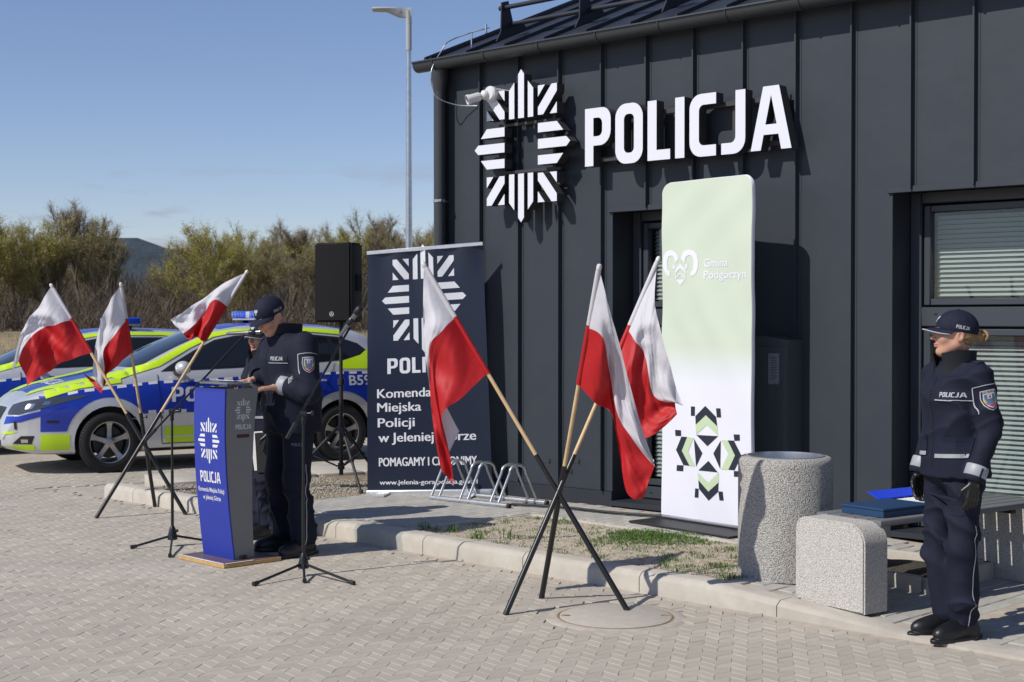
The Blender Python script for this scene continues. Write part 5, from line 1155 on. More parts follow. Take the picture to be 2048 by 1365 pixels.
    hm=Matrix.Translation(Vector(sp['head']))@Matrix.Rotation(sp.get('yaw',0),4,'Z')@Matrix.Rotation(sp.get('pitch',0),4,'X')
    def tf(V): return [tuple(hm@Vector(v)) for v in V]
    allv=tf(Vh.tolist()); allf=Fh.tolist(); cen=[Vh[f].mean(0)/hs for f in Fh]; mi=[1 if (abs(c_[0])<.021 and c_[1]>.088 and -.078<c_[2]<-.050) else 0 for c_ in cen]
    if not sp.get('gloves'):
        for hd in sp['hands']:
            V,Fc=hand_mesh(hd[0],hd[1]); b=len(allv); allv+=V.tolist(); allf+=(Fc+b).tolist(); mi+=[0]*len(Fc)
    def inner(P):
        d=n_cone(P,(0,0,pz[2]),(0,tz[-1][3],tz[-1][0]-.08),.09,.10,s=(1.25,1,1)); d=smin(d,n_cone(P,(0,tz[-1][3],tz[-1][0]-.10),sp['head'],.055,.05),.03)
        for (sh,el,wr,rs) in ar: d=smin(d,smin(n_cone(P,sh,el,rs[0]*.62,rs[1]*.62),n_cone(P,el,wr,rs[1]*.6,.024),.02),.03)
        for (h,k,an,rs) in lg: d=smin(d,smin(n_cone(P,h,k,rs[0]*.75,rs[1]*.7),n_cone(P,k,an,rs[1]*.7,.035),.02),.03)
        return d
    al=[Vector(p) for p in pts]+[Vector(p) for p in pl_]; lo=[min(p[i] for p in al)-.12 for i in range(3)]; hi=[max(p[i] for p in al)+.12 for i in range(3)]; hi[2]=sp['head'][2]+.03
    V,Fc=surfnet(inner,lo,hi,.016); b=len(allv); allv+=V.tolist(); allf+=(Fc+b).tolist(); mi+=[0]*len(Fc)
    mesh_obj('body',allv,allf,[mat_skin,mat_lip if fem else mat_skin],root,180,mi,local=True)
    if sp.get('gloves'):
        for hd in sp['hands']:
            V,Fc=hand_mesh(hd[0],hd[1]); mesh_obj('glove',V.tolist(),Fc.tolist(),mat_glove,root,180,local=True)
    for sg in (-1,1):
        m=MB(); m.lathe([(0,-.0108),(.006,-.009),(.0108,0),(.006,.009),(0,.0108)],(sg*.031*hs,.0875*hs,.0095*hs),12); e=mesh_obj('eye',tf(m.v),m.f,mat_eye,root,180,local=True)
        m=MB(); m.lathe([(.0,.0),(.0052,.0),(.0045,.0012),(0,.0014)],(sg*.031*hs,.0982*hs,.0095*hs),10,X=(1,0,0),Y=(0,0,1),Z=(0,1,0)); mesh_obj('iris',tf(m.v),m.f,mat_iris,e,180,local=True)
        m=MB(); m.tube([(sg*(.016+.010*k)*hs,(.1035-.003*k*k)*hs,(.029+.003*math.sin(k))*hs) for k in range(4)],[.0022,.003,.0028,.0015],6); mesh_obj('eyebrow',tf(m.v),m.f,mat_hair_g if not fem else M('brow_brown',(.14,.085,.05),.8),root,180,local=True)
    # ---- hair
    if fem:
        def hr(P):
            P=P/hs; d=n_ell(P,(0,-.022,.020),(.083,.098,.098)); d=np.maximum(d,P[:,1]-.035+.25*np.maximum(0,P[:,2])*0); d=np.maximum(d,-.075-P[:,2]); d=np.maximum(d,(P[:,1]+.002)-.0*P[:,2])
            d=smin(d,n_ell(P,(0,-.130,.000),(.030,.034,.030)),.02) if sp.get('bun',True) else d
            return (d+.0022*np.sin(210*P[:,2]+60*P[:,1]+25*P[:,0])+.0015*np.sin(330*P[:,2]-90*P[:,1]))*hs
        V,Fc=surfnet(hr,(-.12*hs,-.19*hs,-.10*hs),(.12*hs,.12*hs,.14*hs),.0045); mesh_obj('hair',tf(V.tolist()),Fc.tolist(),mat_hair_b,root,180,local=True)
        if sp.get('bun',True):
            m=MB(); m.tube([(.018*math.cos(a)*hs,(-.150+.022*math.cos(a*1.0))*hs,(.004+.026*math.sin(a))*hs) for a in [R(20*k) for k in range(15)]],.008,8); mesh_obj('hair_loop',tf(m.v),m.f,mat_hair_b,root,180,local=True)
    else:
        def hr(P):
            P=P/hs; d=n_ell(P,(0,-.014,.022),(.0785,.0995,.0985)); d=np.maximum(d,P[:,1]-.005); d=np.maximum(d,-.055-P[:,2]); d=np.maximum(d,P[:,2]-.05); return (d)*hs
        V,Fc=surfnet(hr,(-.12*hs,-.13*hs,-.08*hs),(.12*hs,.05*hs,.07*hs),.005); mesh_obj('hair',tf(V.tolist()),Fc.tolist(),mat_hair_g,root,180,local=True)
    # ---- cap in head space
    def capf(P):
        P=P/hs; d=n_ell(P,(0,-.012,.038),(.091,.115,.100)); d=np.maximum(d,.016+.10*P[:,1]-P[:,2]); seam=.0012*np.cos(6*np.arctan2(P[:,0],P[:,1]+.012))**30
        return (d+seam)*hs
    V,Fc=surfnet(capf,(-.12*hs,-.15*hs,-.02*hs),(.12*hs,.13*hs,.16*hs),.0045); cp=mesh_obj('cap',V.tolist(),Fc.tolist(),mat_cloth2,root,180,local=True); CB=bvh_of(cp)
    rows=[]; edge=[]
    for k in range(21):
        a=R(lerp(-78,78,k/20)); ix,iy=.086*math.sin(a),-.012+.106*math.cos(a); out=.078*max(0,math.cos(a))**.55
        r_=[]
        for q in range(6):
            t=q/5; x=ix*(1+.02*t); y=iy+out*t; z=.030-.012*t*math.cos(a)-.030*(abs(math.sin(a))**2)*(.35+.65*t)+.004*math.sin(t*3)
            r_.append((x*hs,y*hs,z*hs))
        rows.append(r_); edge.append(r_[-1])
    m=MB(); m.sheet([[ (x,y,z+.002) for x,y,z in r_] for r_ in rows]); m.sheet([[ (x,y,z-.002) for x,y,z in r_][::-1] for r_ in rows]); vz=mesh_obj('visor',m.v,m.f,mat_cloth2,cp,180,local=True)
    m=MB(); m.tube(edge,.0028,6); pp_=mesh_obj('visor_piping',m.v,m.f,mat_pipe if fem else mat_cloth2,cp,180,local=True)
    V,Fc,_,_=policja2d(.019*hs,.074*hs)
    kids=[vz,pp_]
    kids.append(wrap_mark('cap_lettering',[(p[0]-.020*hs,p[1]+.034*hs) for p in V],Fc,CB,(0,0,0),(0,-1,-.12),(0,-.12,1),mat_thread,cp,.0022,None,.3))
    V,Fc=polys2d([scaled(EAGLE[0],.020*hs,0,.078*hs)]); kids.append(wrap_mark('eagle_badge',V,Fc,CB,(0,0,0),(-1,0,0),(0,0,1),mat_thread,cp,.003,.02,.3))
    m=MB(); m.lathe([(.007,.0),(.006,.004),(0,.005)],(0,-.012*hs,.138*hs-.001),10); kids.append(mesh_obj('cap_button',m.v,m.f,mat_cloth2,cp,60,local=True))
    for o in [cp]+[k for k in kids if k]: o.data.transform(hm)
    # ---- stand-up collar
    cz=tz[-1][0]; cy=tz[-1][3]+sp.get('collar_y',0.01); rows=[]
    for k in range(25):
        a=R(lerp(-160,160,k/24)); f=max(0,math.cos(math.pi-abs(a)))**2*.5; r_=[]
        for q,(rr,zz) in enumerate(((.112,-.075),(.098,-.03),(.092,.02),(.094,.06+.012*(abs(a)/2.8)),(.088,.062),(.084,.02),(.082,-.05))):
            o_=1+.22*(max(0,(abs(a)-R(95)))/R(65))*(zz+.075)/.14
            r_.append((rr*s*1.02*math.sin(a)*o_*(-1),cy-rr*s*1.15*math.cos(a)*o_,cz-.005+zz*s-(.020*max(0,abs(a)-R(120))/R(40))*(1 if zz>0 else 0)))
        rows.append(r_)
    m=MB(); m.sheet(rows); m.f+=[tuple(range(7)),tuple(reversed([24*7+i for i in range(7)]))]; m.m+=[0,0]; mesh_obj('collar',m.v,m.f,mat_collar,root,60,local=True)
    # ---- trim on the jacket
    U=(-1,0,0); Vd=(0,0,1); czt=sp['chest_z']; cx=-.115*s
    V,Fc=polys2d([rrect(-.072*s,-.026*s,.072*s,.030*s,.006)]); wrap_mark('name_flap',V,Fc,B,(cx,0,czt),U,Vd,mat_cloth2,root,.004,.015,.5)
    V,Fc=polys2d([[(-.073*s,-.030*s),(.073*s,-.030*s),(.073*s,-.026*s),(-.073*s,-.026*s)]]); wrap_mark('flap_piping',V,Fc,B,(cx,0,czt),U,Vd,mat_pipe,root,.006,.012,.5)
    V,Fc,_,_=policja2d(.024*s,.098*s); wrap_mark('chest_lettering',[(p[0]-.05*s,p[1]-.012*s) for p in V],Fc,B,(cx,0,czt),U,Vd,mat_thread,root,.006,None,.5)
    if sp.get('pocket_z'):
        for sg in (-1,1):
            V,Fc=polys2d([rrect(-.075*s,-.045*s,.075*s,.05*s,.006)]); wrap_mark('hip_pocket_flap',V,Fc,B,(sg*.115*s,0,sp['pocket_z']),U,Vd,mat_cloth2,root,.005,.02,.5)
            V,Fc=polys2d([[(-.077*s,-.062*s),(.077*s,-.054*s),(.077*s,-.034*s),(-.077*s,-.042*s)]]); wrap_mark('reflective_stripe',V,Fc,B,(sg*.115*s,0,sp['pocket_z']),U,Vd,mat_refl,root,.0075,.012,.5)
    V,Fc=polys2d([[(-.0035,-.32*s),(.0035,-.32*s),(.0035,.16*s),(-.0035,.16*s)]]); wrap_mark('zip_cover',V,Fc,B,(0,0,czt-.06),U,Vd,mat_collar,root,.003,.02,.5)
    # epaulettes
    for (sh,el,wr,rs) in ar:
        sg=1 if sh[0]>0 else -1; V,Fc=polys2d([rrect(-.025*s,-.055*s,.025*s,.045*s,.008)])
        wrap_mark('epaulette',V,Fc,B,(sh[0]*.86,sh[1],0),(0,-sg,0),(sg,0,0),mat_cloth2,root,.005,.012,3.0)
        st=[[(x0+.006*math.cos(R(72*k+90))*(1 if k%1==0 else 1),y0+.006*math.sin(R(72*k+90))) for k in range(5)] for (x0,y0) in sp.get('stars',[(0,-.02),(0,.0)])]
        V,Fc=polys2d(st); wrap_mark('rank_star',V,Fc,B,(sh[0]*.86,sh[1],0),(0,-sg,0),(sg,0,0),mat_pipe,root,.008,None,3.0)
    # cuffs with reflective tape
    for (sh,el,wr,rs) in ar:
        e=Vector(el); w2=Vector(wr); d=(w2-e).normalized(); u=d.orthogonal().normalized(); v=d.cross(u); r_=rs[2]+.0085; Ln=(w2-e).length
        m=MB(); m.lathe([(r_*.98,Ln-.035*s),(r_*1.02,Ln-.03*s),(r_*1.02,Ln+.018*s),(r_*.98,Ln+.022*s)],e,26,X=u,Y=v,Z=d); m.f=m.f[:-2]; mesh_obj('reflective_cuff',m.v,m.f,mat_refl,root,40,local=True)
        m=MB(); m.lathe([(r_*.97,Ln+.0225*s),(r_*1.0,Ln+.03*s),(r_*.92,Ln+.047*s),(r_*.80,Ln+.05*s),(r_*.7,Ln+.02*s)],e,26,X=u,Y=v,Z=d); m.f=m.f[:-2]; mesh_obj('cuff',m.v,m.f,mat_cloth,root,60,local=True)
        if sh[0]<0:
            m=MB(); q=e+d*(Ln-.006)+Vector((-1,.25,0)).normalized()*r_*1.03; m.bbox(q,(.006,.010,.048*s),.001,X=Vector((-1,0,0)),Y=Vector((0,1,0)),Z=d); mesh_obj('cuff_tab',m.v,m.f,mat_cloth,root,None,local=True)
    # left sleeve: pocket piping and shield patch
    sh,el=[(a[0],a[1]) for a in ar if a[0][0]<0][0]; pc=Vector(sh).lerp(Vector(el),sp.get('patch_t',.52)); Vp=(Vector(sh)-Vector(el)).normalized(); N=Vector((-1,sp.get('patch_f',.25),0)); N=(N-Vp*N.dot(Vp)).normalized(); Up=Vp.cross(N).normalized()
    sleeve_patch(B,root,pc,Up,Vp,N,.088*s)
    V,Fc=polys2d([[(-.062*s,.072*s),(.062*s,.072*s),(.062*s,.0755*s),(-.062*s,.0755*s)],[(-.062*s,-.06*s),(-.0588*s,-.06*s),(-.0588*s,.0755*s),(-.062*s,.0755*s)]]); wrap_mark('sleeve_piping',V,Fc,B,pc,Up,Vp,mat_pipe,root,.005,.012,.12)
    if sp.get('diamond'):
        e=Vector(el); wr=[a[2] for a in ar if a[0][0]<0][0]; d=(Vector(wr)-e).normalized(); pc=e.lerp(Vector(wr),.62); N=Vector((-.85,-.1,.35)); N=(N-d*N.dot(d)).normalized(); Uq=-d; Vq=N.cross(Uq)
        for k,mt,dd in ((.042,mat_pipe,.003),(.037,mat_pblk,.004),(.030,mat_pipe,.005),(.026,mat_pblk,.006)):
            V,Fc=polys2d([[(0,-k),(k*.8,0),(0,k),(-k*.8,0)]]); wrap_mark('diamond_patch',V,Fc,B,pc,Uq,Vq,mt,root,dd,.012,.12)
        V,Fc=polys2d([arc(0,0,.013,0,345,14)]); wrap_mark('diamond_patch',V,Fc,B,pc,Uq,Vq,mat_pipe,root,.007,None,.12)
        V,Fc=polys2d([arc(0,0,.008,0,345,12)]); wrap_mark('diamond_patch',V,Fc,B,pc,Uq,Vq,mat_pred,root,.008,None,.12)
    # trouser piping and lettering
    V,Fc=polys2d([[(-.0025,-.52*s),(.0025,-.52*s),(.0025,.0),(-.0025,.0)]]); wrap_mark('trouser_piping',V,Fc,TB_,(-.2,.01,.60*s),(0,-1,0),(0,0,1),mat_pipe,root,.003,.015,.3)
    if sp.get('thigh_text'):
        V,Fc,_,_=policja2d(.022,.075); wrap_mark('thigh_lettering',V,Fc,TB_,(-.2,.10,.72*s),(0,-1,0),(0,0,1),MATS['patch_grey'] if 'patch_grey' in MATS else M('patch_grey',(.12,.12,.13),.7),root,.004,None,.3)
    for sg in (-1,):
        V,Fc=polys2d([rrect(-.07,-.05,.07,.045,.006)]); wrap_mark('thigh_pocket',V,Fc,TB_,(-.2,.03,.70*s),(0,-1,0),(0,0,1),mat_cloth2,root,.004,.02,.3)
    root.location=loc; root.rotation_euler=(0,0,math.atan2(Fd[1],Fd[0])-math.pi/2)
    return root
# ---- officer on the right, at attention
def woman_spec(s,seed,gl=True,**kw):
    wr=(.212*s,.045*s,.875*s); wl=(-.222*s,.05*s,.875*s)
    hd=[]
    for w_,sd_ in ((wr,1),(wl,-1)):
        d=Vector((0,.10,-1)); pr=hand_prims(Vector(w_)+Vector((0,.012,-.045*s)),d,(-sd_*.9,-.1,0),(0,1,0),.55,0,s*.98); hd.append((pr,tuple(w_)))
    sp=dict(s=s,female=True,seed=seed,hs=.95*s,torso=[(.835*s,.182*s,.150*s,.0),(.92*s,.18*s,.150*s,.0),(1.02*s,.168*s,.138*s,.005),(1.15*s,.172*s,.142*s,.012),(1.26*s,.178*s,.148*s,.012),(1.35*s,.168*s,.125*s,-.005),(1.425*s,.12*s,.098*s,-.015)],
      arms=[((.165*s,-.01,1.355*s),(.210*s,-.045*s,1.10*s),wr,(.076*s,.060*s,.047*s)),((-.165*s,-.01,1.355*s),(-.220*s,-.045*s,1.10*s),wl,(.076*s,.060*s,.047*s))],
      legs=[((.088*s,.0,.84*s),(.092*s,.03*s,.48*s),(.068*s,-.01*s,.13*s),(.098*s,.076*s,.078*s)),((-.088*s,.0,.84*s),(-.092*s,.03*s,.48*s),(-.068*s,-.01*s,.13*s),(.098*s,.076*s,.078*s))],
      pelvis=(0,-.005,.89*s,(.172*s,.135*s,.14*s)),head=(0,.005*s,1.565*s),gloves=gl,hands=hd,chest_z=1.262*s,pocket_z=1.0*s,foot_yaw=.12,patch_t=.48)
    sp.update(kw); return sp
WZ=kz(8.4)
pW=on_z(1908,1272,WZ)
person('woman officer in navy uniform, cap and black gloves standing at attention by the bench',(pW.x,pW.y,WZ-.006),(-.93,-.37),woman_spec(1.0,1.3,yaw=R(-26),pitch=R(4)))
# ---- officer speaking at the lectern
MS=1.075; s=MS
Fm=Vector((-.783,-.622,0)); Rm=Vector((-.622,.783,0))
pM=on_z(583,1106)
def loc_m(p): d=Vector(p)-pM; return Vector((d.dot(Rm),d.dot(Fm),d.z))
hR=loc_m(at_y(487,766,9.93)); hL=loc_m(at_y(530,779,9.80))
wrR=hR+Vector((.02,-.085,.018)); wrL=hL+Vector((-.025,-.085,.015))
hands=[(hand_prims(wrR+Vector((0,.018,-.004)),(-.12,1,-.10),(0,-.1,-1),(-1,.3,.0),.30,.6,1.02,.2),tuple(wrR)),(hand_prims(wrL+Vector((0.004,.018,-.002)),(.25,1,-.10),(0,-.1,-1),(1,.2,.0),.25,.6,1.02,.2),tuple(wrL))]
wrR2=wrR+Vector((.012,-.045,.012)); wrL2=wrL+Vector((-.012,-.045,.010))
sp=dict(s=s,female=False,seed=4.1,fold=.6,hs=1.02,torso=[(.80*s,.228*s,.170*s,-.01),(.95*s,.225*s,.172*s,-.005),(1.05*s,.218*s,.170*s,.0),(1.18*s,.212*s,.162*s,.015),(1.28*s,.222*s,.162*s,.03),(1.37*s,.215*s,.135*s,.03),(1.45*s,.14*s,.11*s,.035)],
  arms=[((.205*s,.02,1.365*s),(.29*s,.10*s,1.085*s),tuple(wrR2),(.092*s,.078*s,.055*s)),((-.205*s,.02,1.365*s),(-.315*s,.055*s,1.075*s),tuple(wrL2),(.092*s,.080*s,.057*s))],
  legs=[((.10*s,.0,.86*s),(.12*s,.03*s,.50*s),(.13*s,-.02*s,.13*s),(.108*s,.085*s,.088*s)),((-.10*s,.0,.86*s),(-.12*s,.03*s,.50*s),(-.13*s,-.02*s,.13*s),(.108*s,.085*s,.088*s))],
  pelvis=(0,-.005,.90*s,(.185*s,.145*s,.14*s)),head=(0,.165,1.558*s),pitch=R(-30),yaw=R(8),hands=hands,chest_z=1.285*s,foot_yaw=.2,diamond=True,thigh_text=True,stars=[(0,-.01)],patch_t=.50,patch_f=.35,collar_y=.0)
person('male officer in navy uniform and cap bending his head to read at the lectern',(pM.x,pM.y,0),Fm,sp)
# ---- colleague half hidden behind him
s=.965
pC=on_z(527,1074)
cw=woman_spec(s,2.2,gl=True,head=(0,.02,1.565*s),yaw=R(18),bun=False,pitch=R(-2))
person('woman officer standing behind the speaker, mostly hidden by him and the lectern',(pC.x,pC.y,0),(-.80,-.60),cw)
# sheet folder held low by the hidden officer
q=at_y(524,905,10.62); fo=thing('document_folder','dark document folder with white sheets held behind the lectern','folder',tuple(q))
fx=Vector((.78,.0,.0)).normalized()
m=MB(); m.bbox(q+Vector((.035,.0,0)),(.17,.012,.30),.003,X=(.96,-.15,.08),Y=(.15,.98,0),Z=(-.06,0,1)); m.build('cover',mat_pblk,fo)
m=MB(); m.bbox(q+Vector((-.015,.012,.01)),(.13,.006,.29),.001,X=(.96,-.15,.08),Y=(.15,.98,0),Z=(-.12,0,1)); m.build('sheets',MATS['white_paper'],fo)
q=tpl(LWd*.5,.13,1.198); pa=MB(); pa.bbox(q,(.21,.15,.004),.001,X=lX,Y=(lYb-Vector((0,0,.1))).normalized()); o=pa.build('speech_papers',MATS['white_paper']); tag(o,'sheets of speech lying on the clear lectern top','paper')
# ================================================================== PATROL CARS
mat_silver=M('silver_car_paint',(.58,.59,.61),.30,metal=.35,coat=.6); mat_cblue=M('police_blue_film',(.008,.035,.36),.30,coat=.3); mat_cyel=M('fluorescent_yellow_film',(.50,.72,.012),.38,coat=.2)
mat_cglass=M('car_glass',(.010,.012,.015),.04,spec=.6,coat=.3); mat_cblk=M('car_black_trim',(.012,.012,.013),.45); mat_tyre=M('tyre_rubber',(.013,.013,.014),.8,bump=.3,bs=60); mat_rim=M('alloy_rim',(.42,.42,.43),.3,metal=.85)
mat_cwhite=M('reflective_white_film',(.62,.64,.68),.4); mat_lampg=M('headlamp_glass',(.05,.055,.06),.05,spec=.8,coat=1); mat_chrome=M('chrome',(.7,.7,.72),.1,metal=1)
mat_lbar=M('blue_beacon_lens',(.004,.055,.50),.12,spec=.6,coat=.6); mat_red=M('tail_lamp_red',(.12,.006,.008),.1,coat=.6)
def car_proto(label):
    car=thing('patrol_car',label,'car')
    X=[-.82,-.80,-.76,-.68,-.52,-.35,0,.6,1.1,1.5,1.9,2.2,2.45,2.7,3.0,3.32,3.52,3.66,3.74]
    T=[.66,.84,1.00,1.18,1.40,1.475,1.52,1.545,1.535,1.475,1.325,1.19,1.065,1.00,.945,.875,.80,.70,.52]
    Bz=[.62,.78,.93,1.06,1.10,1.10,1.09,1.06,1.035,1.015,.995,.98,.965,.945,.905,.84,.765,.665,.49]
    By=[.60,.64,.67,.71,.75,.775,.80,.82,.83,.83,.825,.81,.80,.79,.755,.69,.60,.50,.38]
    Ry=[.50,.54,.56,.55,.535,.545,.57,.59,.585,.575,.62,.675,.72,.66,.60,.54,.46,.38,.28]
    My=[.66,.70,.74,.79,.84,.865,.89,.89,.885,.885,.885,.89,.892,.89,.865,.80,.72,.62,.50]
    xs=np.concatenate([np.linspace(-.82,-.3,22),np.linspace(-.25,2.6,60),np.linspace(2.64,3.4,24),np.linspace(3.42,3.74,18)])
    rows=[]
    def I(x,Yv): return float(np.interp(x,X,Yv))
    def sm(x,Yv): return sum(I(x+o,Yv)*w for o,w in ((-.07,.2),(0,.6),(.07,.2))) if -.72<x<3.60 else I(x,Yv)
    for x in xs:
        zt=sm(x,T); zb=interp(x,[-.82,-.6,0,2.7,3.4,3.74],[.34,.24,.20,.19,.20,.27]); bz_=sm(x,Bz); by=sm(x,By); ry=sm(x,Ry); my=sm(x,My)
        zm=min(.66,bz_-.12); cab=zt-bz_>.10
        zr=zt-.055 if cab else zt-.012
        sh_z=lerp(zm,bz_,.62); keys=[(0,zb),(my-.22,zb),(my-.07,zb+.02),(my-.02,zb+.10),(my-.012,lerp(zb+.1,zm,.5)),(my,zm),(lerp(my,by,.45)+.008,sh_z),(by,bz_),(lerp(by,ry,.55)+.012,lerp(bz_,zr,.55)),(ry,zr),(ry*.55,zt-.012),(0,zt)]
        half=[cat(keys,k/44) for k in range(45)]
        rows.append([(x,-max(p[0],0),p[1]) for p in half[::-1]][:-1]+[(x,max(p[0],0),p[1]) for p in half][:-1])
    m=MB(); n=len(rows[0]); m.sheet(rows,closed=True); m.f+=[tuple(range(n))[::-1],tuple((len(rows)-1)*n+i for i in range(n))]; m.m+=[0,0]
    bm=bmesh.new(); vs=[bm.verts.new(p) for p in m.v]
    for q in m.f:
        try: bm.faces.new([vs[i] for i in q])
        except ValueError: pass
    bmesh.ops.remove_doubles(bm,verts=bm.verts[:],dist=1e-5); bmesh.ops.recalc_face_normals(bm,faces=bm.faces[:]); me=bpy.data.meshes.new('b'); bm.to_mesh(me); bm.free(); me.materials.append(mat_silver); me.materials.append(mat_cblk)
    bo_=bpy.data.objects.new('b',me); COL.objects.link(bo_)
    full=bvh_of(bo_)
    cm=MB(); cm.cm=0
    for ax in (0,2.70):
        for sg in (-1,1): cm.lathe([(.0,-.17),(.365,-.17),(.365,.17),(0,.17)],(ax,sg*.80,.325),36,X=(1,0,0),Y=(0,0,1),Z=(0,-1,0))
    cut=mesh_obj('cut',cm.v,cm.f,mat_cblk)
    bm=bmesh.new(); bm.from_mesh(cut.data); bmesh.ops.remove_doubles(bm,verts=bm.verts[:],dist=1e-5); bmesh.ops.recalc_face_normals(bm,faces=bm.faces[:]); bm.to_mesh(cut.data); bm.free()
    md=bo_.modifiers.new('m','BOOLEAN'); md.operation='DIFFERENCE'; md.solver='EXACT'; md.object=cut
    dg=bpy.context.evaluated_depsgraph_get(); me2_=bpy.data.meshes.new_from_object(bo_.evaluated_get(dg)); 
    bpy.data.objects.remove(bo_); bpy.data.objects.remove(cut)
    me2_.polygons.foreach_set('use_smooth',[True]*len(me2_.polygons)); me2_.set_sharp_from_angle(angle=R(42)); me2_.name='body'
    body=link(bpy.data.objects.new('body',me2_),car); B=full
    def side(name,polys,mat,d=.003,par=body,step=.06,sides=(1,-1)):
        for sg in sides:
            V,Fc=polys2d([[(-x*sg,z) for x,z in p] for p in polys]); wrap_mark(name,V,Fc,B,(0,0,0),(-sg,0,0) if sg>0 else (1,0,0),(0,0,1),mat,par,d,step,3,180)
    # wrap uses u measured along its own U: for the right side x runs the other way
    def side2(name,polys,mat,d=.003,par=body,step=.06,sides=(1,-1)):
        for sg in sides:
            V,Fc=polys2d([[((-x if sg>0 else x),z) for x,z in p] for p in polys]); wrap_mark(name,V,Fc,B,(0,0,0),(-1,0,0) if sg>0 else (1,0,0),(0,0,1),mat,par,d,step,3,180)
    def topm(name,polys,mat,d=.003,step=.06): V,Fc=polys2d(polys); wrap_mark(name,V,Fc,B,(0,0,0),(1,0,0),(0,1,0),mat,body,d,step,4,180)
    def ring(cx,r0,r1,a0=0,a1=180,n=22): return [(cx+r1*math.cos(R(lerp(a0,a1,k/n))),.325+r1*math.sin(R(lerp(a0,a1,k/n)))) for k in range(n+1)]+[(cx+r0*math.cos(R(lerp(a1,a0,k/n))),.325+r0*math.sin(R(lerp(a1,a0,k/n)))) for k in range(n+1)]
    def ringq(cx,r0,r1,a0,a1,n=20):
        return [[(cx+r0*math.cos(R(lerp(a0,a1,k/n))),.325+r0*math.sin(R(lerp(a0,a1,k/n)))),(cx+r1*math.cos(R(lerp(a0,a1,k/n))),.325+r1*math.sin(R(lerp(a0,a1,k/n)))),(cx+r1*math.cos(R(lerp(a0,a1,(k+1)/n))),.325+r1*math.sin(R(lerp(a0,a1,(k+1)/n)))),(cx+r0*math.cos(R(lerp(a0,a1,(k+1)/n))),.325+r0*math.sin(R(lerp(a0,a1,(k+1)/n))))] for k in range(n)]
    # side livery, outside the silver wheel arches
    def top_of(x): return interp(x,[-.7,0,1.2,2.2,3.0,3.3],[.99,1.0,.965,.935,.86,.80])
    def arcz(ax,r_,a0,a1,n=16): return [(ax+r_*math.cos(R(lerp(a0,a1,k/n))),.325+r_*math.sin(R(lerp(a0,a1,k/n)))) for k in range(n+1)]
    ra=.455; th=math.degrees(math.asin((.60-.325)/ra)); th2=math.degrees(math.asin((.44-.325)/ra))
    pg=[(x,top_of(x)) for x in np.linspace(3.40,-.66,40)]+[(-.66,.60)]+arcz(0,ra,180-th,th)+arcz(2.70,ra,180-th,th2)+[(3.40,.44)]
    side2('blue_band',[pg],mat_cblue,.003,step=.05)
    x=-.55
    while x<3.05:
        side2('white_dash',[[(x,top_of(x)-.028),(x+.10,top_of(x+.1)-.028),(x+.10,top_of(x+.1)),(x,top_of(x))]],mat_cwhite,.0055); x+=.17
    x=.50
    while x<2.2: side2('white_dash',[[(x,.60),(x+.085,.60),(x+.085,.635),(x,.635)]],mat_cwhite,.0055); x+=.17
    side2('yellow_door_band',[[(.55,.285),(2.06,.285),(2.10,.33),(2.10,.455),(.50,.455),(.50,.33)]],mat_cyel,.003); side2('silver_line',[[(.52,.345),(2.10,.345),(2.10,.358),(.52,.358)]],mat_cwhite,.0055)
    side2('yellow_front_corner',[[(3.11,.25),(3.40,.25),(3.40,.415),(3.11,.415)]],mat_cyel,.004)
    side2('yellow_rear_quarter',[[(-.62,1.02),(-.02,1.03),(.02,1.10),(-.30,1.18),(-.50,1.30),(-.60,1.22)]],mat_cyel,.0035)
    side2('yellow_wing',[[(3.34,.775),(3.0,.872),(2.56,.925),(2.56,.965),(3.0,.925),(3.34,.845)]],mat_cyel,.009,step=.03)
    # window band and glass
    side2('window_band',[[(2.12,1.03),(2.0,1.10),(1.72,1.245),(1.46,1.36),(1.22,1.405),(.85,1.425),(.35,1.42),(-.05,1.385),(-.30,1.31),(-.44,1.20),(-.20,1.135),(.3,1.10),(1.2,1.06)]],mat_cblk,.003)
    for nm,pg in (('front_window',[(1.90,1.06),(1.70,1.215),(1.45,1.335),(1.20,1.382),(1.04,1.395),(1.04,1.085),(1.5,1.068)]),('rear_window',[(.94,1.09),(.94,1.40),(.40,1.398),(.10,1.375),(.10,1.125)]),('quarter_window',[(.04,1.135),(.04,1.365),(-.20,1.32),(-.34,1.22),(-.18,1.155)])):
        side2(nm,[pg],mat_cglass,.0055)
    side2('yellow_pillar_stripe',[[(2.60,.955),(2.40,1.01),(2.12,1.085),(1.76,1.27),(1.47,1.39),(1.22,1.432),(.85,1.45),(.35,1.446),(-.1,1.41),(-.1,1.455),(.35,1.485),(.85,1.488),(1.22,1.47),(1.48,1.435),(1.80,1.31),(2.15,1.145),(2.46,1.045),(2.66,.985)]],mat_cyel,.009,step=.03)
    # windscreen, rear screen from front and rear
    V,Fc=polys2d([[(-.66,1.075),(.66,1.075),(.52,1.435),(0,1.45),(-.52,1.435)]]); wrap_mark('windscreen',V,Fc,B,(0,0,0),(0,1,0),(0,0,1),mat_cglass,body,.004,.06,6,180)
    V,Fc=polys2d([[(-.52,1.08),(.52,1.08),(.44,1.36),(-.44,1.36)]]); wrap_mark('rear_screen',V,Fc,B,(0,0,0),(0,-1,0),(0,0,1),mat_cglass,body,.004,.06,6,180)
    # bonnet and roof
    topm('bonnet_blue',[[(2.52,-.45),(3.44,-.29),(3.44,.29),(2.52,.45)]],mat_cblue,.004,.04); topm('roof_blue',[[(-.30,-.44),(1.35,-.46),(1.35,.46),(-.30,.44)]],mat_cblue)
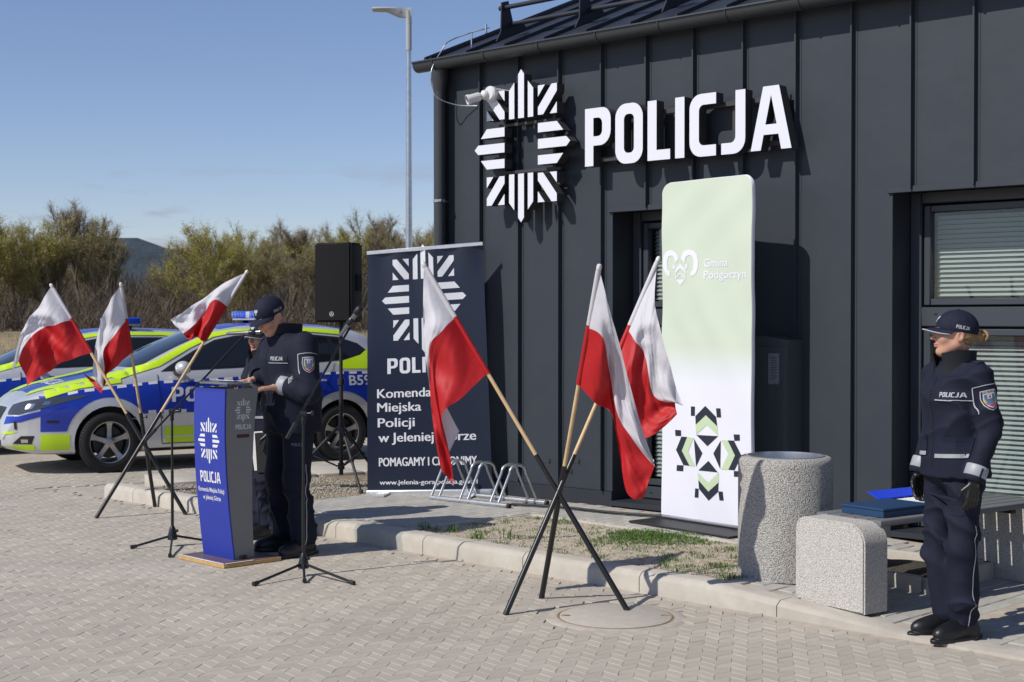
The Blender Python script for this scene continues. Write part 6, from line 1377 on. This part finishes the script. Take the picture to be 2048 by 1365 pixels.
    for sg in (-1,1): topm('bonnet_yellow',[[(2.50,sg*.46),(3.42,sg*.30),(3.50,sg*.46),(3.2,sg*.66),(2.9,sg*.725),(2.50,sg*.765)]],mat_cyel,.007,.035)
    V,Fc,_,_=policja2d(.17,.62); wrap_mark('bonnet_lettering',[(p[0]-.31,p[1]-.085) for p in V],Fc,B,(3.12,0,0),(0,1,0),(-1,0,0),mat_cwhite,body,.008,.04,4)
    V,Fc,_,_=policja2d(.155,.95); wrap_mark('door_lettering',[(p[0]-2.02,p[1]+.715) for p in V],Fc,B,(0,0,0),(-1,0,0),(0,0,1),mat_cwhite,body,.0055,.06,3)
    wrap_mark('door_lettering',[(p[0]+1.07,p[1]+.715) for p in V],Fc,B,(0,0,0),(1,0,0),(0,0,1),mat_cwhite,body,.0055,.06,3)
    V,Fc=text2d('B595',.105,.38,bold=.02); wrap_mark('fleet_number',[(p[0]+.10,p[1]+.845) for p in V],Fc,B,(0,0,0),(-1,0,0),(0,0,1),mat_cwhite,body,.0055,.05,3)
    wrap_mark('fleet_number',[(p[0]-.48,p[1]+.845) for p in V],Fc,B,(0,0,0),(1,0,0),(0,0,1),mat_cwhite,body,.0055,.05,3)
    # front: headlamps, grille, lower intake, fog lamps; seen from the corner so that they wrap round it
    for sg in (-1,1):
        D=Vector((.80,.60*sg,.05)).normalized(); U=Vector((0,0,1)).cross(D).normalized(); Vv=D.cross(U); k=sg
        def cor(name,pg,mat,d,step=.04):
            # pg in (y outwards along the corner, z) about the corner point (3.35, .62)
            V,Fc=polys2d([[(a*k,b) for a,b in pg]]); wrap_mark(name,V,Fc,B,(3.30,.58*sg,0),U,Vv,mat,body,d,step,3,180)
        cor('headlamp',[(-.30,.60),(-.12,.60),(.08,.66),(.38,.775),(.46,.815),(.10,.775),(-.14,.735),(-.28,.70)],mat_lampg,.006); cor('lamp_chrome',[(-.06,.655),(.02,.66),(.04,.715),(-.05,.71)],mat_chrome,.0085); cor('lamp_chrome',[(.10,.70),(.16,.71),(.17,.745),(.11,.74)],mat_chrome,.0085)
        cor('blue_bumper',[(-.34,.50),(-.10,.525),(.14,.60),(.30,.70),(.10,.645),(-.12,.585),(-.32,.58)],mat_cblue,.004); cor('yellow_bumper',[(-.30,.24),(.02,.245),(.02,.30),(-.30,.285)],mat_cyel,.005)
        cor('fog_recess',[(-.20,.305),(.00,.305),(.03,.39),(-.10,.385)],mat_cblk,.004); cor('fog_lamp',[(-.10,.318),(-.03,.318),(-.03,.352),(-.10,.352)],mat_chrome,.008); cor('yellow_spoiler',[(-.34,.40),(-.20,.405),(-.13,.43),(-.30,.43)],mat_cyel,.005); cor('parking_sensor',[(-.165,.45),(-.14,.45),(-.14,.535),(-.165,.535)],mat_cblk,.007)
    V,Fc=polys2d([[(-.30,.60),(-.20,.42),(.20,.42),(.30,.60),(.36,.68),(-.36,.68)]]); wrap_mark('grille',V,Fc,B,(0,0,0),(0,1,0),(0,0,1),mat_cblk,body,.006,.04,6,180)
    V,Fc=polys2d([[(-.46,.26),(.46,.26),(.42,.35),(-.42,.35)]]); wrap_mark('lower_intake',V,Fc,B,(0,0,0),(0,1,0),(0,0,1),mat_cblk,body,.005,.04,6,180)
    # side details
    line=lambda x0,z0,x1,z1,w=.004:[(x0-w,z0),(x0+w,z0),(x1+w,z1),(x1-w,z1)]
    side2('door_gap',[line(2.13,.29,2.16,1.0),line(1.0,.29,1.0,1.09),line(.36,.46,.06,1.09),line(.36,.46,.45,.29),[(.45,.275),(2.13,.275),(2.13,.283),(.45,.283)]],mat_cblk,.0065)
    side2('sill_trim',[[(.42,.205),(2.30,.205),(2.30,.235),(.42,.235)]],mat_cblk,.004); side2('side_marker',[[(3.22,.53),(3.34,.53),(3.34,.555),(3.22,.555)]],mat_cblk,.006)
    side2('tail_lamp',[[(-.48,.93),(-.72,.98),(-.76,.90),(-.66,.86)]],mat_red,.006)
    for sg in (1,-1):
        for hx in (1.22,.30):
            m=MB(); m.tube([(hx+.11,sg*.872,.90),(hx+.05,sg*.90,.905),(hx-.05,sg*.90,.908),(hx-.11,sg*.868,.905)],.011,8); mesh_obj('door_handle',m.v,m.f,mat_silver,body,60,local=True)
        def mir(P):
            Q=P-np.array((1.93,sg*1.0,1.075)); d=n_ell(Q,(0,0,0),(.085,.105,.072)); d=smax(d,-(Q[:,0]+.055),.01); return d
        mr=sdf_obj('door_mirror',mir,(1.80,sg*1.0-.13,.98),(2.06,sg*1.0+.13,1.17),.010,mat_silver,car)
        m=MB(); m.hexa([(1.98,sg*.80,1.0),(1.90,sg*.80,1.0),(1.90,sg*.97,1.01),(1.97,sg*.97,1.01),(1.99,sg*.80,1.045),(1.90,sg*.80,1.045),(1.90,sg*.97,1.04),(1.97,sg*.97,1.04)]); mesh_obj('mirror_arm',m.v,m.f,mat_cblk,mr,None,local=True)
        m=MB(); m.bbox((1.872,sg*1.0,1.078),(.006,.155,.10),.002); mesh_obj('mirror_glass',m.v,m.f,mat_chrome,mr,None,local=True)
    # wheels
    def wheel(ax,sg):
        w_=bpy.data.objects.new('wheel',None); link(w_,car); w_.location=(ax,sg*.79,.316); Zv=(0,sg,0)
        def L_(m,name,mat,sm=40): return mesh_obj(name,m.v,m.f,mat,w_,sm,local=True)
        m=MB(); m.lathe([(.215,-.095),(.25,-.103),(.29,-.10),(.309,-.088),(.316,-.06),(.316,.06),(.309,.088),(.29,.10),(.25,.103),(.215,.095)],(0,0,0),48,X=(1,0,0),Y=(0,0,1),Z=Zv,close=True); L_(m,'tyre',mat_tyre,30)
        gr=MB()
        for k in range(60):
            a=2*math.pi*k/60; d=Vector((math.cos(a),0,math.sin(a))); t=Vector((-math.sin(a),0,math.cos(a))); gr.box(d*.314+Vector((0,sg*.078,0)),(.010,.026,.008),X=t,Y=Vector((0,sg,0)),Z=d)
        tag(L_(gr,'tread_blocks',mat_tyre,None),kind='stuff')
        m=MB(); m.lathe([(.216,-.09),(.216,.085),(.222,.096),(.208,.092),(.198,.07),(.196,-.08)],(0,0,0),48,X=(1,0,0),Y=(0,0,1),Z=Zv,close=True); rim=L_(m,'rim',mat_rim,40)
        m=MB(); m.lathe([(.0,.012),(.165,.012),(.165,-.01),(0,-.01)],(0,0,0),32,X=(1,0,0),Y=(0,0,1),Z=Zv); mesh_obj('brake_disc',m.v,m.f,mat_cblk,w_,40,local=True)
        for k in range(5):
            a=2*math.pi*k/5+math.pi/2; d=Vector((math.cos(a),0,math.sin(a))); t=Vector((-math.sin(a),0,math.cos(a))); y=Vector((0,sg,0)); m=MB(); rows=[]
            for q in range(6):
                u=q/5; r_=lerp(.035,.204,u); hw=lerp(.030,.026,u)+.020*max(0,u-.72)/.28; dp=.072-.012*math.sin(u*2.6)+.012*u
                c=d*r_+y*dp; rows.append([c-t*hw-y*.02,c-t*hw*.8,c+t*hw*.8,c+t*hw-y*.02])
            m.sheet(rows,closed=True); mesh_obj('spoke',m.v,m.f,mat_rim,w_,40,local=True)
            m=MB(); m.lathe([(.0085,0),(.0085,.008),(0,.01)],tuple((Vector((math.cos(a+.63),0,math.sin(a+.63)))*.054)+y*.072),8,X=(1,0,0),Y=(0,0,1),Z=Zv); mesh_obj('wheel_nut',m.v,m.f,mat_cblk,w_,None,local=True)
        m=MB(); m.lathe([(.062,.045),(.062,.074),(.034,.080),(.032,.086),(0,.088)],(0,0,0),24,X=(1,0,0),Y=(0,0,1),Z=Zv); mesh_obj('hub_cap',m.v,m.f,mat_rim,w_,40,local=True)
    for ax in (0,2.70):
        for sg in (1,-1): wheel(ax,sg)
    # black underside pan, light bar
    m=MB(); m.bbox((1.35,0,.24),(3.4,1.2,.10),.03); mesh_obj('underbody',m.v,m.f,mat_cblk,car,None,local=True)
    lb=bpy.data.objects.new('light_bar',None); link(lb,car); lb.location=(.72,0,1.55)
    for sg in (-1,1):
        m=MB(); m.bbox((0,sg*.32,.085),(.26,.50,.085),.022,3); ln=mesh_obj('beacon_lens',m.v,m.f,mat_lbar,lb,40,local=True)
        m=MB(); 
        for i in range(4):
            for j in range(2): m.lathe([(.012,0),(.010,.004),(0,.005)],(.132,sg*.32-.16+.10*i,.07+.03*j),8,X=(0,1,0),Y=(0,0,1),Z=(1,0,0))
        tag(mesh_obj('led',m.v,m.f,M('led_clear',(.10,.22,.60),.2),ln,None,local=True),kind='stuff')
        m=MB(); m.bbox((0,sg*.42,.0),(.08,.05,.09),.008); mesh_obj('bar_foot',m.v,m.f,mat_cblk,lb,None,local=True)
    m=MB(); m.bbox((0,0,.085),(.25,.13,.08),.012,2); ce=mesh_obj('bar_centre',m.v,m.f,mat_silver,lb,40,local=True)
    m=MB(); m.bbox((0,0,.033),(.24,1.10,.02),.006); mesh_obj('bar_rail',m.v,m.f,mat_silver,lb,None,local=True)
    m=MB(); m.tube([(-.25,.0,1.49),(-.40,0,1.60)],[.006,.002],6); mesh_obj('aerial',m.v,m.f,mat_cblk,car,60,local=True)
    return car
car1=car_proto('patrol car in silver, blue and fluorescent yellow parked nearest behind the flags')
pf=on_z(219,944); prr=on_z(690,919); fw_=(pf-prr).normalized(); lf=Vector((-fw_.y,fw_.x,0))
car2=copy_tree(car1); car2['label']='second patrol car parked beyond the first, mostly hidden at the left edge'
car1['group']='patrol cars in the parking bays'; car2['group']='patrol cars in the parking bays'
for c_,off,sc in ((car1,fw_*.09+lf*.03,1.045),(car2,lf*-2.75+fw_*1.0,1.0)):
    p=prr-lf*.79+off; c_.location=(p.x,p.y,0); c_.rotation_euler=(0,0,math.atan2(fw_.y,fw_.x)); c_.scale=(1,1,sc)
# ================================================================== TREES, THICKET AND HILL
mat_bark=M('bark',(.15,.12,.09),.9,var=.3,vs=3); mat_twig=M('twigs',(.23,.185,.135),.9,rnd=.3,attr=True,var=.1)
mat_leafy=M('spring_leaf_yellow',(.40,.37,.065),.7,rnd=.4,attr=True,var=.1,trans=.3); mat_leafo=M('spring_leaf_olive',(.30,.275,.075),.7,rnd=.4,attr=True,var=.1,trans=.3)
def grow(rng,H,kind):
    # fan of limbs from a low fork (willow), a looser fork (olive) or a leader with rising branches (bare)
    br=[];tips=[]
    par={'willow':(7,.62,.50,3,.95),'olive':(4,.40,.46,3,.75),'bare':(1,.0,.52,3,.55)}[kind]
    def rec(p,d,L_,r,lv,up):
        k=6; pts=[p]; q=p.copy(); dd=d.copy()
        for i in range(k):
            dd=(dd+Vector((rng.gauss(0,.10),rng.gauss(0,.10),up+rng.gauss(0,.06)))).normalized(); q=q+dd*(L_/k); pts.append(q.copy())
        br.append((pts,r,r*.4))
        if lv>=1: tips.extend([(pts[j],dd,lv) for j in range(2,k+1)])
        if lv<par[3]:
            n=(5 if lv==0 else 4) if kind!='bare' else (9 if lv==0 else 4)
            for c in range(n):
                j=k if c==0 else rng.randint(2,k); a=rng.uniform(0,6.28); sp_=rng.uniform(.35,1.0)*par[4]; nd=(dd+Vector((math.cos(a)*sp_,math.sin(a)*sp_,rng.uniform(-.1,.25)))).normalized(); rec(pts[j],nd,L_*rng.uniform(.42,.62),r*.5,lv+1,.06)
    for s in range(par[0]):
        a=6.28*s/par[0]+rng.uniform(-.4,.4); sp_=par[1]*rng.uniform(.3,1.2); rec(Vector((rng.uniform(-.2,.2),rng.uniform(-.2,.2),-.2)),Vector((math.cos(a)*sp_,math.sin(a)*sp_,1)).normalized(),H*par[2],.017*H/math.sqrt(par[0])*1.0,0,.05)
    return br,tips
def tree_meshes(seed,kind,nleaf,ntwig,leafmat,crown_lift=.25,leaf=.12,H=10):
    rng=random.Random(seed); np_r=np.random.RandomState(seed); br,tips=grow(rng,H,kind)
    zmax=max(t[0].z for t in tips); k=H*.93/zmax
    m=MB()
    for pts,r0,r1 in br: m.tube([p*k for p in pts],[max(.012,lerp(r0,r1,i/6)) for i in range(7)],5,caps=False)
    tp=np.array([tuple(t[0]*k) for t in tips]); td=np.array([tuple(t[1]) for t in tips])
    i=np_r.randint(0,len(tp),ntwig); p0=tp[i]; d=td[i]*.8+np_r.normal(0,.55,(ntwig,3))+np.array([0,0,.25]); d/=np.linalg.norm(d,axis=1)[:,None]; L_=np_r.uniform(.3,1.0,ntwig)*H/10.5
    sd_=np.cross(d,np_r.normal(0,1,(ntwig,3))); sd_/=np.linalg.norm(sd_,axis=1)[:,None]; w_=np_r.uniform(.008,.016,ntwig)
    p1=p0+d*L_[:,None]; a=sd_*w_[:,None]; V1=np.stack([p0-a,p0+a,p1+a*.35,p1-a*.35],1).reshape(-1,3)
    j=np_r.randint(0,ntwig,nleaf); t=np_r.uniform(.15,1.05,nleaf); c=p0[j]+d[j]*(L_[j]*t)[:,None]+np_r.normal(0,.10,(nleaf,3)); cl=np.clip((c[:,2]-H*crown_lift)/(H*.55),0,1); cr_=np.clip(np.linalg.norm(c[:,:2],axis=1)/(H*.32),0,1); ok=np_r.uniform(0,1,nleaf)<np.maximum(cl,cr_*.7*(cl>.05))**.8+.04; c=c[ok]; n=len(c)
    u=np_r.normal(0,1,(n,3)); u/=np.linalg.norm(u,axis=1)[:,None]; v=np.cross(u,np_r.normal(0,1,(n,3))); v/=np.linalg.norm(v,axis=1)[:,None]; s1=np_r.uniform(.5,1.1,n)[:,None]*leaf*.5; V2=np.stack([c-u*s1,c+v*s1*.5,c+u*s1,c-v*s1*.5],1).reshape(-1,3)
    V=np.concatenate([V1,V2]); nf=len(V)//4; Fc=np.arange(nf*4).reshape(-1,4); mi=[0]*ntwig+[1]*n; rn=np.repeat(np_r.uniform(0,1,nf),4)
    tm=bpy.data.meshes.new('trunk'); tm.from_pydata(m.v,[],m.f); tm.materials.append(mat_bark); tm.polygons.foreach_set('use_smooth',[True]*len(tm.polygons))
    cm=bpy.data.meshes.new('crown'); cm.from_pydata(V.tolist(),[],Fc.tolist()); cm.materials.append(mat_twig); cm.materials.append(leafmat); cm.polygons.foreach_set('material_index',mi)
    at=cm.attributes.new('rnd','FLOAT','POINT'); at.data.foreach_set('value',rn.tolist()); return tm,cm
KIND={'willow':[tree_meshes(k,'willow',33000,5000,mat_leafy,.08,.13) for k in (11,12,13)],'olive':[tree_meshes(k,'olive',15000,5200,mat_leafo,.12,.12) for k in (21,22,23)],'bare':[tree_meshes(k,'bare',3600,4200,mat_leafo,.3,.11) for k in (31,32,33)]}
DESC={'willow':'broad yellow green budding willow','olive':'olive brown budding tree','bare':'tall slender nearly bare tree'}
ORD=['leftmost','second','third','fourth','fifth','sixth','seventh','eighth','ninth','tenth','eleventh','twelfth','thirteenth','fourteenth','fifteenth','sixteenth','seventeenth','eighteenth']
random.seed(21)
front=[(-70,410,112,'willow'),(35,412,116,'willow'),(100,430,118,'olive'),(150,393,124,'bare'),(210,430,120,'olive'),(255,425,126,'bare'),(338,500,116,'olive'),(415,440,110,'willow'),(490,438,116,'willow'),(545,470,112,'olive'),(585,428,124,'bare'),(640,450,118,'olive'),(700,438,122,'willow'),(745,408,126,'bare'),(790,425,124,'bare'),(850,452,118,'olive'),(930,450,118,'willow'),(1010,440,122,'olive')]
back=[(0,440,142,'olive'),(60,436,146,'bare'),(180,448,144,'olive'),(378,478,146,'bare'),(460,462,144,'olive'),(520,440,148,'bare'),(610,452,146,'olive'),(670,436,148,'bare'),(820,446,146,'olive'),(880,440,146,'bare')]
def put(lst,row):
    for k,(x,y,Y,kd) in enumerate(lst):
        p=at_y(x,y,Y); zg=gz(Y)-.15; H=p.z-zg; tm,cm=KIND[kd][k%3]
        r_=thing('tree',f'{DESC[kd]}, {ORD[k]}{"" if k==0 else " from the left"} in the {row} row of the wood','tree',(p.x,Y,zg),'trees of the wood behind the cars')
        r_.rotation_euler=(0,0,random.uniform(0,6.28)); s_=H/10*1.0; w_=s_*random.uniform(.95,1.15)*{'willow':.95,'olive':.9,'bare':1.0}[kd]; r_.scale=(w_,w_,s_)
        link(bpy.data.objects.new('trunk',tm),r_); link(bpy.data.objects.new('crown',cm),r_)
put(front,'front'); put(back,'middle'); put([(x,470+14*math.sin(x),164+4*math.sin(x*.7),'olive' if i%2 else 'bare') for i,x in enumerate(range(-60,960,75)) if not 230<x<360],'rear')
# thicket of bare brown brush along the edge of the wood
rs_=np.random.RandomState(5); NS=2700; per=26; N=NS*per
SX=rs_.uniform(-58,14,NS); SY=rs_.uniform(104,150,NS); SH=(3.2+1.5*np.sin(SX*.35)+rs_.normal(0,.9,NS)).clip(1.4,6)+np.where(SY>128,2.2,0)
X_=np.repeat(SX,per); Y_=np.repeat(SY,per); hg=np.repeat(SH,per)*rs_.uniform(.45,1.1,N); Z_=np.array([gz(y) for y in Y_])
d=rs_.normal(0,.42,(N,3)); d[:,2]=1; d/=np.linalg.norm(d,axis=1)[:,None]; st_=rs_.uniform(0,.6,N)
off=d.copy(); off[:,2]=0; p0=np.stack([X_,Y_,Z_-.1],1)+d*(hg*st_)[:,None]; d2=d+rs_.normal(0,.35,(N,3)); d2/=np.linalg.norm(d2,axis=1)[:,None]; p1=p0+d2*(hg*.42)[:,None]
sd_=np.cross(d,rs_.normal(0,1,(N,3))); sd_/=np.linalg.norm(sd_,axis=1)[:,None]; a=sd_*rs_.uniform(.010,.030,N)[:,None]
V=np.stack([p0-a,p0+a,p1+a*.4,p1-a*.4],1).reshape(-1,3); o=mesh_obj('thicket',V.tolist(),np.arange(N*4).reshape(-1,4).tolist(),M('brush',(.115,.09,.065),.9,rnd=.35,attr=True,var=.1)); tag(o,'brown leafless brush filling the foot of the wood','brush',kind='stuff'); at=o.data.attributes.new('rnd','FLOAT','POINT'); at.data.foreach_set('value',np.repeat(rs_.uniform(0,1,N),4).tolist())
N=22000; X_=rs_.uniform(-85,20,N); Y_=rs_.uniform(176,196,N); Z_=np.array([gz(y) for y in Y_]); hg=(6.8+1.2*np.sin(X_*.21)+.8*np.sin(X_*.53))*rs_.uniform(.3,1.05,N); st_=rs_.uniform(0,.75,N)
d=rs_.normal(0,.3,(N,3)); d[:,2]=1; d/=np.linalg.norm(d,axis=1)[:,None]; p0=np.stack([X_,Y_,Z_+hg*st_-.2],1); p1=p0+d*(hg*.35)[:,None]; sd_=np.cross(d,rs_.normal(0,1,(N,3))); sd_/=np.linalg.norm(sd_,axis=1)[:,None]; a=sd_*rs_.uniform(.03,.10,N)[:,None]
V=np.stack([p0-a,p0+a,p1+a*.3,p1-a*.3],1).reshape(-1,3); o=mesh_obj('far_wood',V.tolist(),np.arange(N*4).reshape(-1,4).tolist(),M('far_brush',(.10,.08,.055),.9,rnd=.35,attr=True,var=.1)); tag(o,'dense brown wood closing the view behind the tree rows','wood',kind='stuff'); at=o.data.attributes.new('rnd','FLOAT','POINT'); at.data.foreach_set('value',np.repeat(rs_.uniform(0,1,N),4).tolist())
# dry grass standing in the field
N=16000; X_=rs_.uniform(-34,6,N); Y_=27+75*rs_.uniform(0,1,N)**1.3; Z_=np.array([gz(y) for y in Y_]); h_=rs_.uniform(.12,.5,N); d=rs_.normal(0,.3,(N,3)); d[:,2]=1; sd_=rs_.normal(0,1,(N,3)); sd_[:,2]=0; sd_/=np.linalg.norm(sd_,axis=1)[:,None]; a=sd_*rs_.uniform(.006,.02,N)[:,None]; p0=np.stack([X_,Y_,Z_-.02],1); p1=p0+d*h_[:,None]
V=np.stack([p0-a,p0+a,p1],1).reshape(-1,3); o=mesh_obj('field_grass',V.tolist(),np.arange(N*3).reshape(-1,3).tolist(),M('dead_grass',(.34,.26,.14),.9,rnd=.3,attr=True,var=.1)); tag(o,'dry straw coloured grass standing in the field','grass',kind='stuff'); at=o.data.attributes.new('rnd','FLOAT','POINT'); at.data.foreach_set('value',np.repeat(rs_.uniform(0,1,N),3).tolist())
# wooded hill far off
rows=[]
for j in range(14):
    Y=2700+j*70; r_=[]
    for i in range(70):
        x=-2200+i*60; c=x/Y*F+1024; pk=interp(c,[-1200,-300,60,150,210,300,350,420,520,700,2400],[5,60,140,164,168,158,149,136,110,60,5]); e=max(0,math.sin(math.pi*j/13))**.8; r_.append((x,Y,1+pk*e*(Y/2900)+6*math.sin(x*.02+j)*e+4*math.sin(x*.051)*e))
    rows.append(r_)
m=MB(); m.sheet(rows); o=m.build('hill',M('haze_tinted_forest',(.026,.042,.055),.95,var=.35,vs=.01,bump=1,bs=.03,dist=12),None,180); tag(o,kind='structure')  # bluish distance haze is painted into the forest base colour
